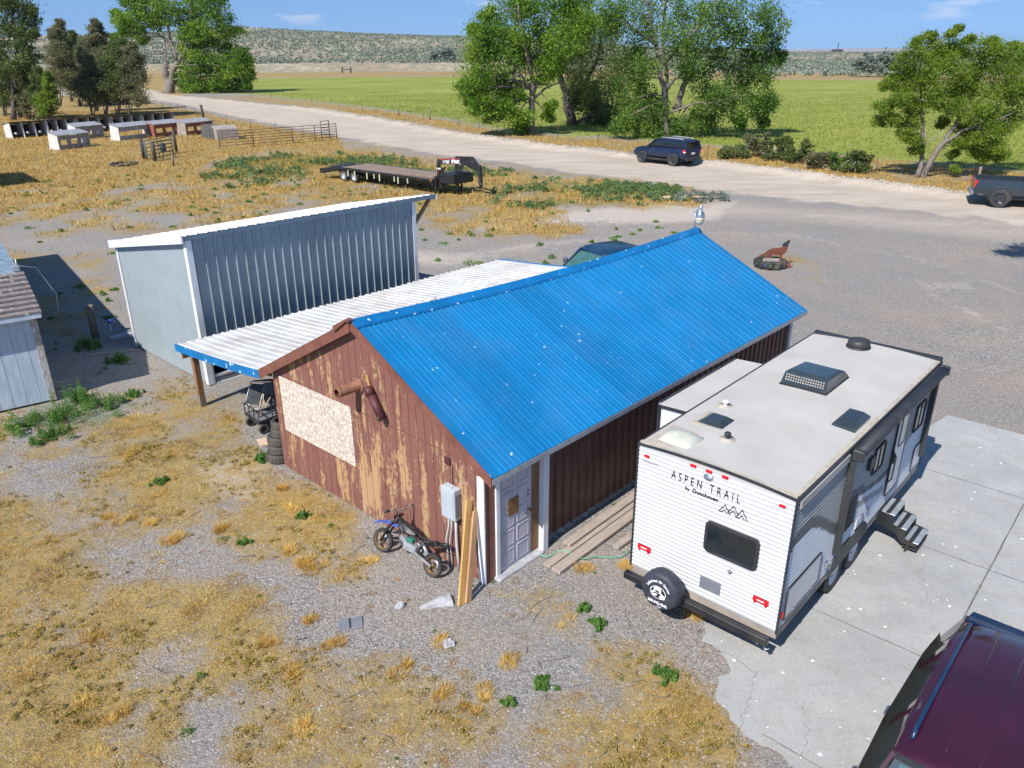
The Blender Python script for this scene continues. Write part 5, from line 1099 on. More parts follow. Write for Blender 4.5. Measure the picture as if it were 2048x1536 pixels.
# fold-out steps
mb = MB()
st = thing  # (steps are parts of the trailer)
for k, (x, z) in enumerate(((W_+.05, .64), (W_+.28, .44), (W_+.51, .24))):
    mb = MB(); mb.box(x, x+.24, 4.26, 4.86, z-.035, z, b=.008); mb.box(x+.08, x+.15, 4.26, 4.86, z, z+.006, 1); mb.build('step', ['galv', 'black_metal'], rv)
mb = MB()
for y in (4.24, 4.87):
    mb.poly([(W_-.05, .40), (W_+.04, .65), (W_+.27, .63), (W_+.30, .46), (W_+.51, .43), (W_+.53, .26), (W_+.75, .23), (W_+.72, .17), (W_+.48, .17), (W_+.34, .32), (W_+.17, .37)], .02, 0, Matrix.Translation((0, y, 0)))
mb.box(W_-.3, W_+.02, 4.22, 4.9, .38, .55); mb.box(W_+.50, W_+.75, 4.24, 4.86, .10, .12); mb.bar((W_+.56, 4.26, .0), (W_+.6, 4.26, .2), .04, .04); mb.bar((W_+.56, 4.86, .0), (W_+.6, 4.86, .2), .04, .04); mb.build('step_frame', 'black_metal', rv)
# ================================================================== vehicles
def car_T(x, y, ang): return Matrix.Translation((x, y, 0)) @ Matrix.Rotation(ang, 4, 'Z')
def ring(x, w, zb, zt, wt=None, cr=.02, sh=.14):
    wt = wt or w*.93
    return [(x, -w*.9, zb), (x, -w, zb+.12), (x, -w*1.0, (zb+zt)/2), (x, -w*.985, zt-sh), (x, -wt, zt), (x, -wt*.5, zt+cr), (x, 0, zt+cr*1.3), (x, wt*.5, zt+cr), (x, wt, zt), (x, w*.985, zt-sh), (x, w, (zb+zt)/2), (x, w, zb+.12), (x, w*.9, zb)]
def arch(mb, x, y, z, r, side, mi=0):
    n = 14; o = [(x+r*math.cos(math.pi*k/n), z+r*math.sin(math.pi*k/n)*1.0) for k in range(n+1)]
    o = o+[(x-r*.0-r, z-.12)]+[(x+r, z-.12)]; mb.poly(o, .03, mi, Matrix.Translation((0, y+side*.004, 0)))
def arch_lip(mb, x, y, z, r, mi=0):
    mb.tube([(x+r*math.cos(math.pi*k/14), y, z+r*math.sin(math.pi*k/14)) for k in range(-1, 16)], .03, 6, mi)
def quadpanel(mb, pts, th=.012, mi=0, side=1):
    a = [Vector(p) for p in pts]; n = (a[1]-a[0]).cross(a[2]-a[0]).normalized()*th*side; mb.loft([[p for p in a], [p+n for p in a]], mi)

# --- blue sport utility vehicle on the dirt road (front faces +x of its own frame)
fw = G(1287, 327); rw = G(1348, 335); h = (fw-rw); h.z = 0; hd = h.normalized(); nl = Vector((-hd.y, hd.x, 0)); WB = h.length
K = WB/2.8
c = (fw+rw)/2-nl*.95*K*.98; suv = thing('blue_suv', 'dark blue off road vehicle with silver roof rack parked on the dirt road', 'car', c, math.atan2(hd.y, hd.x)); suv.scale = (K, K, K)
mb = MB()
mb.loft([ring(-2.42, .80, .60, 1.08), ring(-2.36, .90, .55, 1.18), ring(-1.9, .94, .52, 1.22), ring(-.4, .95, .52, 1.20), ring(.75, .95, .52, 1.16), ring(1.3, .94, .42, 1.13, .86), ring(2.05, .92, .46, 1.05, .82), ring(2.3, .84, .5, .95, .7), ring(2.36, .74, .55, .85, .6)], sm=False)
mb.build('body', 'navy_paint', suv, bevel=.03)
mb = MB(); mb.loft([ring(-2.30, .84, 1.14, 1.68, .70, .01, .42), ring(-1.2, .86, 1.16, 1.76, .72, .01, .44), ring(.0, .86, 1.15, 1.76, .72, .01, .44), ring(.42, .85, 1.13, 1.70, .68, .01, .44), ring(1.10, .84, 1.1, 1.15, .80, .005, .02)]); mb.build('windows', 'glass', suv)
mb = MB(); mb.loft([[(x, y, z+(.03 if abs(y) < .6 else 0)) for y in (-.75, -.6, 0, .6, .75)]+[(x, y, z-.06) for y in (.76, -.76)] for x, z in ((-2.34, 1.67), (-2.1, 1.745), (-1, 1.79), (0, 1.79), (.42, 1.73))]); mb.build('roof', 'navy_paint', suv)
mb = MB()
for s in (-1, 1):
    for p0, p1, wd in (((.42, .72*s, 1.72), (1.08, .84*s, 1.13), .07), ((-.05, .745*s, 1.74), (-.1, .865*s, 1.17), .08), ((-1.05, .745*s, 1.74), (-1.25, .87*s, 1.18), .10), ((-2.2, .735*s, 1.68), (-2.36, .85*s, 1.16), .2)): mb.bar(p0, p1, wd, .05, up=(0, 1, 0))
mb.build('pillars', 'navy_paint', suv)
mb = MB()
for s in (-1, 1): mb.tube([(-1.95, .6*s, 1.76), (-1.85, .6*s, 1.84), (-.15, .6*s, 1.87), (.0, .6*s, 1.8)], .025, 6)
for x in (-1.6, -1.0, -.45): mb.bar((x, -.6, 1.85), (x, .6, 1.85), .05, .03)
mb.build('roof_rack', 'rack_silver', suv)
for s in (-1, 1):
    mb = MB(); mb.box(-2.45, -2.2, s*.93-.03 if s > 0 else -.95, .95 if s > 0 else -.90, .95, 1.17, b=.02); mb.box(-2.455, -2.3, s*.93-.02, s*.93+.028, .98, 1.06, 1); mb.build('tail_light', ['red_lens', 'letter_white'], suv)
    mb = MB(); mb.box(2.05, 2.32, s*.8-.06, s*.8+.06, .82, .95, b=.02); mb.build('headlight', 'chrome', suv)
    mb = MB(); mb.box(.78, .98, s*1.0-.08, s*1.0+.08, 1.14, 1.3, b=.03); mb.build('mirror', 'black_plastic', suv)
    mb = MB(); mb.box(.05, .25, s*.955-.01, s*.955+.01, 1.02, 1.05); mb.build('door_handle', 'black_plastic', suv)
mb = MB(); mb.box(-2.56, -2.36, -.86, .86, .42, .64, b=.04); mb.build('rear_bumper', 'black_plastic', suv)
mb = MB(); mb.box(-2.45, -2.41, -.17, .17, .84, .95); mb.build('licence_plate', 'letter_white', suv)
mb = MB(); mb.box(-1.0, 1.0, -.9, .9, .3, .45); mb.build('underbody', 'black_metal', suv)
for s in (-1, 1):
    for x in (-1.4, 1.4): mb = MB(); arch(mb, x, s*.945, .42, .46, s); arch_lip(mb, x, s*.96, .42, .46); mb.build('wheel_arch', 'black_plastic', suv)
for x in (-1.4, 1.4):
    for s in (-1, 1): wheel('wheel', suv, x, s*.885, .42, .42, .27, 'Y', 'rim_black', 18, .58)
# --- dark grey pickup at the right edge
pw_ = G(1997, 422); pk = thing('grey_pickup', 'dark grey crew cab pickup cut off by the right edge of the frame', 'pickup', pw_+Vector((0, 0, 0)), 0)
pang = R(-24); pk.rotation_euler = (0, 0, pang); ph = Vector((math.cos(pang), math.sin(pang), 0)); pn = Vector((math.sin(pang), -math.cos(pang), 0))
pk.location = pw_-pn*.92-ph*(-1.75)*1.12; pk.scale = (1.12, 1.12, 1.12); pk.location.z = 0
def pickup(root, paint, rim, bed_open=True, glass='glass', r=.46):
    mb = MB(); mb.loft([ring(-2.95, .88, .62, 1.28), ring(-2.88, .95, .58, 1.34), ring(-.55, .96, .55, 1.34)]); b1 = None
    # bed: walls round an open box
    mb = MB()
    for s in (-1, 1):
        mb.loft([[(x, s*.80, .72), (x, s*.97, .62), (x, s*.985, .95), (x, s*.95, 1.30), (x, s*.90, 1.35), (x, s*.82, 1.34)] for x in (-2.93, -2.5, -1.0, -.62)])
    mb.box(-2.96, -2.88, -.9, .9, .66, 1.33, b=.02); mb.box(-2.9, -.62, -.85, .85, .66, .76); mb.box(-.66, -.60, -.85, .85, .7, 1.34); mb.build('bed', paint, root)
    mb = MB()
    for s in (-1, 1): mb.box(-2.9, -.65, s*.87-.05, s*.87+.05, 1.345, 1.365)
    mb.box(-2.95, -2.88, -.85, .85, 1.33, 1.35); mb.build('bed_rails', 'black_plastic', root)
    mb = MB(); mb.box(-2.86, -.68, -.79, .79, .765, .78); mb.build('bed_liner', 'black_metal', root)
    mb = MB(); mb.loft([ring(-.6, .95, .55, 1.33), ring(.4, .97, .52, 1.32), ring(1.35, .97, .52, 1.28), ring(1.75, .96, .55, 1.27, .86), ring(2.7, .95, .6, 1.18, .84), ring(2.92, .88, .62, 1.06, .78)]); mb.build('body', paint, root, bevel=.03)
    mb = MB(); mb.loft([ring(-.60, .88, 1.27, 1.80, .70, .01, .45), ring(.6, .88, 1.28, 1.88, .72, .01, .48), ring(1.0, .87, 1.26, 1.82, .68, .01, .46), ring(1.72, .86, 1.22, 1.27, .82, .005, .02)]); mb.build('windows', glass, root)
    mb = MB(); mb.loft([[(x, y, z+(.05 if abs(y) < .6 else 0)) for y in (-.76, -.55, 0, .55, .76)]+[(x, y, z-.05) for y in (.77, -.77)] for x, z in ((-.62, 1.82), (-.4, 1.88), (.3, 1.91), (.85, 1.89), (1.08, 1.80))]); mb.build('roof', paint, root, smooth=True)
    mb = MB()
    for s in (-1, 1):
        for p0, p1, wd in (((1.02, .72*s, 1.84), (1.70, .87*s, 1.24), .07), ((.35, .75*s, 1.88), (.3, .885*s, 1.28), .08), ((-.5, .74*s, 1.86), (-.56, .885*s, 1.28), .14)): mb.bar(p0, p1, wd, .05, up=(0, 1, 0))
    mb.build('pillars', paint, root)
    for s in (-1, 1):
        for x in (-1.75, 2.05): mb = MB(); arch(mb, x, s*.96, .46, .53, s); arch_lip(mb, x, s*.975, .46, .53); mb.build('wheel_arch', 'black_plastic', root)
    for s in (-1, 1):
        mb = MB(); mb.box(-2.985, -2.84, s*.93-.035, s*.93+.035, .95, 1.3, b=.02); mb.build('tail_light', 'red_lens', root)
        mb = MB(); mb.box(1.35, 1.5, s*1.08-.1, s*1.08+.1, 1.3, 1.5, b=.04); mb.build('mirror', 'chrome' if paint == 'teal_paint' else 'black_plastic', root)
    mb = MB(); mb.box(-3.10, -2.95, -.92, .92, .55, .74, b=.03); mb.build('rear_bumper', 'grey_panel', root)
    mb = MB(); mb.box(-2.3, 2.3, -.8, .8, .4, .6); mb.box(-.6, 1.5, -1.0, 1.0, .40, .46); mb.build('underbody', 'black_metal', root)
    for x in (-1.75, 2.05):
        for s in (-1, 1): wheel('wheel', root, x, s*.91, r, r, .29, 'Y', rim, 18, .55)
pickup(pk, 'charcoal_paint', 'rim_black')
# --- blue pickup hidden behind the ridge
bp = thing('blue_pickup', 'old blue pickup parked behind the workshop, only cab roof and bed showing', 'pickup', (3.75, 26.95, 0), R(-146)); bp.scale = (1.03, 1.03, 1.06)
pickup(bp, 'teal_paint', 'rim_white', glass='glass_teal', r=.38)
# --- maroon vehicle in the near right corner; its front faces -y of the trailer's frame
ms = thing('maroon_suv', 'dark maroon large vehicle in the near right corner of the concrete', 'car', RM @ Vector((5.25, -1.75, 0)), R_YAW-math.pi/2)
mb = MB()
mb.loft([ring(-2.55, .86, .55, 1.05, .8), ring(-2.45, .98, .45, 1.13, .95, .02, .05), ring(-1.5, 1.03, .42, 1.16, 1.01, .02, .05), ring(-.2, 1.05, .40, 1.14, 1.03, .02, .05), ring(1.0, 1.05, .40, 1.11, 1.03, .02, .05), ring(1.5, 1.03, .42, 1.12, .95), ring(2.5, 1.0, .48, 1.02, .88), ring(2.8, .88, .5, .9, .75)]); mb.build('body', 'maroon_paint', ms, bevel=.04, smooth=False)
mb = MB(); mb.loft([ring(-2.20, .92, 1.1, 1.70, .66, .01, .50), ring(-1.6, .96, 1.13, 1.80, .68, .01, .55), ring(-.2, .98, 1.12, 1.84, .69, .01, .58), ring(.55, .96, 1.1, 1.78, .66, .01, .55), ring(1.35, .93, 1.06, 1.11, .86, .005, .02)]); mb.build('windows', 'glass_mirror', ms, smooth=False)
mb = MB(); n = 13; rg = []
for x, z, w in ((-2.30, 1.70, .60), (-2.24, 1.74, .66), (-2.1, 1.80, .70), (-1.6, 1.855, .73), (-.8, 1.88, .735), (0, 1.875, .73), (.42, 1.845, .715), (.56, 1.81, .70)):
    top = [(x, w*math.sin(-math.pi/2+math.pi*k/(n-1))*1.0, z-.07*abs(math.sin(-math.pi/2+math.pi*k/(n-1)))**3.5+.015) for k in range(n)]
    rg.append(top+[(x, w*.96, z-.12), (x, -w*.96, z-.12)])
mb.loft(rg, sm=True); rf = mb.build('roof', 'maroon_paint', ms)
mb = MB()
for s in (-1, 1):
    mb.tube([(-2.05, s*.60, 1.80), (-1.95, s*.605, 1.86), (.15, s*.605, 1.895), (.3, s*.60, 1.85)], .022, 8)
mb.build('roof_rails', 'teal_paint', ms)
for y in (-.3, 0, .3):
    mb = MB(); mb.tube([(-2.0, y, 1.845), (-1.2, y, 1.893), (-.4, y, 1.902), (.3, y, 1.872)], .006, 6); mb.build('roof_rib', 'maroon_paint', ms)
mb = MB(); mb.loft([[(x, y, z) for y in np.linspace(-w, w, 7)] + [(x, w, z-.05), (x, -w, z-.05)] for x, z, w in ((-2.52, 1.66, .60), (-2.42, 1.74, .66), (-2.27, 1.76, .68), (-2.12, 1.805, .70))], sm=False); mb.build('rear_spoiler', 'navy_paint', ms, bevel=.015)
mb = MB()
for s in (-1, 1):
    for p0, p1, wd in (((.55, .69*s, 1.80), (1.32, .92*s, 1.10), .08), ((-.25, .705*s, 1.84), (-.35, .985*s, 1.14), .10), ((-1.45, .705*s, 1.82), (-1.6, .975*s, 1.15), .12), ((-2.1, .67*s, 1.76), (-2.3, .93*s, 1.12), .22)): mb.bar(p0, p1, wd, .04, up=(0, 1, 0))
    mb.bar((1.3, .945*s, 1.135), (-2.2, .985*s, 1.15), .02, .05)
mb.build('pillars', 'maroon_paint', ms)
mb = MB(); quadpanel(mb, [(.62, -.60, 1.775), (.62, .60, 1.775), (1.27, .78, 1.17), (1.27, -.78, 1.17)], .01, 0, 1); mb.build('windscreen', 'glass_teal', ms)
mb = MB(); mb.bar((.57, -.68, 1.80), (.57, .68, 1.80), .05, .03); mb.build('windscreen_header', 'black_plastic', ms)
for s in (-1, 1):
    mb = MB(); mb.box(1.02, 1.24, s*1.2-.15, s*1.2+.15, 1.10, 1.27, b=.05); mb.build('mirror', 'maroon_paint', ms)
    for x in (-.9, .25):
        mb = MB(); mb.tube([(x-.11, s*1.04, .97), (x-.07, s*1.085, .98), (x+.07, s*1.085, .98), (x+.11, s*1.04, .97)], .016, 8); mb.build('door_handle', 'chrome', ms)
mb = MB(); mb.box(-2.3, 2.4, -.9, .9, .25, .45); mb.build('underbody', 'black_metal', ms)
for s in (-1, 1):
    for x in (-1.5, 1.75): mb = MB(); arch(mb, x, s*1.03, .42, .45, s); mb.build('wheel_arch', 'black_plastic', ms)
for x in (-1.5, 1.75):
    for s in (-1, 1): wheel('wheel', ms, x, s*.93, .38, .38, .25, 'Y', 'rim_white', 20)

# ================================================================== gooseneck flatbed trailer
A = G(643, 326, .95); Bf = G(866, 358, .95); td = (Bf-A); td.z = 0; TL = td.length; ta = math.atan2(td.y, td.x)
tr = thing('flatbed_trailer', 'long black gooseneck flatbed trailer with wooden deck parked in the weeds', 'trailer', (A.x, A.y, 0), ta)
TW = 2.7; K2 = TL/12.2       # deck along +x, near edge y=0, far edge y=+TW
mb = MB(); DT = 2.4*K2
mb.box(DT, TL-.1, .1, TW-.1, .90, .955); mb.build('deck', 'deck_wood', tr)
mb = MB()
for s in (0, TW-.12): mb.box(DT-.1, TL, s, s+.12, .78, .965)
for k in range(20): x = DT+.3+k*(TL-DT-.5)/19; mb.box(x, x+.12, -.035, .0, .82, .95); mb.box(x, x+.12, TW, TW+.035, .82, .95)
mb.bar((DT, -.05, .86), (TL-.3, -.05, .86), .02, .05); mb.bar((DT, TW+.05, .86), (TL-.3, TW+.05, .86), .02, .05)
for y in (.75, TW-.75): mb.box(DT-1, TL, y-.08, y+.08, .45, .9)
for k in range(16): x = DT+k*(TL-DT)/15.2; mb.box(x, x+.07, .1, TW-.1, .78, .9)
mb.build('frame', 'black_metal', tr)
mb = MB()
for k in range(7): a = k*DT/7; za = .62+.30*a/DT; mb.loft([[(a, y, za-.04), (a+DT/7-.05, y, za-.04+.04), (a+DT/7-.05, y, za+.05), (a, y, za+.01)] for y in (.1, TW-.1)])
mb.loft([[(0, y0, .42), (DT, y0, .78), (DT, y0, .955), (0, y0, .72)] for y0 in (0, .1)]); mb.loft([[(0, y0, .42), (DT, y0, .78), (DT, y0, .955), (0, y0, .72)] for y0 in (TW-.1, TW)]); mb.box(-.05, .06, .0, TW, .36, .68); mb.build('dovetail', 'black_metal', tr)
mb = MB()
for y in (.12, .5, TW-.7): mb.box(-.07, -.05, y, y+.2, .48, .58)
mb.build('tail_light', 'red_lens', tr)
mb = MB(); mb.box(.5, 1.4, .5, 1.25, .80, .87); mb.box(.5, 1.4, 1.45, 2.2, .80, .87); mb.build('ramps', 'black_plastic', tr)
for q in (GB(712, 357), GB(728, 361)): pass
xw = [((Matrix.Rotation(-ta, 3, 'Z') @ (G(*q)-Vector((A.x, A.y, 0)))).x) for q in ((713, 357), (729, 361))]
for x in xw:
    for y in (.2, TW-.2): wheel('wheel', tr, x, y, .4, .4, .26, 'Y', 'galv', 16, .6)
for k, f_ in enumerate((.2, .28, .42, .50, .56, .72, .76, .86)):
    x = DT+(TL-DT)*(f_-.1); mb = MB(); mb.box(x, x+.10, -.07, -.035, .42+.1*(k % 2), .84); mb.build('ratchet_strap', 'strap', tr)
mb = MB(); Hn = 2.0; xf = TL
for y in (.55, TW-.55):
    mb.bar((xf+.15, y, .35), (xf+.15, y, Hn), .24, .22)
    mb.poly([(xf-.1, .95), (xf+.1, .95), (xf+.1, 1.55)], .04, 0, Matrix.Translation((0, y, 0))); mb.poly([(xf+.25, .95), (xf+.25, 1.6), (xf+.8, Hn-.25)], .04, 0, Matrix.Translation((0, y, 0)))
cy = TW/2
for s, y0 in ((-1, .55), (1, TW-.55)):
    mb.bar((xf+.1, y0, Hn), (xf+1.9, y0*.55+cy*.45, Hn+.14), .14, .34, up=(0, 0, 1)); mb.bar((xf+1.85, y0*.55+cy*.45, Hn+.15), (xf+2.9, cy, Hn-.35), .14, .34, up=(0, 0, 1))
mb.bar((xf+2.85, cy, Hn-.1), (xf+2.95, cy, .85), .2, .2); mb.tube([(xf+2.95, cy, .9), (xf+2.95, cy, .62)], .11, 10)
mb.build('gooseneck', 'black_metal', tr)
mb = MB(); mb.box(xf+.2, xf+1.5, .45, TW-.45, .72, 1.25, b=.02); mb.box(xf+.3, xf+1.4, .5, TW-.5, 1.25, 1.32); mb.box(xf, xf+.1, .0, TW, .5, .98); tb = mb.build('tool_box', 'black_metal', tr)
for y in (.18, TW-.18):
    mb = MB(); mb.bar((xf+.15, y, 0.03), (xf+.15, y, 1.15), .12, .12); mb.box(xf+.03, xf+.27, y-.12, y+.12, 0, .03); mb.bar((xf+.15, y, .9), (xf+.15, .6 if y < 1 else TW-.6, .9), .1, .1); mb.build('landing_leg', 'black_metal', tr)
mb = MB(); mb.box(xf-.12, xf+.0, -.03, .0, .85, .95); mb.build('side_marker', 'amber', tr)
mb = MB(); mb.bar((xf-3.8, .35, 1.02), (xf-.1, .5, 1.04), .15, .1); mb.bar((xf-3.3, .8, 1.0), (xf-.1, 1.0, 1.02), .12, .08); mb.build('loose_beams', 'deck_wood', tr)
ex = Vector((1.8, .45*(cy-.55), .14)).normalized(); ez = Vector((0, 0, 1)); nrm_ = ex.cross(ez).normalized(); ez = nrm_.cross(ex).normalized()
text([('Trail', .36, frame(Vector((xf+.72, .55+.45*(cy-.55)*.36-.085, Hn+.05)), ex, ez, nrm_), .8, 1, .008), ('Max', .40, frame(Vector((xf+1.42, .55+.45*(cy-.55)*.75-.085, Hn+.10)), ex, ez, nrm_), .9, 1, .01)], 'lettering', 'letter_white', tr)
mb = MB(); mb.bar((xf+.25, .55-.082, Hn+.15), (xf+1.7, .55+.45*(cy-.55)*.9-.082, Hn+.26), .006, .05); mb.box(xf+.1, xf+.24, .425, .437, Hn-.62, Hn-.5); mb.build('red_stripe', 'red_paint', tr)
mb = MB(); mb.box(xf+.05, xf+.42, .422, .434, Hn-.45, Hn-.36); mb.build('white_decal', 'letter_white', tr)

# ================================================================== coyote cut-out on its tractor tyre
tc_ = G(1541, 538); ty = thing('tractor_tyre', 'old tractor tyre planter painted in patches under the coyote cutout', 'tyre', tc_, 0)
mb = MB(); n = 44; prof = [(.36, .04), (.38, .30), (.50, .36), (.60, .34), (.67, .28), (.67, .08), (.6, .0), (.42, .0)]; rings = []
for k in range(n):
    a = 2*math.pi*k/n; q = 1 if (k//2) % 2 else .93; rings.append([(math.cos(a+(z*.5))*r_*(q if r_ > .55 else 1), math.sin(a+(z*.5))*r_*(q if r_ > .55 else 1), z) for r_, z in prof])
rings.append(rings[0]); mb.loft(rings, caps=False); t_ = mb.build('casing', 'rubber', ty, fix=True)
mb = MB(); mb.lathe([(0, .22), (.40, .22)], 20, caps=False); mb.build('soil', 'sand', ty)
mb = MB(); mb.box(-.38, .26, -.46, -.42, .30, .47, T=Matrix.Rotation(R(-8), 4, 'Z')); mb.build('name_board', 'hutch_grey', ty)
for a0, m_ in ((200, 'leaf_green'), (235, 'bike_blue'), (300, 'teal_paint'), (255, 'leaf_green')):
    mb = MB(); mb.lathe([(0, .008), (.045, .006), (.05, 0)], 5, T=frame((math.cos(R(a0))*.665, math.sin(R(a0))*.665, .2), (-math.sin(R(a0)), math.cos(R(a0)), 0), (0, 0, 1), (math.cos(R(a0)), math.sin(R(a0)), 0))); mb.build('paint_patch', {'leaf_green': PM('green_paint', (.04, .17, .07), .7)}.get(m_, m_), ty)
x, y = np.random.uniform(-.34, .3, 16), np.random.uniform(-.3, .3, 16)
o = weed_mass('planter_weeds', x+tc_.x, y+tc_.y, np.full(16, .12), np.full(16, .16), 30, .05, 'weed_green'); o.data.transform(Matrix.Translation((-tc_.x, -tc_.y, .2))); o.parent = ty
cy_ = thing('coyote_cutout', 'rust red howling coyote cut from steel plate standing on the tyre', 'yard ornament', tc_+Vector((-.02, .0, .20)), R(4))
S_ = 1/12.8/49.5*1.03*1.0
def cp(px, py): return ((px-830)*S_, (775-py)*S_*1.04+.06)
out = [(505, 690), (515, 655), (560, 625), (700, 560), (735, 520), (820, 475), (900, 462), (1000, 458), (1090, 447), (1120, 420), (1250, 440), (1245, 500), (1215, 570), (1180, 610), (1135, 640), (1125, 700), (1110, 775), (1065, 775), (1066, 700), (1062, 640), (1000, 650), (930, 645), (915, 615), (870, 640), (850, 690), (800, 740), (770, 745), (800, 690), (808, 665), (770, 690), (735, 740), (695, 735), (720, 680), (738, 625), (700, 632), (600, 665), (530, 700)]
head = [(1120, 420), (1115, 404), (1082, 398), (1090, 382), (1135, 350), (1185, 310), (1215, 300), (1255, 258), (1280, 262), (1278, 290), (1296, 315), (1285, 340), (1262, 352), (1262, 400), (1250, 440)]
mb = MB(); mb.poly([cp(*p) for p in out], .012); mb.build('body', 'coyote_rust', cy_)
mb = MB(); mb.poly([cp(*p) for p in head], .013); mb.build('head', 'coyote_dark', cy_)
rb = thing('rusty_cactus_ornament', 'small rusty steel ornament beside the tractor tyre', 'yard ornament', G(1579, 541), 0)
mb = MB(); mb.poly([(-.10, 0), (.04, .0), (.10, .06), (.16, .10), (.14, .14), (.06, .10), (.03, .16), (.05, .34), (.02, .36), (-.02, .2), (-.06, .34), (-.09, .33), (-.05, .15), (-.11, .08)], .012); mb.build('plate', 'coyote_rust', rb)

# ================================================================== dirt bike against the gable wall
bk = thing('dirt_bike', 'stripped blue mini dirt bike leaning on the peeling gable wall', 'dirt bike', BM @ Vector((4.74, -.50, 0)), 0)
bk.matrix_world = BM @ Matrix.Translation((4.72, -.52, 0)) @ Matrix.Rotation(math.pi+.09, 4, 'Z') @ Matrix.Rotation(R(16), 4, 'X')
# own frame: +x forward (towards the left of the picture), z up, leaning towards the wall
def spoked(name, x, r, y=0., rz=0.):
    T = Matrix.Translation((x, y, r)) @ Matrix.Rotation(rz, 4, 'Z'); mb = MB(); n = 44; rings = []
    for a, b in ((r*.72, -.03), (r*.86, -.042), (r*.97, -.03), (r, 0), (r*.97, .03), (r*.86, .042), (r*.72, .03)):
        rings.append([(math.cos(2*math.pi*k/n)*(a*(1 if k % 2 or a < r*.9 else .94)), b, math.sin(2*math.pi*k/n)*(a*(1 if k % 2 or a < r*.9 else .94))) for k in range(n)])
    mb.loft(rings, 0, T, caps=False); w_ = mb.build(name, 'rubber', bk)
    mb = MB(); mb.lathe([(r*.66, -.02), (r*.73, -.03), (r*.73, .03), (r*.66, .02)], 30, 'Y', 0, T, caps=False); mb.lathe([(0, -.04), (.03, -.04), (.03, .04), (0, .04)], 12, 'Y', 0, T)
    for k in range(14): a = 2*math.pi*k/14; mb.tube([(0, .02*(-1)**k, 0), (math.cos(a)*r*.68, 0, math.sin(a)*r*.68)], .003, 4, 0, T)
    mb.build('rim', 'gold_rim', w_); mb = MB(); mb.lathe([(.035, -.045), (.085, -.045), (.085, -.05), (.035, -.05)], 20, 'Y', 0, T, caps=False); mb.build('brake_disc', 'bike_silver', w_)
spoked('front_wheel', .66, .225, 0, .12); spoked('rear_wheel', -.55, .215)
mb = MB()
for s in (-.065, .065): mb.tube([(.67, s, .23), (.38, s, .80)], [.02, .024], 8)
mb.bar((.37, -.09, .80), (.37, .09, .80), .05, .03); mb.build('fork', 'black_metal', bk)
mb = MB(); mb.tube([(.36, -.30, .93), (.33, -.2, .97), (.36, -.07, .86), (.36, .07, .86), (.33, .2, .97), (.36, .30, .93)], .012, 8); mb.bar((.34, -.13, .92), (.34, .13, .92), .015, .015); hb_ = mb.build('handlebar', 'bike_silver', bk)
for s in (-1, 1): mb = MB(); mb.tube([(.36, s*.27, .94), (.38, s*.38, .92)], .02, 8); mb.build('grip', 'black_plastic', hb_)
mb = MB(); mb.loft([[(x, -w_, z-.02), (x, 0, z+.02), (x, w_, z-.02), (x, 0, z)] for x, z, w_ in ((.34, .60, .05), (.50, .61, .07), (.68, .59, .07), (.86, .51, .05), (.93, .46, .02))]); mb.build('front_fender', 'bike_blue', bk)
mb = MB()
for s in (-.05, .05):
    mb.tube([(.36, s*.4, .78), (.1, s, .60), (-.25, s*1.2, .56), (-.52, s*1.2, .62)], .014, 7); mb.tube([(.36, s*.4, .70), (.22, s, .36), (.0, s*1.2, .26), (-.22, s*1.2, .30), (-.28, s, .55)], .014, 7)
mb.tube([(-.3, 0, .56), (-.62, 0, .66), (-.7, .03, .64)], .01, 6); mb.build('frame', 'black_metal', bk)
mb = MB()
for s in (-.08, .08): mb.bar((-.16, s, .32), (-.56, s, .22), .02, .04)
mb.tube([(-.2, -.02, .52), (-.42, -.02, .30)], .03, 8); mb.build('swingarm', 'bike_silver', bk)
mb = MB(); mb.box(-.16, .14, -.08, .08, .26, .42, b=.03); mb.lathe([(0, -.11), (.075, -.11), (.085, -.08), (0, -.08)], 16, 'Y', T=Matrix.Translation((-.06, 0, .34))); mb.bar((.10, 0, .38), (.24, 0, .46), .1, .09); mb.build('engine', 'bike_silver', bk, bevel=.006)
mb = MB(); mb.box(-.05, .1, -.05, .05, .43, .5, b=.01); mb.build('carburettor', PM('green_alloy', (.03, .2, .15), .4), bk)
mb = MB(); mb.loft([[(x, -w_, z), (x, -w_*.6, z+h_), (x, w_*.6, z+h_), (x, w_, z), (x, 0, z-.06)] for x, z, w_, h_ in ((.34, .66, .04, .08), (.24, .62, .11, .10), (.08, .60, .10, .08), (-.08, .58, .05, .03))]); mb.build('tank', 'black_plastic', bk)
mb = MB(); mb.tube([(.12, -.09, .3), (.0, -.12, .24), (-.15, -.12, .34), (-.3, -.11, .46), (-.5, -.11, .55)], [.014, .014, .016, .032, .034], 8); mb.tube([(-.5, -.11, .55), (-.72, -.11, .62)], [.034, .03], 8); mb.build('exhaust', 'black_metal', bk)
mb = MB()
for s in (-.10, 0, .1): mb.tube([(-.5, s, .60), (-.78, s*.8, .64)], .008, 5)
mb.bar((-.78, -.1, .64), (-.78, .1, .64), .02, .02); mb.tube([(.36, .1, .9), (.25, .14, .8), (.1, .1, .6)], .006, 5); mb.tube([(.38, -.2, .95), (.45, -.1, .8), (.4, 0, .7)], .006, 5); mb.build('rear_rack', 'black_metal', bk)

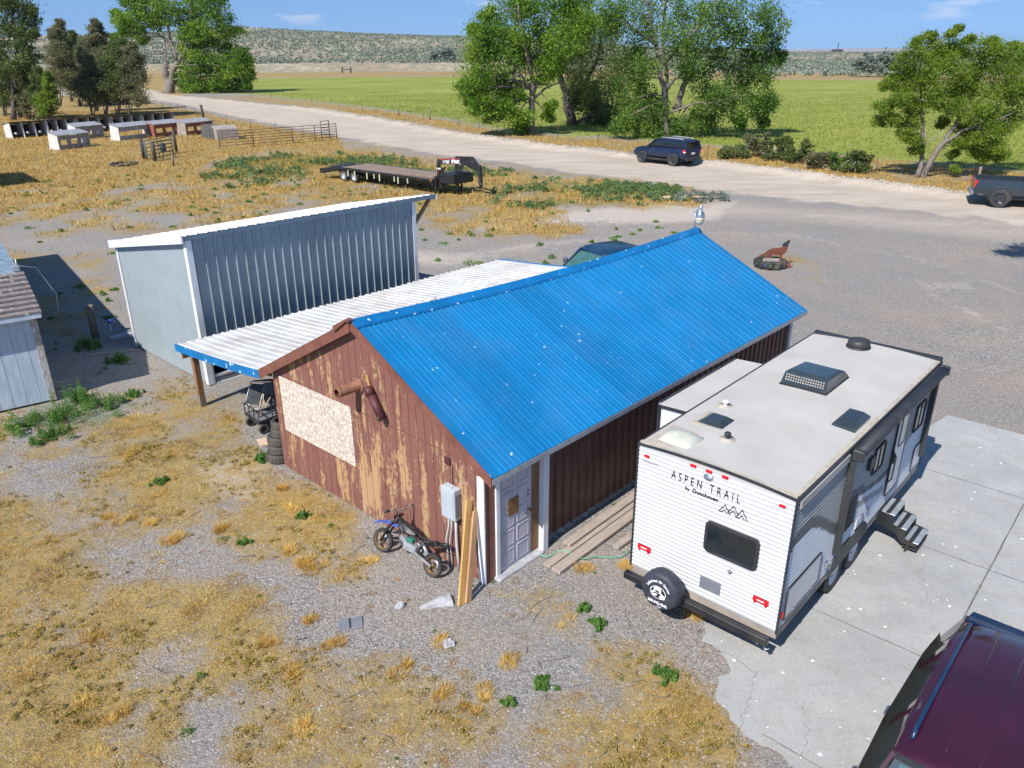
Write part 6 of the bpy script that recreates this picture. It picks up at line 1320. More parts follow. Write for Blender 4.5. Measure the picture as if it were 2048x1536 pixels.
# ================================================================== small things round the workshop
# planks leaning on the gable
for (b0, b1, t0, mat_, lab) in (((911, 1208), (926, 1212), (936, 1000), 'wood_gold', 'golden yellow plank leaning upright on the gable wall beside the meter box'), ((928, 1206), (937, 1204), (949, 1022), 'wood_tan', 'pinkish tan plank leaning upright, nearer the white corner trim')):
    p0 = GB((b0[0]+b1[0])/2, (b0[1]+b1[1])/2); p1 = gable(*t0, -.06); mb = MB(); wd = .125 if mat_ == 'wood_gold' else .11
    o = mb.bar((0, 0, 0), (0, 0, (p1-p0).length), .04, wd, up=(1, 0, 0)).build('leaning_plank', mat_, None, bevel=.003)
    zc = (p1-p0).normalized(); xc = Vector((0, -1, 0)); xc = (xc-zc*xc.dot(zc)).normalized(); o.matrix_world = BM @ frame(p0+Vector((0, 0, .005)), xc, zc.cross(xc), zc)
    tag(o, lab, 'plank', 'planks leaning on the gable wall')
# lumber beside the long wall
near = GB(1092, 1142); specs = [((1090, 1136), 4.4, .0, .16, .05, 'weathered grey plank lying against the foot of the brown ribbed wall'), ((1108, 1147), 4.2, .0, .2, .06, 'outer weathered plank lying in front of the long wall plank, end by the hose'), ((1130, 1098), 3.6, .062, .17, .045, 'grey plank stacked on top of the two long ones by the ribbed wall'), ((1228, 1100), 2.2, .0, .14, .055, 'short reddish plank lying alone on the gravel beside the trailer')]
for (q, ln, z0, wd, th, lab), yaw in zip(specs, (.015, .018, .02, -.02)):
    p = GB(*q); mb = MB(); mb.box(0, ln, -wd/2, wd/2, 0, th, b=.004); o = mb.build('plank', 'wood_grey'); o.matrix_world = BM @ Matrix.Translation((p.x, p.y, z0+.012)) @ Matrix.Rotation(math.pi/2+yaw, 4, 'Z'); tag(o, lab, 'plank', 'planks lying by the long wall')
mb = MB(); hp = [GB(*q) for q in ((1062, 1108), (1078, 1113), (1092, 1118), (1106, 1112), (1122, 1107), (1135, 1112), (1148, 1121), (1170, 1122), (1190, 1116), (1215, 1119), (1240, 1118), (1262, 1104))]
hz = [.05, .03, .03, .05, .07, .075, .06, .03, .025, .025, .025, .025]; sm_ = []
for i in range(len(hp)-1):
    for k in range(4):
        t = k/4; a, b = hp[i].copy(), hp[i+1].copy(); a.z = hz[i]; b.z = hz[i+1]; sm_.append(a.lerp(b, t))
mb.tube(sm_, .008, 6); o = mb.build('garden_hose', 'hose_green', T=BM.copy()); tag(o, 'thin green hose trailing over the planks from the door sill', 'hose')
# rocks
def rock(q, sx_, sy_, sz_, rz, lab, name='rock', seed=0, mat='stone'):
    rs = random.Random(seed); mb = MB(); n = 10; rings = []
    for zf, rf_ in ((0, .85), (.35, 1), (.75, .85), (1, .45)):
        rings.append([(math.cos(2*math.pi*k/n)*sx_*rf_*rs.uniform(.75, 1.15), math.sin(2*math.pi*k/n)*sy_*rf_*rs.uniform(.75, 1.15), zf*sz_*rs.uniform(.85, 1.15)) for k in range(n)])
    mb.loft(rings); o = mb.build(name, mat); p = G(*q); o.location = (p.x, p.y, -.01); o.rotation_euler = (0, 0, rz); return tag(o, lab, 'rock', 'loose rocks in front of the gable')
rock((797, 1212), .10, .07, .09, .5, 'small grey rock left of the long pointed rock', seed=1); 
mb = MB(); mb.loft([[(x, y*w_, z*h_) for y, z in ((-1, 0), (1, 0), (.8, .8), (.1, 1), (-.7, .7))] for x, w_, h_ in ((-.27, .03, .03), (-.16, .07, .07), (0, .08, .10), (.14, .11, .12), (.26, .15, .10), (.28, .10, .05))]); o = mb.build('rock', 'stone'); p = G(868, 1208); o.location = (p.x, p.y, -.01); o.rotation_euler = (0, 0, R(22)); tag(o, 'long pointed slab of grey stone lying before the leaning planks', 'rock', 'loose rocks in front of the gable')
rock((893, 1290), .10, .09, .11, .2, 'grey rock with straw beside it, nearest the camera', seed=3)
p = G(697, 1245); mb = MB(); mb.box(-.19, .19, -.13, .13, -.02, .018, b=.006); mb.box(-.02, .01, -.125, .125, .018, .021, 1); o = mb.build('paving_slab', ['grey_panel', 'black_plastic']); o.location = (p.x, p.y, 0); o.rotation_euler = (0, 0, R(14)); tag(o, 'dark grey paving slab lying flat in the gravel', 'paving slab')
p = GB(536, 878); mb = MB(); mb.box(-.16, .16, -.26, .26, .0, .02); o = mb.build('plywood_offcut', 'fg_wood'); o.matrix_world = BM @ Matrix.Translation((p.x+.05, p.y, .02)) @ Matrix.Rotation(-.3, 4, 'Z') @ Matrix.Rotation(.1, 4, 'Y'); tag(o, 'tan plywood offcut lying beside the stack of tyres', 'plywood')
# stack of tyres
labs = ('lowest and widest tyre of the stack at the workshop corner', 'second tyre from the ground in the corner stack', 'third tyre from the ground in the corner stack', 'fourth tyre up, under the tilted top one', 'topmost tyre of the corner stack, set back against the wall')
for k, (dx, dy, r_, z) in enumerate(((-.34, .12, .31, 0), (-.31, .16, .295, .20), (-.32, .17, .29, .395), (-.27, .22, .265, .585), (-.28, .24, .255, .76))):
    mb = MB(); n = 48; rings = []; h = .19 if k < 4 else .17
    for a, b in ((r_*.58, .02), (r_*.62, 0), (r_*.85, -.0), (r_*.97, .025), (r_, .05), (r_, h-.05), (r_*.97, h-.025), (r_*.85, h), (r_*.62, h), (r_*.58, h-.02)):
        rings.append([(math.cos(2*math.pi*i/n)*a*(1 if i % 2 or a < r_*.98 else .975), math.sin(2*math.pi*i/n)*a*(1 if i % 2 or a < r_*.98 else .975), b) for i in range(n)])
    rings.append(rings[0]); mb.loft(rings, caps=False); o = mb.build('tyre', 'rubber'); o.matrix_world = BM @ Matrix.Translation((dx, dy, z+.01)); tag(o, labs[k], 'tyre', 'tyres stacked at the workshop corner')
# garden cart loaded with junk
ct = thing('garden_cart', 'black mesh garden cart on four wheels under the carport edge', 'cart', BM @ Vector((-2.0, .95, 0)), B_YAW+R(-2))
mb = MB()
for s in (-1, 1): mb.bar((s*.33, -.5, .34), (s*.33, .55, .34), .03, .04); mb.bar((s*.33, -.5, .62), (s*.33, .55, .62), .02, .02)
for y in (-.5, .55): mb.bar((-.33, y, .34), (.33, y, .34), .03, .05); mb.bar((-.33, y, .62), (.33, y, .62), .02, .02)
for x in (-.33, -.11, .11, .33):
    for y in (-.5, .55): mb.bar((x, y, .34), (x, y, .62), .018, .018)
for y in (-.15, .2):
    for s in (-1, 1): mb.bar((s*.33, y, .34), (s*.33, y, .62), .018, .018)
mb.bar((-.3, -.4, .18), (.3, -.4, .18), .04, .04); mb.bar((-.3, .45, .18), (.3, .45, .18), .04, .04); mb.bar((0, -.4, .2), (0, .45, .2), .05, .12); mb.build('frame', 'black_metal', ct)
mb = MB(); mb.box(-.32, .32, -.49, .54, .335, .35); mb.build('tray', 'grey_panel', ct)
for x in (-.30, .30):
    for y in (-.4, .45): wheel('wheel', ct, x, y, .13, .13, .08, 'X', 'rim_black', 10, .55)
mb = MB(); mb.tube([(0, .55, .2), (.05, .9, .7), (.1, 1.05, .95)], .015, 6); mb.tube([(-.03, 1.05, .95), (.05, 1.1, 1.02), (.2, 1.1, 1.0), (.23, 1.05, .93)], .014, 6); mb.build('pull_handle', 'black_metal', ct)
jx = thing('broken_chair', 'folded black mesh camp chair dumped on the garden cart', 'camp chair', BM @ Vector((-2.2, .85, .5)), B_YAW+.3)
mb = MB()
for a, b in (((-.3, -.3, .0), (-.35, .1, .5)), ((.2, -.35, .05), (.1, .1, .55)), ((-.35, .1, .5), (.1, .1, .55)), ((-.3, -.3, 0), (.2, -.35, .05)), ((-.35, .1, .5), (-.1, .5, .45)), ((.1, .1, .55), (.3, .45, .5)), ((-.3, -.3, 0), (-.05, .45, .05)), ((.2, -.35, .05), (.35, .4, .0))): mb.tube([a, b], .014, 6)
mb.build('frame', 'galv', jx)
mb = MB(); quadpanel(mb, [(-.28, -.22, .08), (.14, -.27, .12), (.06, .08, .5), (-.31, .08, .46)], .01); quadpanel(mb, [(-.3, .12, .52), (.05, .12, .56), (.22, .42, .5), (-.08, .46, .47)], .01); mb.build('mesh_seat', 'black_plastic', jx)
for (px_, py_, pz, l, m_, nm, lab, cat) in ((-1.98, .62, .4, .45, 'fg_wood', 'tool_bundle', 'pale wooden tool handles bundled upright in the garden cart', 'tool handles'), (-1.72, .9, .4, .5, 'black_plastic', 'black_tubing', 'tangle of black rods and tubing in the garden cart', 'tubing')):
    mb = MB()
    for k in range(5 if 'wood' in m_ else 16): a = random.uniform(-.3, .3); mb.tube([(random.uniform(-.08, .08) if k < 5 else random.uniform(-.25, .25), random.uniform(-.08, .08)+(k*.02), -.05), (a, random.uniform(-.1, .35), l*random.uniform(.7, 1.2))], .012 if 'wood' in m_ else .014, 6)
    o = mb.build(nm, m_); o.matrix_world = BM @ Matrix.Translation((px_, py_, pz)); tag(o, lab, cat)
sp0 = thing('orange_trimmer', 'orange topped garden tool with a loop handle behind the cart', 'garden tool', BM @ Vector((-2.05, 1.75, 0)), B_YAW)
mb = MB(); mb.tube([(0, 0, 0), (0, 0, .75)], .02, 6); mb.box(-.06, .06, -.05, .05, .55, .78, b=.02); mb.build('shaft', 'orange', sp0)
mb = MB(); mb.tube([(0, 0, .78), (.0, 0, .86), (-.14, 0, .95), (-.18, 0, 1.03), (0, .0, 1.08), (.18, 0, 1.03), (.14, 0, .95), (0, 0, .86)], .014, 6); mb.build('loop_handle', 'black_plastic', sp0)
mb = MB()
for k in range(3): mb.box(random.uniform(-.1, .05), random.uniform(.06, .14), -.06, .06, .1*k, .1*k+.09)
o = mb.build('red_can', 'red_paint', bevel=.01); o.matrix_world = BM @ Matrix.Translation((-1.55, 1.35, .45)); tag(o, 'small red can half hidden behind the workshop corner', 'can')
o = None
mb = MB(); mb.box(-.3, .45, -.35, .4, 0, .55); mb.box(-.1, .4, -.2, .3, .55, .7); o = mb.build('junk_crate', 'black_plastic', bevel=.03); o.matrix_world = BM @ Matrix.Translation((-1.2, 1.3, 0)); tag(o, 'black crate of junk in the shade of the carport', 'crate')
# wooden post, yard hydrant, slab
pp = G(192, 668); ps = thing('wooden_post', 'stout weathered wooden post standing alone left of the metal shed', 'post', (pp.x, pp.y, 0)); mb = MB(); mb.tube([(0, 0, -.1), (0, 0, .5), (.02, 0, 1.05)], [.12, .115, .11], 12); mb.build('post', 'post_wood', ps)
pp = G(227, 672); yh = thing('yard_hydrant', 'blue headed standpipe yard hydrant beside the wooden post', 'hydrant', (pp.x, pp.y, 0), .5); mb = MB(); mb.tube([(0, 0, 0), (0, 0, .55)], .025, 8); mb.build('standpipe', 'galv', yh)
mb = MB(); mb.box(-.05, .07, -.04, .04, .52, .64, b=.015); mb.tube([(.05, 0, .58), (.16, 0, .55), (.17, 0, .5)], .018, 6); mb.bar((-.08, 0, .62), (.16, 0, .66), .02, .02); mb.build('head', 'bike_blue', yh)
p = G(252, 668); mb = MB(); mb.box(-.45, .45, -.16, .16, -.02, .12, b=.01); o = mb.build('concrete_block', 'stone'); o.location = (p.x, p.y, 0); o.rotation_euler = (0, 0, R(42)); tag(o, 'pale concrete block beside the yard hydrant', 'block')
p = G(225, 700); mb = MB(); mb.box(-.7, .8, -.04, .04, 0, .03); o = mb.build('edging_board', 'wood_grey'); o.location = (p.x, p.y, 0); o.rotation_euler = (0, 0, R(20)); tag(o, 'pale edging board along the ground before the hydrant', 'board')
p = G(125, 765); mb = MB()
for k in range(3): mb.box(-.35, .3, -.16+k*.12, -.06+k*.12, 0, .05+.02*k)
o = mb.build('scrap_pallet', 'wood_grey', fix=True); o.location = (p.x, p.y, 0); o.rotation_euler = (0, 0, R(25)); tag(o, 'few grey pallet boards beside the old shed corner', 'pallet')

# ================================================================== stock yard: calf hutches, panels, chute
def hutch_back(x0, x1, lab):
    """open fronted three bay calf hutch, the openings face the camera"""
    a = G(x0, 270-(x0/357)*24+1); b = G(x1, 270-(x1/357)*24+1); d = b-a; Ln = d.length; ang = math.atan2(d.y, d.x)
    t = thing('calf_hutch', lab, 'calf hutch', a, ang, 'open fronted calf hutches in the back row'); D, H1, H2 = 1.6, 1.62, 1.3
    for k in range(4):
        x = Ln*k/3; mb = MB(); mb.poly([(0-.25, 0), (0-.02, H1), (.5, H1), (D, H2), (D, 0)], .07, 0, Matrix.Translation((x, 0, 0)), axis='X'); mb.build('divider', 'hutch_white', t)
    mb = MB(); mb.loft([[(x, -.15, H1+.0), (x, D+.1, H2), (x, D+.1, H2+.05), (x, -.15, H1+.05)] for x in (-.1, Ln+.1)]); mb.build('roof', 'hutch_dark', t)
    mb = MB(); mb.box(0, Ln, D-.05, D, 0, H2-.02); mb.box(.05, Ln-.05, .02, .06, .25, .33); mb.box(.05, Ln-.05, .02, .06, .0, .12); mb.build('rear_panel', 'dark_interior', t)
    for k in range(3):
        x = Ln*(k+.5)/3; mb = MB(); mb.lathe([(0, .35), (.14, .35), (.16, .6), (.15, .6), (.13, .4), (0, .4)], 12, T=Matrix.Translation((x-.2, -.05, 0))); mb.build('pail', 'hutch_white' if k != 1 else 'galv', t)
    return t
for (x0, x1), lab in zip(((29, 101), (103, 160), (164, 228), (232, 291), (294, 353)), ('leftmost open fronted calf hutch of the back row, clean white end panel', 'second open calf hutch from the left in the back row', 'middle open calf hutch of the back row with pale boxes inside', 'fourth open calf hutch from the left in the back row', 'rightmost open calf hutch of the back row, nearest the road')): hutch_back(x0, x1, lab)
def hutch_front(px0, px1, v0, v1, lab, wallm, endm, holes=3, H=1.25):
    a = G(px0, v0); b = G(px1, v1); d = b-a; Ln = d.length; ang = math.atan2(d.y, d.x); t = thing('calf_hutch', lab, 'calf hutch', a, ang, 'closed calf hutches seen from behind'); D = 1.15; H1, H2 = H, H+.3
    for x in (0, Ln):
        mb = MB(); mb.poly([(0, 0), (0, H1), (D, H2), (D+.2, 0)], .06, 0, Matrix.Translation((x, 0, 0)), axis='X'); mb.build('end_panel', endm, t)
    mb = MB(); hh = [] ; z0, z1 = .42, .86
    mb.box(0.03, Ln-.03, 0, .04, 0, z0); mb.box(.03, Ln-.03, 0, .04, z1, H1-.02)
    if holes:
        wv = (Ln-.06)/holes
        for k in range(holes+1): x = .03+wv*k; mb.box(max(.03, x-.22), min(Ln-.03, x+.22), 0, .04, z0, z1)
    mb.build('slotted_wall', wallm, t)
    mb = MB(); mb.loft([[(x, -.12, H1+.02), (x, D+.1, H2+.02), (x, D+.1, H2+.06), (x, -.12, H1+.06)] for x in (-.08, Ln+.08)])
    for k in range(int(Ln/.25)): mb.loft([[(x, -.12, H1+.06), (x, D+.1, H2+.06), (x, D+.1, H2+.075), (x, -.12, H1+.075)] for x in (k*.25, k*.25+.05)])
    mb.build('tin_roof', 'tin', t)
for a in ((124, 186, 293, 286, 'front calf hutch standing alone in the dry grass with a tin roof', 'hutch_grey', 'hutch_white', 3), (160, 213, 273, 268, 'weathered calf hutch of the middle row behind the lone front one', 'hutch_grey', 'hutch_white', 3), (245, 309, 275, 268, 'long low tin roofed hutch with white end, left of the red ones', 'tin', 'hutch_white', 0), (315, 373, 269, 263, 'rusty red painted calf hutch with slotted wall', 'hutch_red', 'hutch_red', 3), (378, 432, 266, 260, 'rusty red calf hutch behind the dark boxes, right end of row', 'hutch_red', 'hutch_grey', 3)): hutch_front(*a)
for k, (u0, v0, lab) in enumerate(((408, 270, 'first dark arched shelter of the nested group by the stock panels'), (414, 271, 'second dark arched shelter of the nested group'), (421, 272, 'third dark arched shelter, pale front edge'), (428, 273, 'nearest dark arched shelter of the nested group, widest side showing'))):
    a = G(u0, v0); mb = MB(); o = [(0, 0), (0, 1.0), (.35, 1.35), (.9, 1.4), (1.5, 1.0), (1.6, 0)]; i = [(x*.9+.08, z*.93) for x, z in o][::-1]
    mb.loft([[(x, y, z) for x, z in o] for y in (0, 2.3 if k == 3 else .5)]) if k == 3 else mb.loft([[(x, y, z) for x, z in o] for y in (0, 1.2)])
    ob = mb.build('calf_shelter', 'hutch_dark' if k < 3 else 'hutch_grey'); ob.location = a; ob.rotation_euler = (0, 0, R(-50)); tag(ob, lab, 'calf shelter', 'dark calf shelters stacked together')
# pipe corral panels
def panel_run(pts, lab, n, H=1.55, mat='pipe_steel', rails=6, name='corral_fence'):
    P = [G(*p) for p in pts]; t = thing(name, lab, 'fence', P[0], 0); o = P[0]
    mb = MB(); L_ = list(zip(P, P[1:])); 
    for a, b in L_:
        for k in range(rails): z = .3+(H-.3)*k/(rails-1); mb.tube([a-o+Vector((0, 0, z)), b-o+Vector((0, 0, z))], .03, 5)
    mb.build('rails', mat, t)
    for a, b in L_:
        m = max(1, round((b-a).length/3.))
        for k in range(m+(b is P[-1])):
            q = a.lerp(b, k/m)-o; mb = MB(); mb.tube([q, q+Vector((0, 0, H+.05))], .05, 6); mb.build('post', mat, t)
    return t
panel_run([(444, 294), (512, 289), (590, 283), (678, 276)], 'rusty pipe corral panels in a line beside the dirt road', 6)
panel_run([(648, 279), (664, 277)], 'short rusty gate panel at the road end of the corral line', 2, 1.9, name='corral_gate')
ch = thing('stock_chute', 'narrow livestock chute of green pipe rails between dark wooden posts', 'chute', G(318, 312), 0); o = ch.location.copy()
for (u_0, v_0), (u_1, v_1) in (((295, 313), (350, 302)), ((311, 317), (352, 309)), ((295, 313), (300, 316))):
    mb = MB(); a = G(u_0, v_0)-o; b = G(u_1, v_1)-o
    for z in (.3, .6, .9, 1.2, 1.5): mb.tube([a+Vector((0, 0, z)), b+Vector((0, 0, z))], .03, 5)
    for q in (a, a.lerp(b, .5), b): mb.tube([q, q+Vector((0, 0, 1.6))], .035, 5)
    mb.build('rail_panel', 'pipe_green', ch)
for q, hh in (((292, 312), 1.7), ((315, 317), 1.6), ((357, 300), 2.0)):
    mb = MB(); a = G(*q)-o; mb.tube([a, a+Vector((0, 0, hh))], .14, 8); mb.build('wooden_post', 'dark_post', ch)
mb = MB(); a = G(290, 312)-o; b = G(310, 309)-o; mb.tube([a+Vector((0, 0, 1.4)), a+Vector((0, 0, 2.7)), b+Vector((0, 0, 2.7)), b+Vector((0, 0, 1.4))], .03, 6); mb.build('overhead_bar', 'pipe_green', ch)
p = G(331, 299); mb = MB(); mb.lathe([(0, 0), (.25, 0), (.25, .8), (.22, .8), (.2, .1), (0, .1)], 14); o_ = mb.build('barrel', 'black_plastic'); o_.location = p; tag(o_, 'black drum standing inside the livestock chute', 'drum')
p = G(252, 324); mb = MB(); n = 26; mb.tube([(1.0*math.cos(2*math.pi*k/n), 1.0*math.sin(2*math.pi*k/n), .10+.03*math.sin(k*2.2)) for k in range(n+1)], .09, 7, caps=False); o_ = mb.build('feeder_ring', 'black_plastic'); o_.location = p; tag(o_, 'dark feeder ring lying flat in the dry grass', 'feeder ring')
p = G(351, 326); mb = MB(); mb.tube([(0, 0, 0), (0, 0, .85)], .09, 7); o_ = mb.build('stump_post', 'post_wood'); o_.location = p; tag(o_, 'short weathered post beside the livestock chute', 'post')
p = G(413, 238); mb = MB(); mb.tube([(0, 0, 0), (-.15, 0, 2.1)], .18, 8); o_ = mb.build('gate_post', 'dark_post'); o_.location = p; tag(o_, 'thick dark leaning post at the edge of the dirt road', 'post')
# wire fences
def wire_fence(pts, lab, woods=(), H=1.15):
    P = [G(*p) for p in pts]; t = thing('wire_fence', lab, 'fence', P[0], 0); o = P[0]; mb = MB()
    for a, b in zip(P, P[1:]):
        for z in (.45, .75, 1.05): mb.bar(a-o+Vector((0, 0, z)), b-o+Vector((0, 0, z)), .008, .008)
    mb.build('wire', 'wire', t)
    for i, p in enumerate(P):
        mb = MB(); q = p-o; r_ = .09 if i in woods else .028; hh = H*(1.25 if i in woods else 1)*random.uniform(.93, 1.07); mb.tube([q, q+Vector((random.uniform(-.06, .06), 0, hh))], r_, 7); mb.build('fence_post', 'post_wood' if i in woods else 'tpost', t)
wire_fence([(318, 206), (330, 211), (346, 214), (362, 218), (377, 222), (397, 228), (458, 243), (506, 253), (556, 262), (610, 272)], 'wire fence of thin steel posts between corral field and dirt road')
wire_fence([(506, 192), (548, 193), (588, 196), (628, 202), (682, 212), (730, 222), (802, 230), (852, 243), (864, 238), (921, 252), (963, 257), (1013, 262), (1050, 268), (1120, 278), (1200, 292), (1300, 306), (1418, 322)], 'wire fence along the hay field side of the dirt road, left of the shrubs', (6, 8))
wire_fence([(1755, 352), (1850, 362), (1954, 388), (2048, 402), (2140, 418)], 'wire fence with a stout wooden post behind the grey pickup', (2,), 1.2)
gt = thing('field_gate', 'distant dark posts and rail of a gate beyond the hay field', 'gate', G(690, 143)); o = gt.location.copy()
for q in ((690, 143), (707, 143)): mb = MB(); mb.tube([G(*q)-o, G(*q)-o+Vector((0, 0, 2.6))], .35, 6); mb.build('post', 'dark_post', gt)
mb = MB(); mb.tube([G(690, 143)-o+Vector((0, 0, 1.4)), G(707, 143)-o+Vector((0, 0, 1.4))], .15, 6); mb.build('rail', 'dark_post', gt)
panel_run([(884, 148), (915, 147), (950, 146)], 'far pale stock panels beyond the hay field left of the big tree', 3, 3.4, 'galv', 4, name='far_corral')
# low far farmhouse roof and mast on the plateau
p = WY(1680, 106, 900); hs_ = thing('farmhouse', 'tiny dark roofed farmhouse on the skyline beyond the plateau', 'house', (p.x, p.y, p.z-4)); mb = MB(); mb.box(-5, 5, -3, 3, 0, 3); mb.build('wall', 'hutch_grey', hs_); mb = MB(); mb.loft([[(x, -3.5, 3), (x, 0, 5), (x, 3.5, 3)] for x in (-5.5, 5.5)]); mb.build('roof', 'dark_interior', hs_)
p = WY(1677, 104, 880); pm = thing('power_pole', 'tiny utility pole on the skyline beside the far farmhouse', 'pole', (p.x+2, p.y, p.z-5)); mb = MB(); mb.tube([(0, 0, 0), (0, 0, 11)], .4, 6); mb.build('pole', 'dark_post', pm); mb = MB(); mb.bar((-1.4, 0, 10), (1.4, 0, 10), .3, .3); mb.build('crossarm', 'dark_post', pm)
# ================================================================== trees and shrubs
def crown_mesh(name, root, clumps, n_per, size, mat, seed=0, squash=.8, sub=9, droop=0.):
    """leaf clusters: every clump (centre, radius) is broken into small twigs' worth of leaves, leaving gaps between"""
    rg = np.random.RandomState(seed); C = []; rn = []; base = Vector(root.location)
    for (c, r_) in clumps:
        ns = max(3, int(sub*rg.uniform(.8, 1.3))); d = rg.normal(size=(ns, 3)); d /= np.linalg.norm(d, axis=1)[:, None]; sc_ = rg.uniform(.45, 1.08, (ns, 1)); cc = np.array(c)+d*sc_*r_*np.array([1, 1, squash])
        tone = rg.rand()*.3
        for j in range(ns):
            m = int(n_per/ns*rg.uniform(.4, 1.7)); s = r_*rg.uniform(.28, .68); P = rg.normal(size=(m, 3))*s*np.array([1, 1, .7])*.68
            if droop: P[:, 2] -= abs(rg.normal(size=m))*s*droop
            C.append(cc[j]+P); rn.append(np.clip(tone+rg.rand()*.35+rg.rand(m)*.35, 0, 1))
    C = np.concatenate(C)-np.array(base); rn = np.concatenate(rn); C = C[C[:, 2] > .05] if True else C; rn = rn[:len(C)]
    V, Fq, rv = leaves_at(C, size, rn, rg); o = mesh_np('crown', V, Fq, mat, {'rnd': rv}); o.parent = root; return o
def limbs(root, trunks, clumps, mat, seed=0, r_br=.05, twigs=2, dead=0):
    rs = random.Random(seed); mb = MB(); b = Vector(root.location)
    for pts, r0, r1 in trunks:
        P = [Vector(p)-b for p in pts]; Q = []
        for i in range(len(P)-1):
            for k in range(3): Q.append(P[i].lerp(P[i+1], k/3)+Vector((rs.uniform(-1, 1), rs.uniform(-1, 1), 0))*r0*.35*(1 if i+k else 0))
        Q.append(P[-1]); mb.tube(Q, [r0*(1.35 if i == 0 else 1)+(r1-r0)*i/(len(Q)-1) for i in range(len(Q))], 9)
    mb.build('trunk', mat, root, fix=False)
    mb = MB(); allp = []
    for pts, r0, r1 in trunks:
        P = [Vector(p)-b for p in pts]
        for i in range(len(P)-1):
            for k in range(6):
                f_ = (i+k/6)/(len(P)-1)
                if f_ > .25: allp.append((P[i].lerp(P[i+1], k/6), r0+(r1-r0)*f_))
    for c, r_ in clumps:
        c = Vector(c)-b; cand = [q for q in allp if q[0].z < c.z+r_*.3] or allp; q, qr = min(cand, key=lambda t: (t[0]-c).length); mid = q.lerp(c, .5)+Vector((rs.uniform(-1, 1), rs.uniform(-1, 1), rs.uniform(.0, 1)))*(c-q).length*.12
        rb = min(qr*.6, r_br*(.5+(c-q).length/6)); mb.tube([q, mid, c], [rb, rb*.7, rb*.3], 5)
        for _ in range(twigs):
            e = c+Vector((rs.gauss(0, 1), rs.gauss(0, 1), rs.gauss(.1, .8))).normalized()*r_*rs.uniform(.6, 1.1); mb.tube([mid.lerp(c, rs.uniform(.3, 1)), c.lerp(e, .5)+Vector((0, 0, rs.uniform(-.1, .2)*r_)), e], [rb*.4, rb*.25, rb*.08], 4)
    if dead:
        for _ in range(dead):
            q, qr = rs.choice(allp); a = rs.uniform(0, 6.3); l = rs.uniform(1, 2.6)*qr/.25*.8+.8; d = Vector((math.cos(a), math.sin(a)*.6, rs.uniform(-.9, .15))); P = [q+Vector((math.cos(a), math.sin(a), 0))*qr]
            for k in range(4): d = d+Vector((rs.uniform(-.3, .3), rs.uniform(-.3, .3), rs.uniform(-.35, .1))); P.append(P[-1]+d.normalized()*l/4)
            mb.tube(P, [.035, .028, .02, .014, .006], 4, 1)
            for k in (2, 3): e = P[k]+Vector((rs.uniform(-1, 1), rs.uniform(-1, 1), rs.uniform(-.8, .2)))*.5; mb.tube([P[k], e], [.016, .005], 4, 1)
    mb.build('limbs', [mat, 'dead_twig'], root, fix=False)
def px_tree(name, lab, cat, Y, base, trunks, clumps, n_per, size, leaf, bark, seed, depth=.9, group=None, sub=9, dead=0, r_br=.09, droop=0., squash=.85, twigs=2):
    """crown given by (u, v, radius) where the photo shows it; each clump gets its own depth in the crown"""
    rs = random.Random(seed); b = WY(*base, Y); b.z = min(b.z, .0); b = G(*base) if abs(G(*base).y-Y) < 4 else Vector((b.x, Y, 0))
    t = thing(name, lab, cat, b, 0, group); s = Y*math.cos(PITCH)/F_PX*1.04; cl = []
    for i, (u, v, r_) in enumerate(clumps):
        dy = rs.uniform(-1, 1)*depth*r_*s*1.6; p = WY(u, v, Y+dy); r3 = r_*s
        if p.z-r3*.6 < .2: p.z = .2+r3*.6
        cl.append((tuple(p), r3))
    tk = [([tuple(WY(u, v, Y+dd)) for u, v, dd in pts], r0, r1) for pts, r0, r1 in trunks]
    tk = [(([(p[0][0], p[0][1], -.05)] if p[0][2] < 1.2 else [p[0]])+p[1:], r0, r1) for p, r0, r1 in tk]
    limbs(t, tk, cl, bark, seed, r_br, twigs, dead); crown_mesh('crown', t, cl, n_per, size, leaf, seed, squash, sub, droop); return t
# the big cottonwoods in the middle
px_tree('cottonwood', 'big bright green cottonwood left of the willow like trees, trunk at the road edge', 'tree', 88.5, (1065, 272),
        [([(1065, 272, 0), (1068, 235, 0), (1070, 190, .3), (1068, 150, 0), (1058, 105, 0), (1050, 60, -1), (1040, 10, -1), (1030, -40, -1)], .38, .09), ([(1068, 190, 0), (1085, 150, 1), (1100, 100, 1), (1110, 40, 2), (1120, -30, 2)], .24, .08), ([(1068, 200, 0), (1095, 178, 1), (1125, 165, 2)], .17, .06), ([(1066, 180, 0), (1035, 130, -1), (1005, 90, -2)], .14, .05)],
        [(1010, 25, 42), (1040, -10, 40), (1080, -35, 45), (1120, 0, 42), (1150, 35, 38), (1060, 25, 38), (985, 62, 36), (1020, 78, 36), (1062, 75, 34), (1100, 60, 36), (1135, 85, 36), (965, 105, 30), (1000, 120, 34), (1045, 125, 26), (1095, 115, 34), (960, 150, 30), (990, 165, 30), (1025, 165, 26), (1090, 150, 24), (1120, 130, 26), (945, 185, 26), (970, 205, 28), (1000, 210, 28), (1030, 200, 22), (985, 225, 20), (955, 215, 16), (1040, 235, 22), (1050, 255, 16), (1105, 215, 12), (1100, 235, 10), (940, 168, 14), (955, 60, 12), (985, 30, 14), (1160, 0, 30), (1145, -30, 36), (1180, 60, 30), (990, 90, 18)],
        1700, .25, 'leaf_bright', 'bark_grey', 11, dead=16, sub=11)
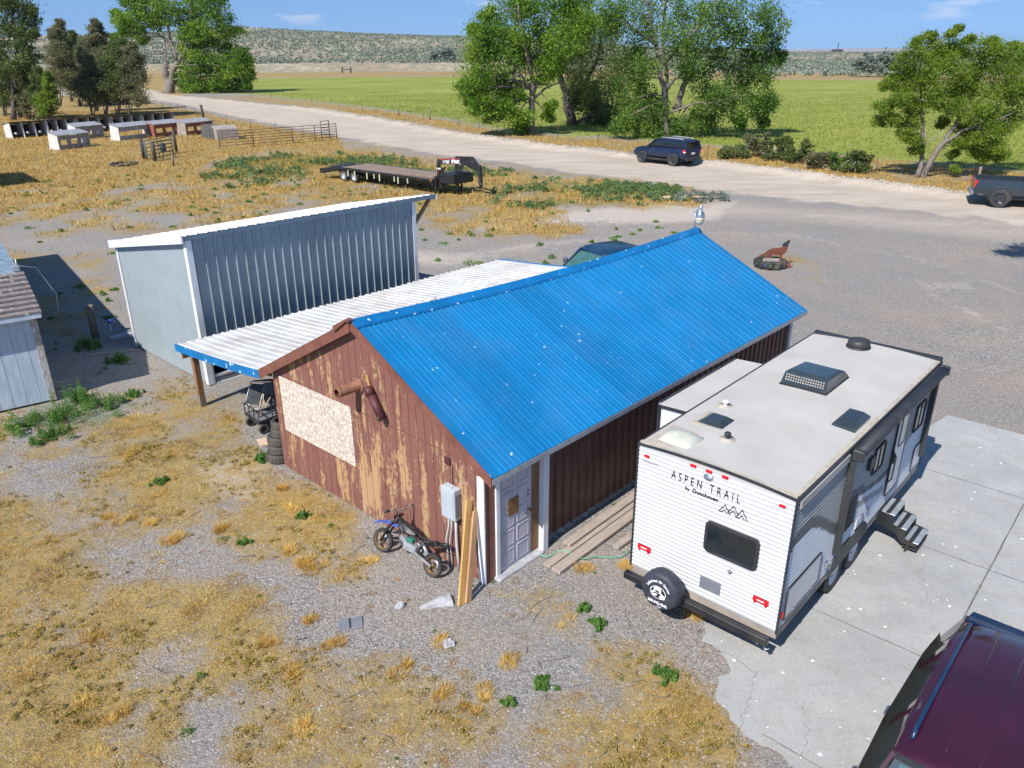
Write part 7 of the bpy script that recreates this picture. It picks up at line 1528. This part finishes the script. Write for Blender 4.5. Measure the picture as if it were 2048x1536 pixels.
px_tree('willow', 'dark dense willow like tree between the two big cottonwoods', 'tree', 101, (1148, 240),
        [([(1148, 240, 0), (1140, 200, 0), (1128, 160, 0), (1122, 120, 0), (1128, 60, 0), (1150, 0, 0)], .6, .12), ([(1145, 220, 0), (1175, 170, 1), (1200, 120, 1), (1215, 50, 1)], .4, .1), ([(1148, 235, 0), (1210, 215, -1), (1245, 212, -2)], .2, .06)],
        [(1150, 130, 34), (1185, 100, 36), (1220, 90, 34), (1160, 85, 30), (1195, 145, 36), (1230, 140, 34), (1165, 165, 30), (1205, 185, 30), (1240, 180, 28), (1150, 190, 16), (1180, 205, 22), (1195, 225, 22), (1225, 220, 24), (1255, 215, 22), (1180, 45, 30), (1215, 50, 26), (1150, 60, 26), (1205, 245, 16), (1240, 240, 16), (1260, 120, 26)],
        1500, .25, 'leaf_olive', 'bark_dark', 12, dead=26, sub=9, droop=.8)
px_tree('cottonwood', 'largest airy cottonwood with drooping branches behind the dark blue vehicle', 'tree', 84.5, (1338, 283),
        [([(1338, 283, 0), (1336, 240, 0), (1334, 195, 0), (1326, 140, 0), (1316, 90, 0), (1306, 40, 0), (1300, -20, 0), (1295, -70, 0)], .36, .09), ([(1335, 215, 0), (1340, 160, 1), (1332, 90, 1), (1335, 20, 1), (1345, -50, 1)], .22, .07), ([(1358, 222, 1), (1366, 190, 1), (1386, 150, 1), (1395, 120, 1), (1430, 85, 1), (1475, 60, 1), (1510, 35, 1)], .36, .06), ([(1340, 180, 0), (1356, 160, 0), (1380, 155, 0)], .16, .08), ([(1318, 90, 0), (1270, 60, 0), (1240, 20, 0)], .2, .06), ([(1338, 230, 0), (1400, 208, -1), (1440, 210, -2)], .12, .04), ([(1330, 130, 0), (1400, 60, 0), (1430, 0, 0)], .22, .06)],
        [(1262, 15, 34), (1300, -10, 36), (1345, 5, 36), (1390, 15, 34), (1435, 0, 34), (1480, 20, 32), (1525, 10, 34), (1555, 35, 26), (1290, 50, 28), (1335, 60, 32), (1385, 65, 34), (1425, 50, 28), (1460, 75, 30), (1505, 70, 28), (1545, 75, 24), (1270, 105, 28), (1300, 120, 24), (1370, 100, 34), (1405, 110, 32), (1440, 125, 30), (1490, 115, 26), (1530, 110, 24), (1560, 110, 16), (1258, 150, 28), (1285, 165, 24), (1420, 160, 28), (1450, 175, 28), (1490, 160, 28), (1525, 150, 22), (1300, 195, 26), (1270, 200, 24), (1320, 215, 20), (1420, 200, 22), (1460, 205, 24), (1500, 190, 26), (1535, 190, 22), (1545, 205, 14), (1400, 235, 22), (1430, 240, 18), (1370, 250, 20), (1330, 255, 20), (1290, 240, 26), (1260, 235, 22), (1300, 268, 20), (1375, 268, 16), (1480, 230, 16), (1525, 225, 18), (1532, 245, 10), (1487, 250, 8), (1240, 250, 16), (1345, 275, 16), (1230, 40, 26), (1225, 10, 30), (1375, 140, 14)],
        1150, .23, 'leaf_green', 'bark_grey', 13, dead=44, sub=11, droop=1.0)
px_tree('leaning_tree', 'yellow green tree with two bare leaning trunks at the road, right of the shrubs', 'tree', 56.5, (1848, 366),
        [([(1846, 367, 0), (1862, 335, 0), (1885, 300, 0), (1912, 262, 0), (1932, 232, 0), (1950, 190, .5), (1975, 140, .5)], .24, .05), ([(1838, 364, 0), (1848, 325, 0), (1850, 290, 0), (1848, 245, 0), (1846, 200, 0), (1845, 150, 0), (1850, 110, 0)], .18, .04), ([(1850, 285, 0), (1825, 260, 0), (1795, 245, 0)], .07, .03), ([(1885, 300, 0), (1930, 268, -.5), (1990, 250, -1), (2030, 235, -1)], .12, .03), ([(1932, 232, 0), (1990, 190, 0), (2040, 150, 0)], .1, .03)],
        [(1830, 115, 24), (1862, 100, 22), (1900, 100, 26), (1940, 105, 26), (1980, 105, 24), (2020, 110, 26), (2060, 120, 28), (1812, 145, 22), (1845, 145, 26), (1885, 140, 28), (1925, 145, 28), (1965, 145, 28), (2005, 150, 26), (2045, 160, 28), (1795, 170, 20), (1830, 180, 22), (1870, 180, 28), (1915, 185, 28), (1955, 190, 28), (2000, 190, 26), (2040, 200, 26), (1775, 175, 12), (1800, 205, 20), (1830, 220, 20), (1870, 215, 22), (1910, 225, 22), (1955, 235, 26), (1990, 230, 24), (2030, 235, 24), (1775, 222, 16), (1765, 248, 12), (1795, 245, 16), (1825, 255, 18), (1895, 255, 16), (1935, 268, 18), (1975, 270, 24), (2010, 265, 20), (1960, 300, 20), (1990, 300, 20), (1925, 295, 14), (2005, 322, 14), (1970, 322, 12), (1830, 285, 14), (1835, 305, 12), (1815, 275, 12), (1910, 315, 10), (1915, 345, 9), (1840, 88, 9), (1870, 78, 9), (1910, 72, 10), (1925, 62, 7), (1945, 84, 10), (1995, 92, 10), (2035, 100, 10), (1890, 120, 22), (1855, 165, 20), (1940, 165, 24), (2090, 180, 40), (2100, 130, 40)],
        1700, .13, 'leaf_yellowgreen', 'bark_grey', 14, dead=16, sub=13, r_br=.045, squash=.75)
# left: the tall sprouting cottonwood at the bend of the road
px_tree('old_cottonwood', 'old cottonwood with pale split trunk where the road bends, dense sprouts right', 'tree', 190, (343, 182),
        [([(343, 182, 0), (341, 160, 0), (336, 138, 0), (334, 120, 0)], 1.15, .6), ([(343, 170, 0), (352, 135, 0), (368, 105, 0), (385, 70, 0), (390, 20, 0), (385, -30, 0)], .75, .2), ([(368, 105, 0), (345, 82, 0), (335, 72, 0), (318, 62, 0), (300, 60, 0), (285, 68, 0)], .38, .12), ([(360, 115, 0), (345, 70, 0), (335, 20, 0), (320, -30, 0)], .4, .15), ([(375, 100, 0), (410, 60, 0), (430, 10, 0)], .45, .15), ([(336, 125, 0), (337, 95, 0), (333, 60, 0)], .22, .1)],
        [(395, 15, 26), (425, 10, 26), (450, 35, 24), (430, 55, 26), (470, 60, 22), (400, 60, 22), (375, 90, 20), (400, 105, 24), (435, 90, 26), (468, 95, 22), (490, 105, 16), (390, 140, 24), (420, 135, 26), (455, 130, 26), (485, 135, 20), (395, 170, 18), (425, 168, 20), (455, 162, 20), (485, 160, 16), (405, -15, 30), (440, -20, 26), (360, 30, 22), (350, -5, 28), (325, 10, 22), (300, 15, 22), (280, 25, 20), (260, 40, 18), (245, 55, 14), (235, 70, 8), (275, 55, 16), (300, 40, 18), (325, 40, 16), (290, 72, 10), (310, -20, 26), (270, -5, 20), (235, 25, 14), (380, 60, 16), (500, 125, 12), (505, 145, 8), (375, 120, 18), (372, 150, 16), (380, 172, 12), (405, 120, 22), (440, 150, 24), (470, 170, 16), (440, 178, 14), (410, 182, 12), (498, 165, 10), (465, 115, 24), (415, 80, 24)],
        1300, .45, 'leaf_bright', 'bark_grey', 15, dead=0, sub=10, r_br=.05, depth=.6)
tall = [(20, -25, 34), (45, 5, 28), (10, 15, 30), (62, 40, 20), (35, 55, 24), (5, 60, 26), (55, 75, 18), (20, 95, 26), (62, 105, 16), (45, 120, 22), (5, 125, 24), (70, 60, 10), (30, 145, 24), (60, 145, 18), (8, 165, 24), (40, 172, 18), (65, 15, 12)]
px_tree('dark_elm', 'tallest dark tree standing at the left edge of the frame', 'tree', 112, (30, 226), [([(30, 226, 0), (32, 180, 0), (34, 130, 0), (36, 80, 0), (32, 30, 0), (28, -40, 0)], .34, .09), ([(34, 130, 0), (10, 95, 1), (-10, 60, 1)], .2, .06), ([(34, 100, 0), (55, 70, 1), (68, 50, 1)], .2, .05)], tall, 1300, .27, 'leaf_dark', 'bark_dark', 16, dead=14, sub=10)
def small_tree(i, base, top, wpx, lean, leaf, lab, Y=None, bare=.0, n_per=700, r0=.14):
    rs = random.Random(100+i); u, v = base; Y = Y or G(u, v).y; cl = []; cb = v-(v-top)*.26; H = v-top
    n = int(H/9)+4
    for k in range(n):
        f_ = k/(n-1); vv = cb-(cb-top)*f_; w_ = wpx*(.55+.55*math.sin(math.pi*min(1, f_*.8+.2)))*(1-f_*.35)
        for _ in range(2): cl.append((u+lean*f_+rs.uniform(-.55, .55)*w_, vv+rs.uniform(-4, 4), rs.uniform(.24, .40)*w_*(1-.25*f_)+3))
    tr_ = [([(u, v, 0), (u+lean*.25+rs.uniform(-3, 3), v-H*.25, 0), (u+lean*.5+rs.uniform(-4, 4), v-H*.55, 0), (u+lean, top+H*.12, 0)], r0, r0*.25)]
    for s in (-1, 1): tr_.append(([(u+s*2, v, 0), (u+s*wpx*.2, v-H*.3, .5*s), (u+s*wpx*.38+lean*.6, v-H*.6, s)], r0*.6, r0*.2))
    px_tree('grove_tree', lab, 'tree', Y, base, tr_, cl, n_per, .22, leaf, 'bark_dark' if i % 2 else 'bark_grey', 200+i, group='trees of the dry grove at the left', dead=14, sub=7, depth=1.0, r_br=.06)
for i, a in enumerate([((190, 226), 95, 40, -18, 'leaf_greydark', 'leaning grey green tree near the middle of the dry grove'), ((198, 216), 38, 40, 0, 'leaf_greydark', 'tall thin grove tree with a bare spire top'), ((240, 226), 78, 48, 4, 'leaf_dark', 'broad dark grove tree right of the spire topped one'), ((263, 228), 84, 46, 6, 'leaf_greydark', 'rightmost grove tree with pale forked trunk next to the road'), ((124, 206), 40, 44, 2, 'leaf_greydark', 'tall rounded grove tree between the dark elm and the spire'), ((148, 196), 60, 34, 0, 'leaf_dark', 'dark tree set back behind the middle of the grove'), ((80, 236), 132, 26, 4, 'leaf_dark', 'low bushy grove tree above the leftmost hutch'), ((102, 238), 140, 24, -4, 'leaf_yellowgreen', 'small yellow green grove tree behind the back row of hutches'), ((62, 232), 128, 24, -4, 'leaf_greydark', 'small bare stemmed tree right of the tall elm'), ((45, 228), 120, 26, -6, 'leaf_greydark', 'thin tangled tree beside the foot of the tall elm'), ((14, 225), 118, 26, -4, 'leaf_dark', 'second tree from the left frame edge under the elm'), ((-10, 222), 100, 30, 0, 'leaf_greydark', 'tree half cut by the left frame edge'), ((216, 222), 100, 34, 0, 'leaf_greydark', 'grey tree between the spire and the broad dark one'), ((165, 206), 75, 34, 4, 'leaf_greydark', 'pale trunked tree in the second rank of the grove')]): small_tree(i, *a)
# shrub row by the road
for i, (u, v, w_, h_, leaf, lab) in enumerate(((1470, 320, 26, 20, 'leaf_olive', 'first low shrub right of the dark blue vehicle'), (1515, 318, 32, 34, 'leaf_greydark', 'brownish shrub with bare stems, second in the roadside row'), (1560, 325, 34, 38, 'leaf_dark', 'tall dark shrub left of the row middle'), (1605, 332, 34, 36, 'leaf_dark', 'dark shrub in the middle of the roadside row'), (1650, 342, 30, 22, 'leaf_greydark', 'low reddish brush between the two halves of the row'), (1690, 348, 26, 26, 'leaf_green', 'green shrub near the right end of the row'), (1725, 352, 26, 42, 'leaf_dark', 'tallest shrub at the right end of the roadside row'))):
    rs = random.Random(i+50); cl = [(u+rs.uniform(-1, 1)*w_*.8, v-rs.uniform(.1, 1.15)*h_, rs.uniform(5, 12)) for _ in range(18)]
    px_tree('shrub', lab, 'shrub', G(u, v).y, (u, v), [([(u+d, v, 0), (u+d*2.5, v-h_*.8, 0)], .05, .02) for d in (-8, -3, 3, 8)], cl, 260, .17, leaf, 'dead_twig', 300+i, group='shrubs along the dirt road', dead=10, sub=6, r_br=.03)
# silvery russian olives far away
for i, (u, v, r_, Y, lab) in enumerate(((890, 128, 18, 470, 'silvery round bush below the hill left of the big cottonwood'), (1745, 152, 26, 290, 'wide silvery russian olive beyond the hay field'), (1790, 148, 22, 300, 'silvery olive bush touching the leaning tree crown'), (1470, 150, 18, 330, 'silvery bush seen through the cottonwood branches'), (2046, 158, 18, 280, 'silvery bush at the right frame edge'))):
    rs = random.Random(i+80); cl = [(u+rs.uniform(-1, 1)*r_, v-8-rs.uniform(0, 1)*r_*.9, r_*.4) for _ in range(12)]
    px_tree('silver_bush', lab, 'bush', Y, (u, v), [([(u, v, 0), (u, v-r_*.6, 0)], .4, .15)], cl, 300, Y*.0032, 'leaf_silver', 'bark_grey', 400+i, group='silvery bushes beyond the field', sub=6, r_br=.1)
# broad-leaved weeds big enough to stand out one by one
def weed(q, r_, h_, lab, leaf='weed_green', n=20, name='weed_plant', nl=150, size=.034):
    p = G(*q); t = thing(name, lab, 'weed', p, 0, 'large weeds'); x = p.x+np.random.normal(0, r_*.6, n); y = p.y+np.random.normal(0, r_*.6, n)
    o = weed_mass('foliage', x, y, r_*np.random.uniform(.2, .6, n), h_*np.random.uniform(.35, 1.15, n), nl, size, leaf); o.data.transform(Matrix.Translation((-p.x, -p.y, 0))); o.parent = t
    mb = MB()
    for k in range(n): mb.tube([(0, 0, 0), ((x[k]-p.x)*.6, (y[k]-p.y)*.6, h_*.5), (x[k]-p.x, y[k]-p.y, h_*.75)], [.008, .006, .003], 4)
    mb.build('stems', 'weed_green', t, fix=False)
for a in (((182, 690), .28, .42, 'bushy green weed at the foot of the wooden post'), ((236, 716), .25, .2, 'dark weed in the shade left of the metal shed'), ((60, 845), .5, .35, 'leftmost clump of the weeds below the old shed'), ((125, 830), .45, .5, 'tall weed clump right of the leftmost one below the old shed'), ((160, 800), .35, .55, 'tallest weed below the corner of the old shed'), ((215, 808), .42, .4, 'rounded weed clump at the right end of the old shed weeds'), ((100, 868), .35, .25, 'low weed in front of the old shed clump'), ((268, 785), .16, .18, 'small outlying weed right of the old shed clump'), ((1190, 1255), .11, .15, 'bright green weed on the gravel before the spare wheel'), ((1165, 1222), .08, .1, 'tiny weed behind the bright green one near the spare wheel'), ((1325, 1355), .12, .15, 'green weed near the edge of the concrete pad', 'weed_green'), ((605, 1030), .09, .12, 'green weed in front of the peeling wall left of the bike'), ((485, 1080), .10, .07, 'low green weed in the gravel left of the bike'), ((527, 915), .16, .14, 'weed at the foot of the tyre stack'), ((1015, 1405), .08, .08, 'small green weed lower middle of the gravel'), ((1080, 1370), .1, .08, 'pair of small green weeds right of the lower middle'), ((320, 960), .14, .08, 'dark green patch weed among the dry grass'), ((905, 1108), .12, .16, 'weed growing behind the rear wheel of the bike'), ((1255, 380), 1.3, .5, 'tall kochia bush clump in the middle of the yard edge', 'weed_teal'), ((1315, 385), 1.2, .45, 'kochia bush right end of the green clump', 'weed_teal'), ((1200, 385), 1.1, .4, 'kochia bush left of the tall one', 'weed_teal')):
    weed(*a) if a[0][1] > 500 else weed(*a, size=.11, nl=150, n=60)
cb = G(1400, 400); t = thing('cut_branch', 'heap of cut leafy branch drying on the edge of the gravel', 'branch', cb, 0)
x = cb.x+np.random.normal(0, 1.1, 60); y = cb.y+np.random.normal(0, .8, 60); o = weed_mass('leaves', x, y, np.full(60, .25), np.full(60, .35), 30, .15, 'leaf_silver'); o.data.transform(Matrix.Translation((-cb.x, -cb.y, 0))); o.parent = t
mb = MB()
for k in range(26): mb.tube([(random.uniform(-2.5, 0), random.uniform(-.5, .4), .08), (random.uniform(0, 1.6), random.uniform(-.8, .8), .2)], [.03, .01], 5)
mb.build('stems', 'fg_wood', t, fix=False)
# brush pile of gravel-coloured rubble near the yard edge
p = G(1160, 443); n = 500; a = np.random.normal(0, 1.3, n); b = np.random.normal(0, .8, n); stones('rubble_heap', p.x+a, p.y+b, .08, 'pebble')

px = Vector((20.2, 26.3, 0)); t = thing('yard_tree', 'leafy tree just beyond the right frame edge, only its shadow on the gravel', 'tree', px)
cl = [((17.6+dx, 27.2+dy, 8.4+dz), r_) for dx, dy, dz, r_ in ((0, 0, 0, .55), (.5, .5, .5, .7), (1.1, -.2, .2, .8), (-.1, .5, -.6, .35), (1.8, .3, .9, 1.2), (2.8, -.6, .2, 1.5), (3.6, -1, -1.2, 1.5), (1.6, .4, -1.2, .7), (.9, .2, -.9, .45))]
limbs(t, [([(20.2, 26.3, 0), (20.1, 26.4, 3), (19.6, 26.7, 6), (19.2, 26.9, 8.8)], .22, .06)], cl, 'bark_grey', 3, .05); crown_mesh('crown', t, cl, 900, .13, 'leaf_green', 5)
# thin dry air over the valley
mb = MB(); mb.box(-8900, 8900, -400, 8150, -45, 130); hz_ = mb.build('haze', 'sand'); hz_.data.materials.clear()
hm = bpy.data.materials.new('haze_air'); hm.use_nodes = True; hn = hm.node_tree; hn.nodes.clear(); ho = N(hn, 'ShaderNodeOutputMaterial'); hv = N(hn, 'ShaderNodeVolumePrincipled')
hv.inputs['Color'].default_value = (.80, .88, 1, 1); hv.inputs['Density'].default_value = HAZE; hv.inputs['Anisotropy'].default_value = .2; link(hn, hv.outputs[0], ho.inputs['Volume']); hz_.data.materials.append(hm); tag(hz_, kind='stuff')
sc.cycles.volume_bounces = 0
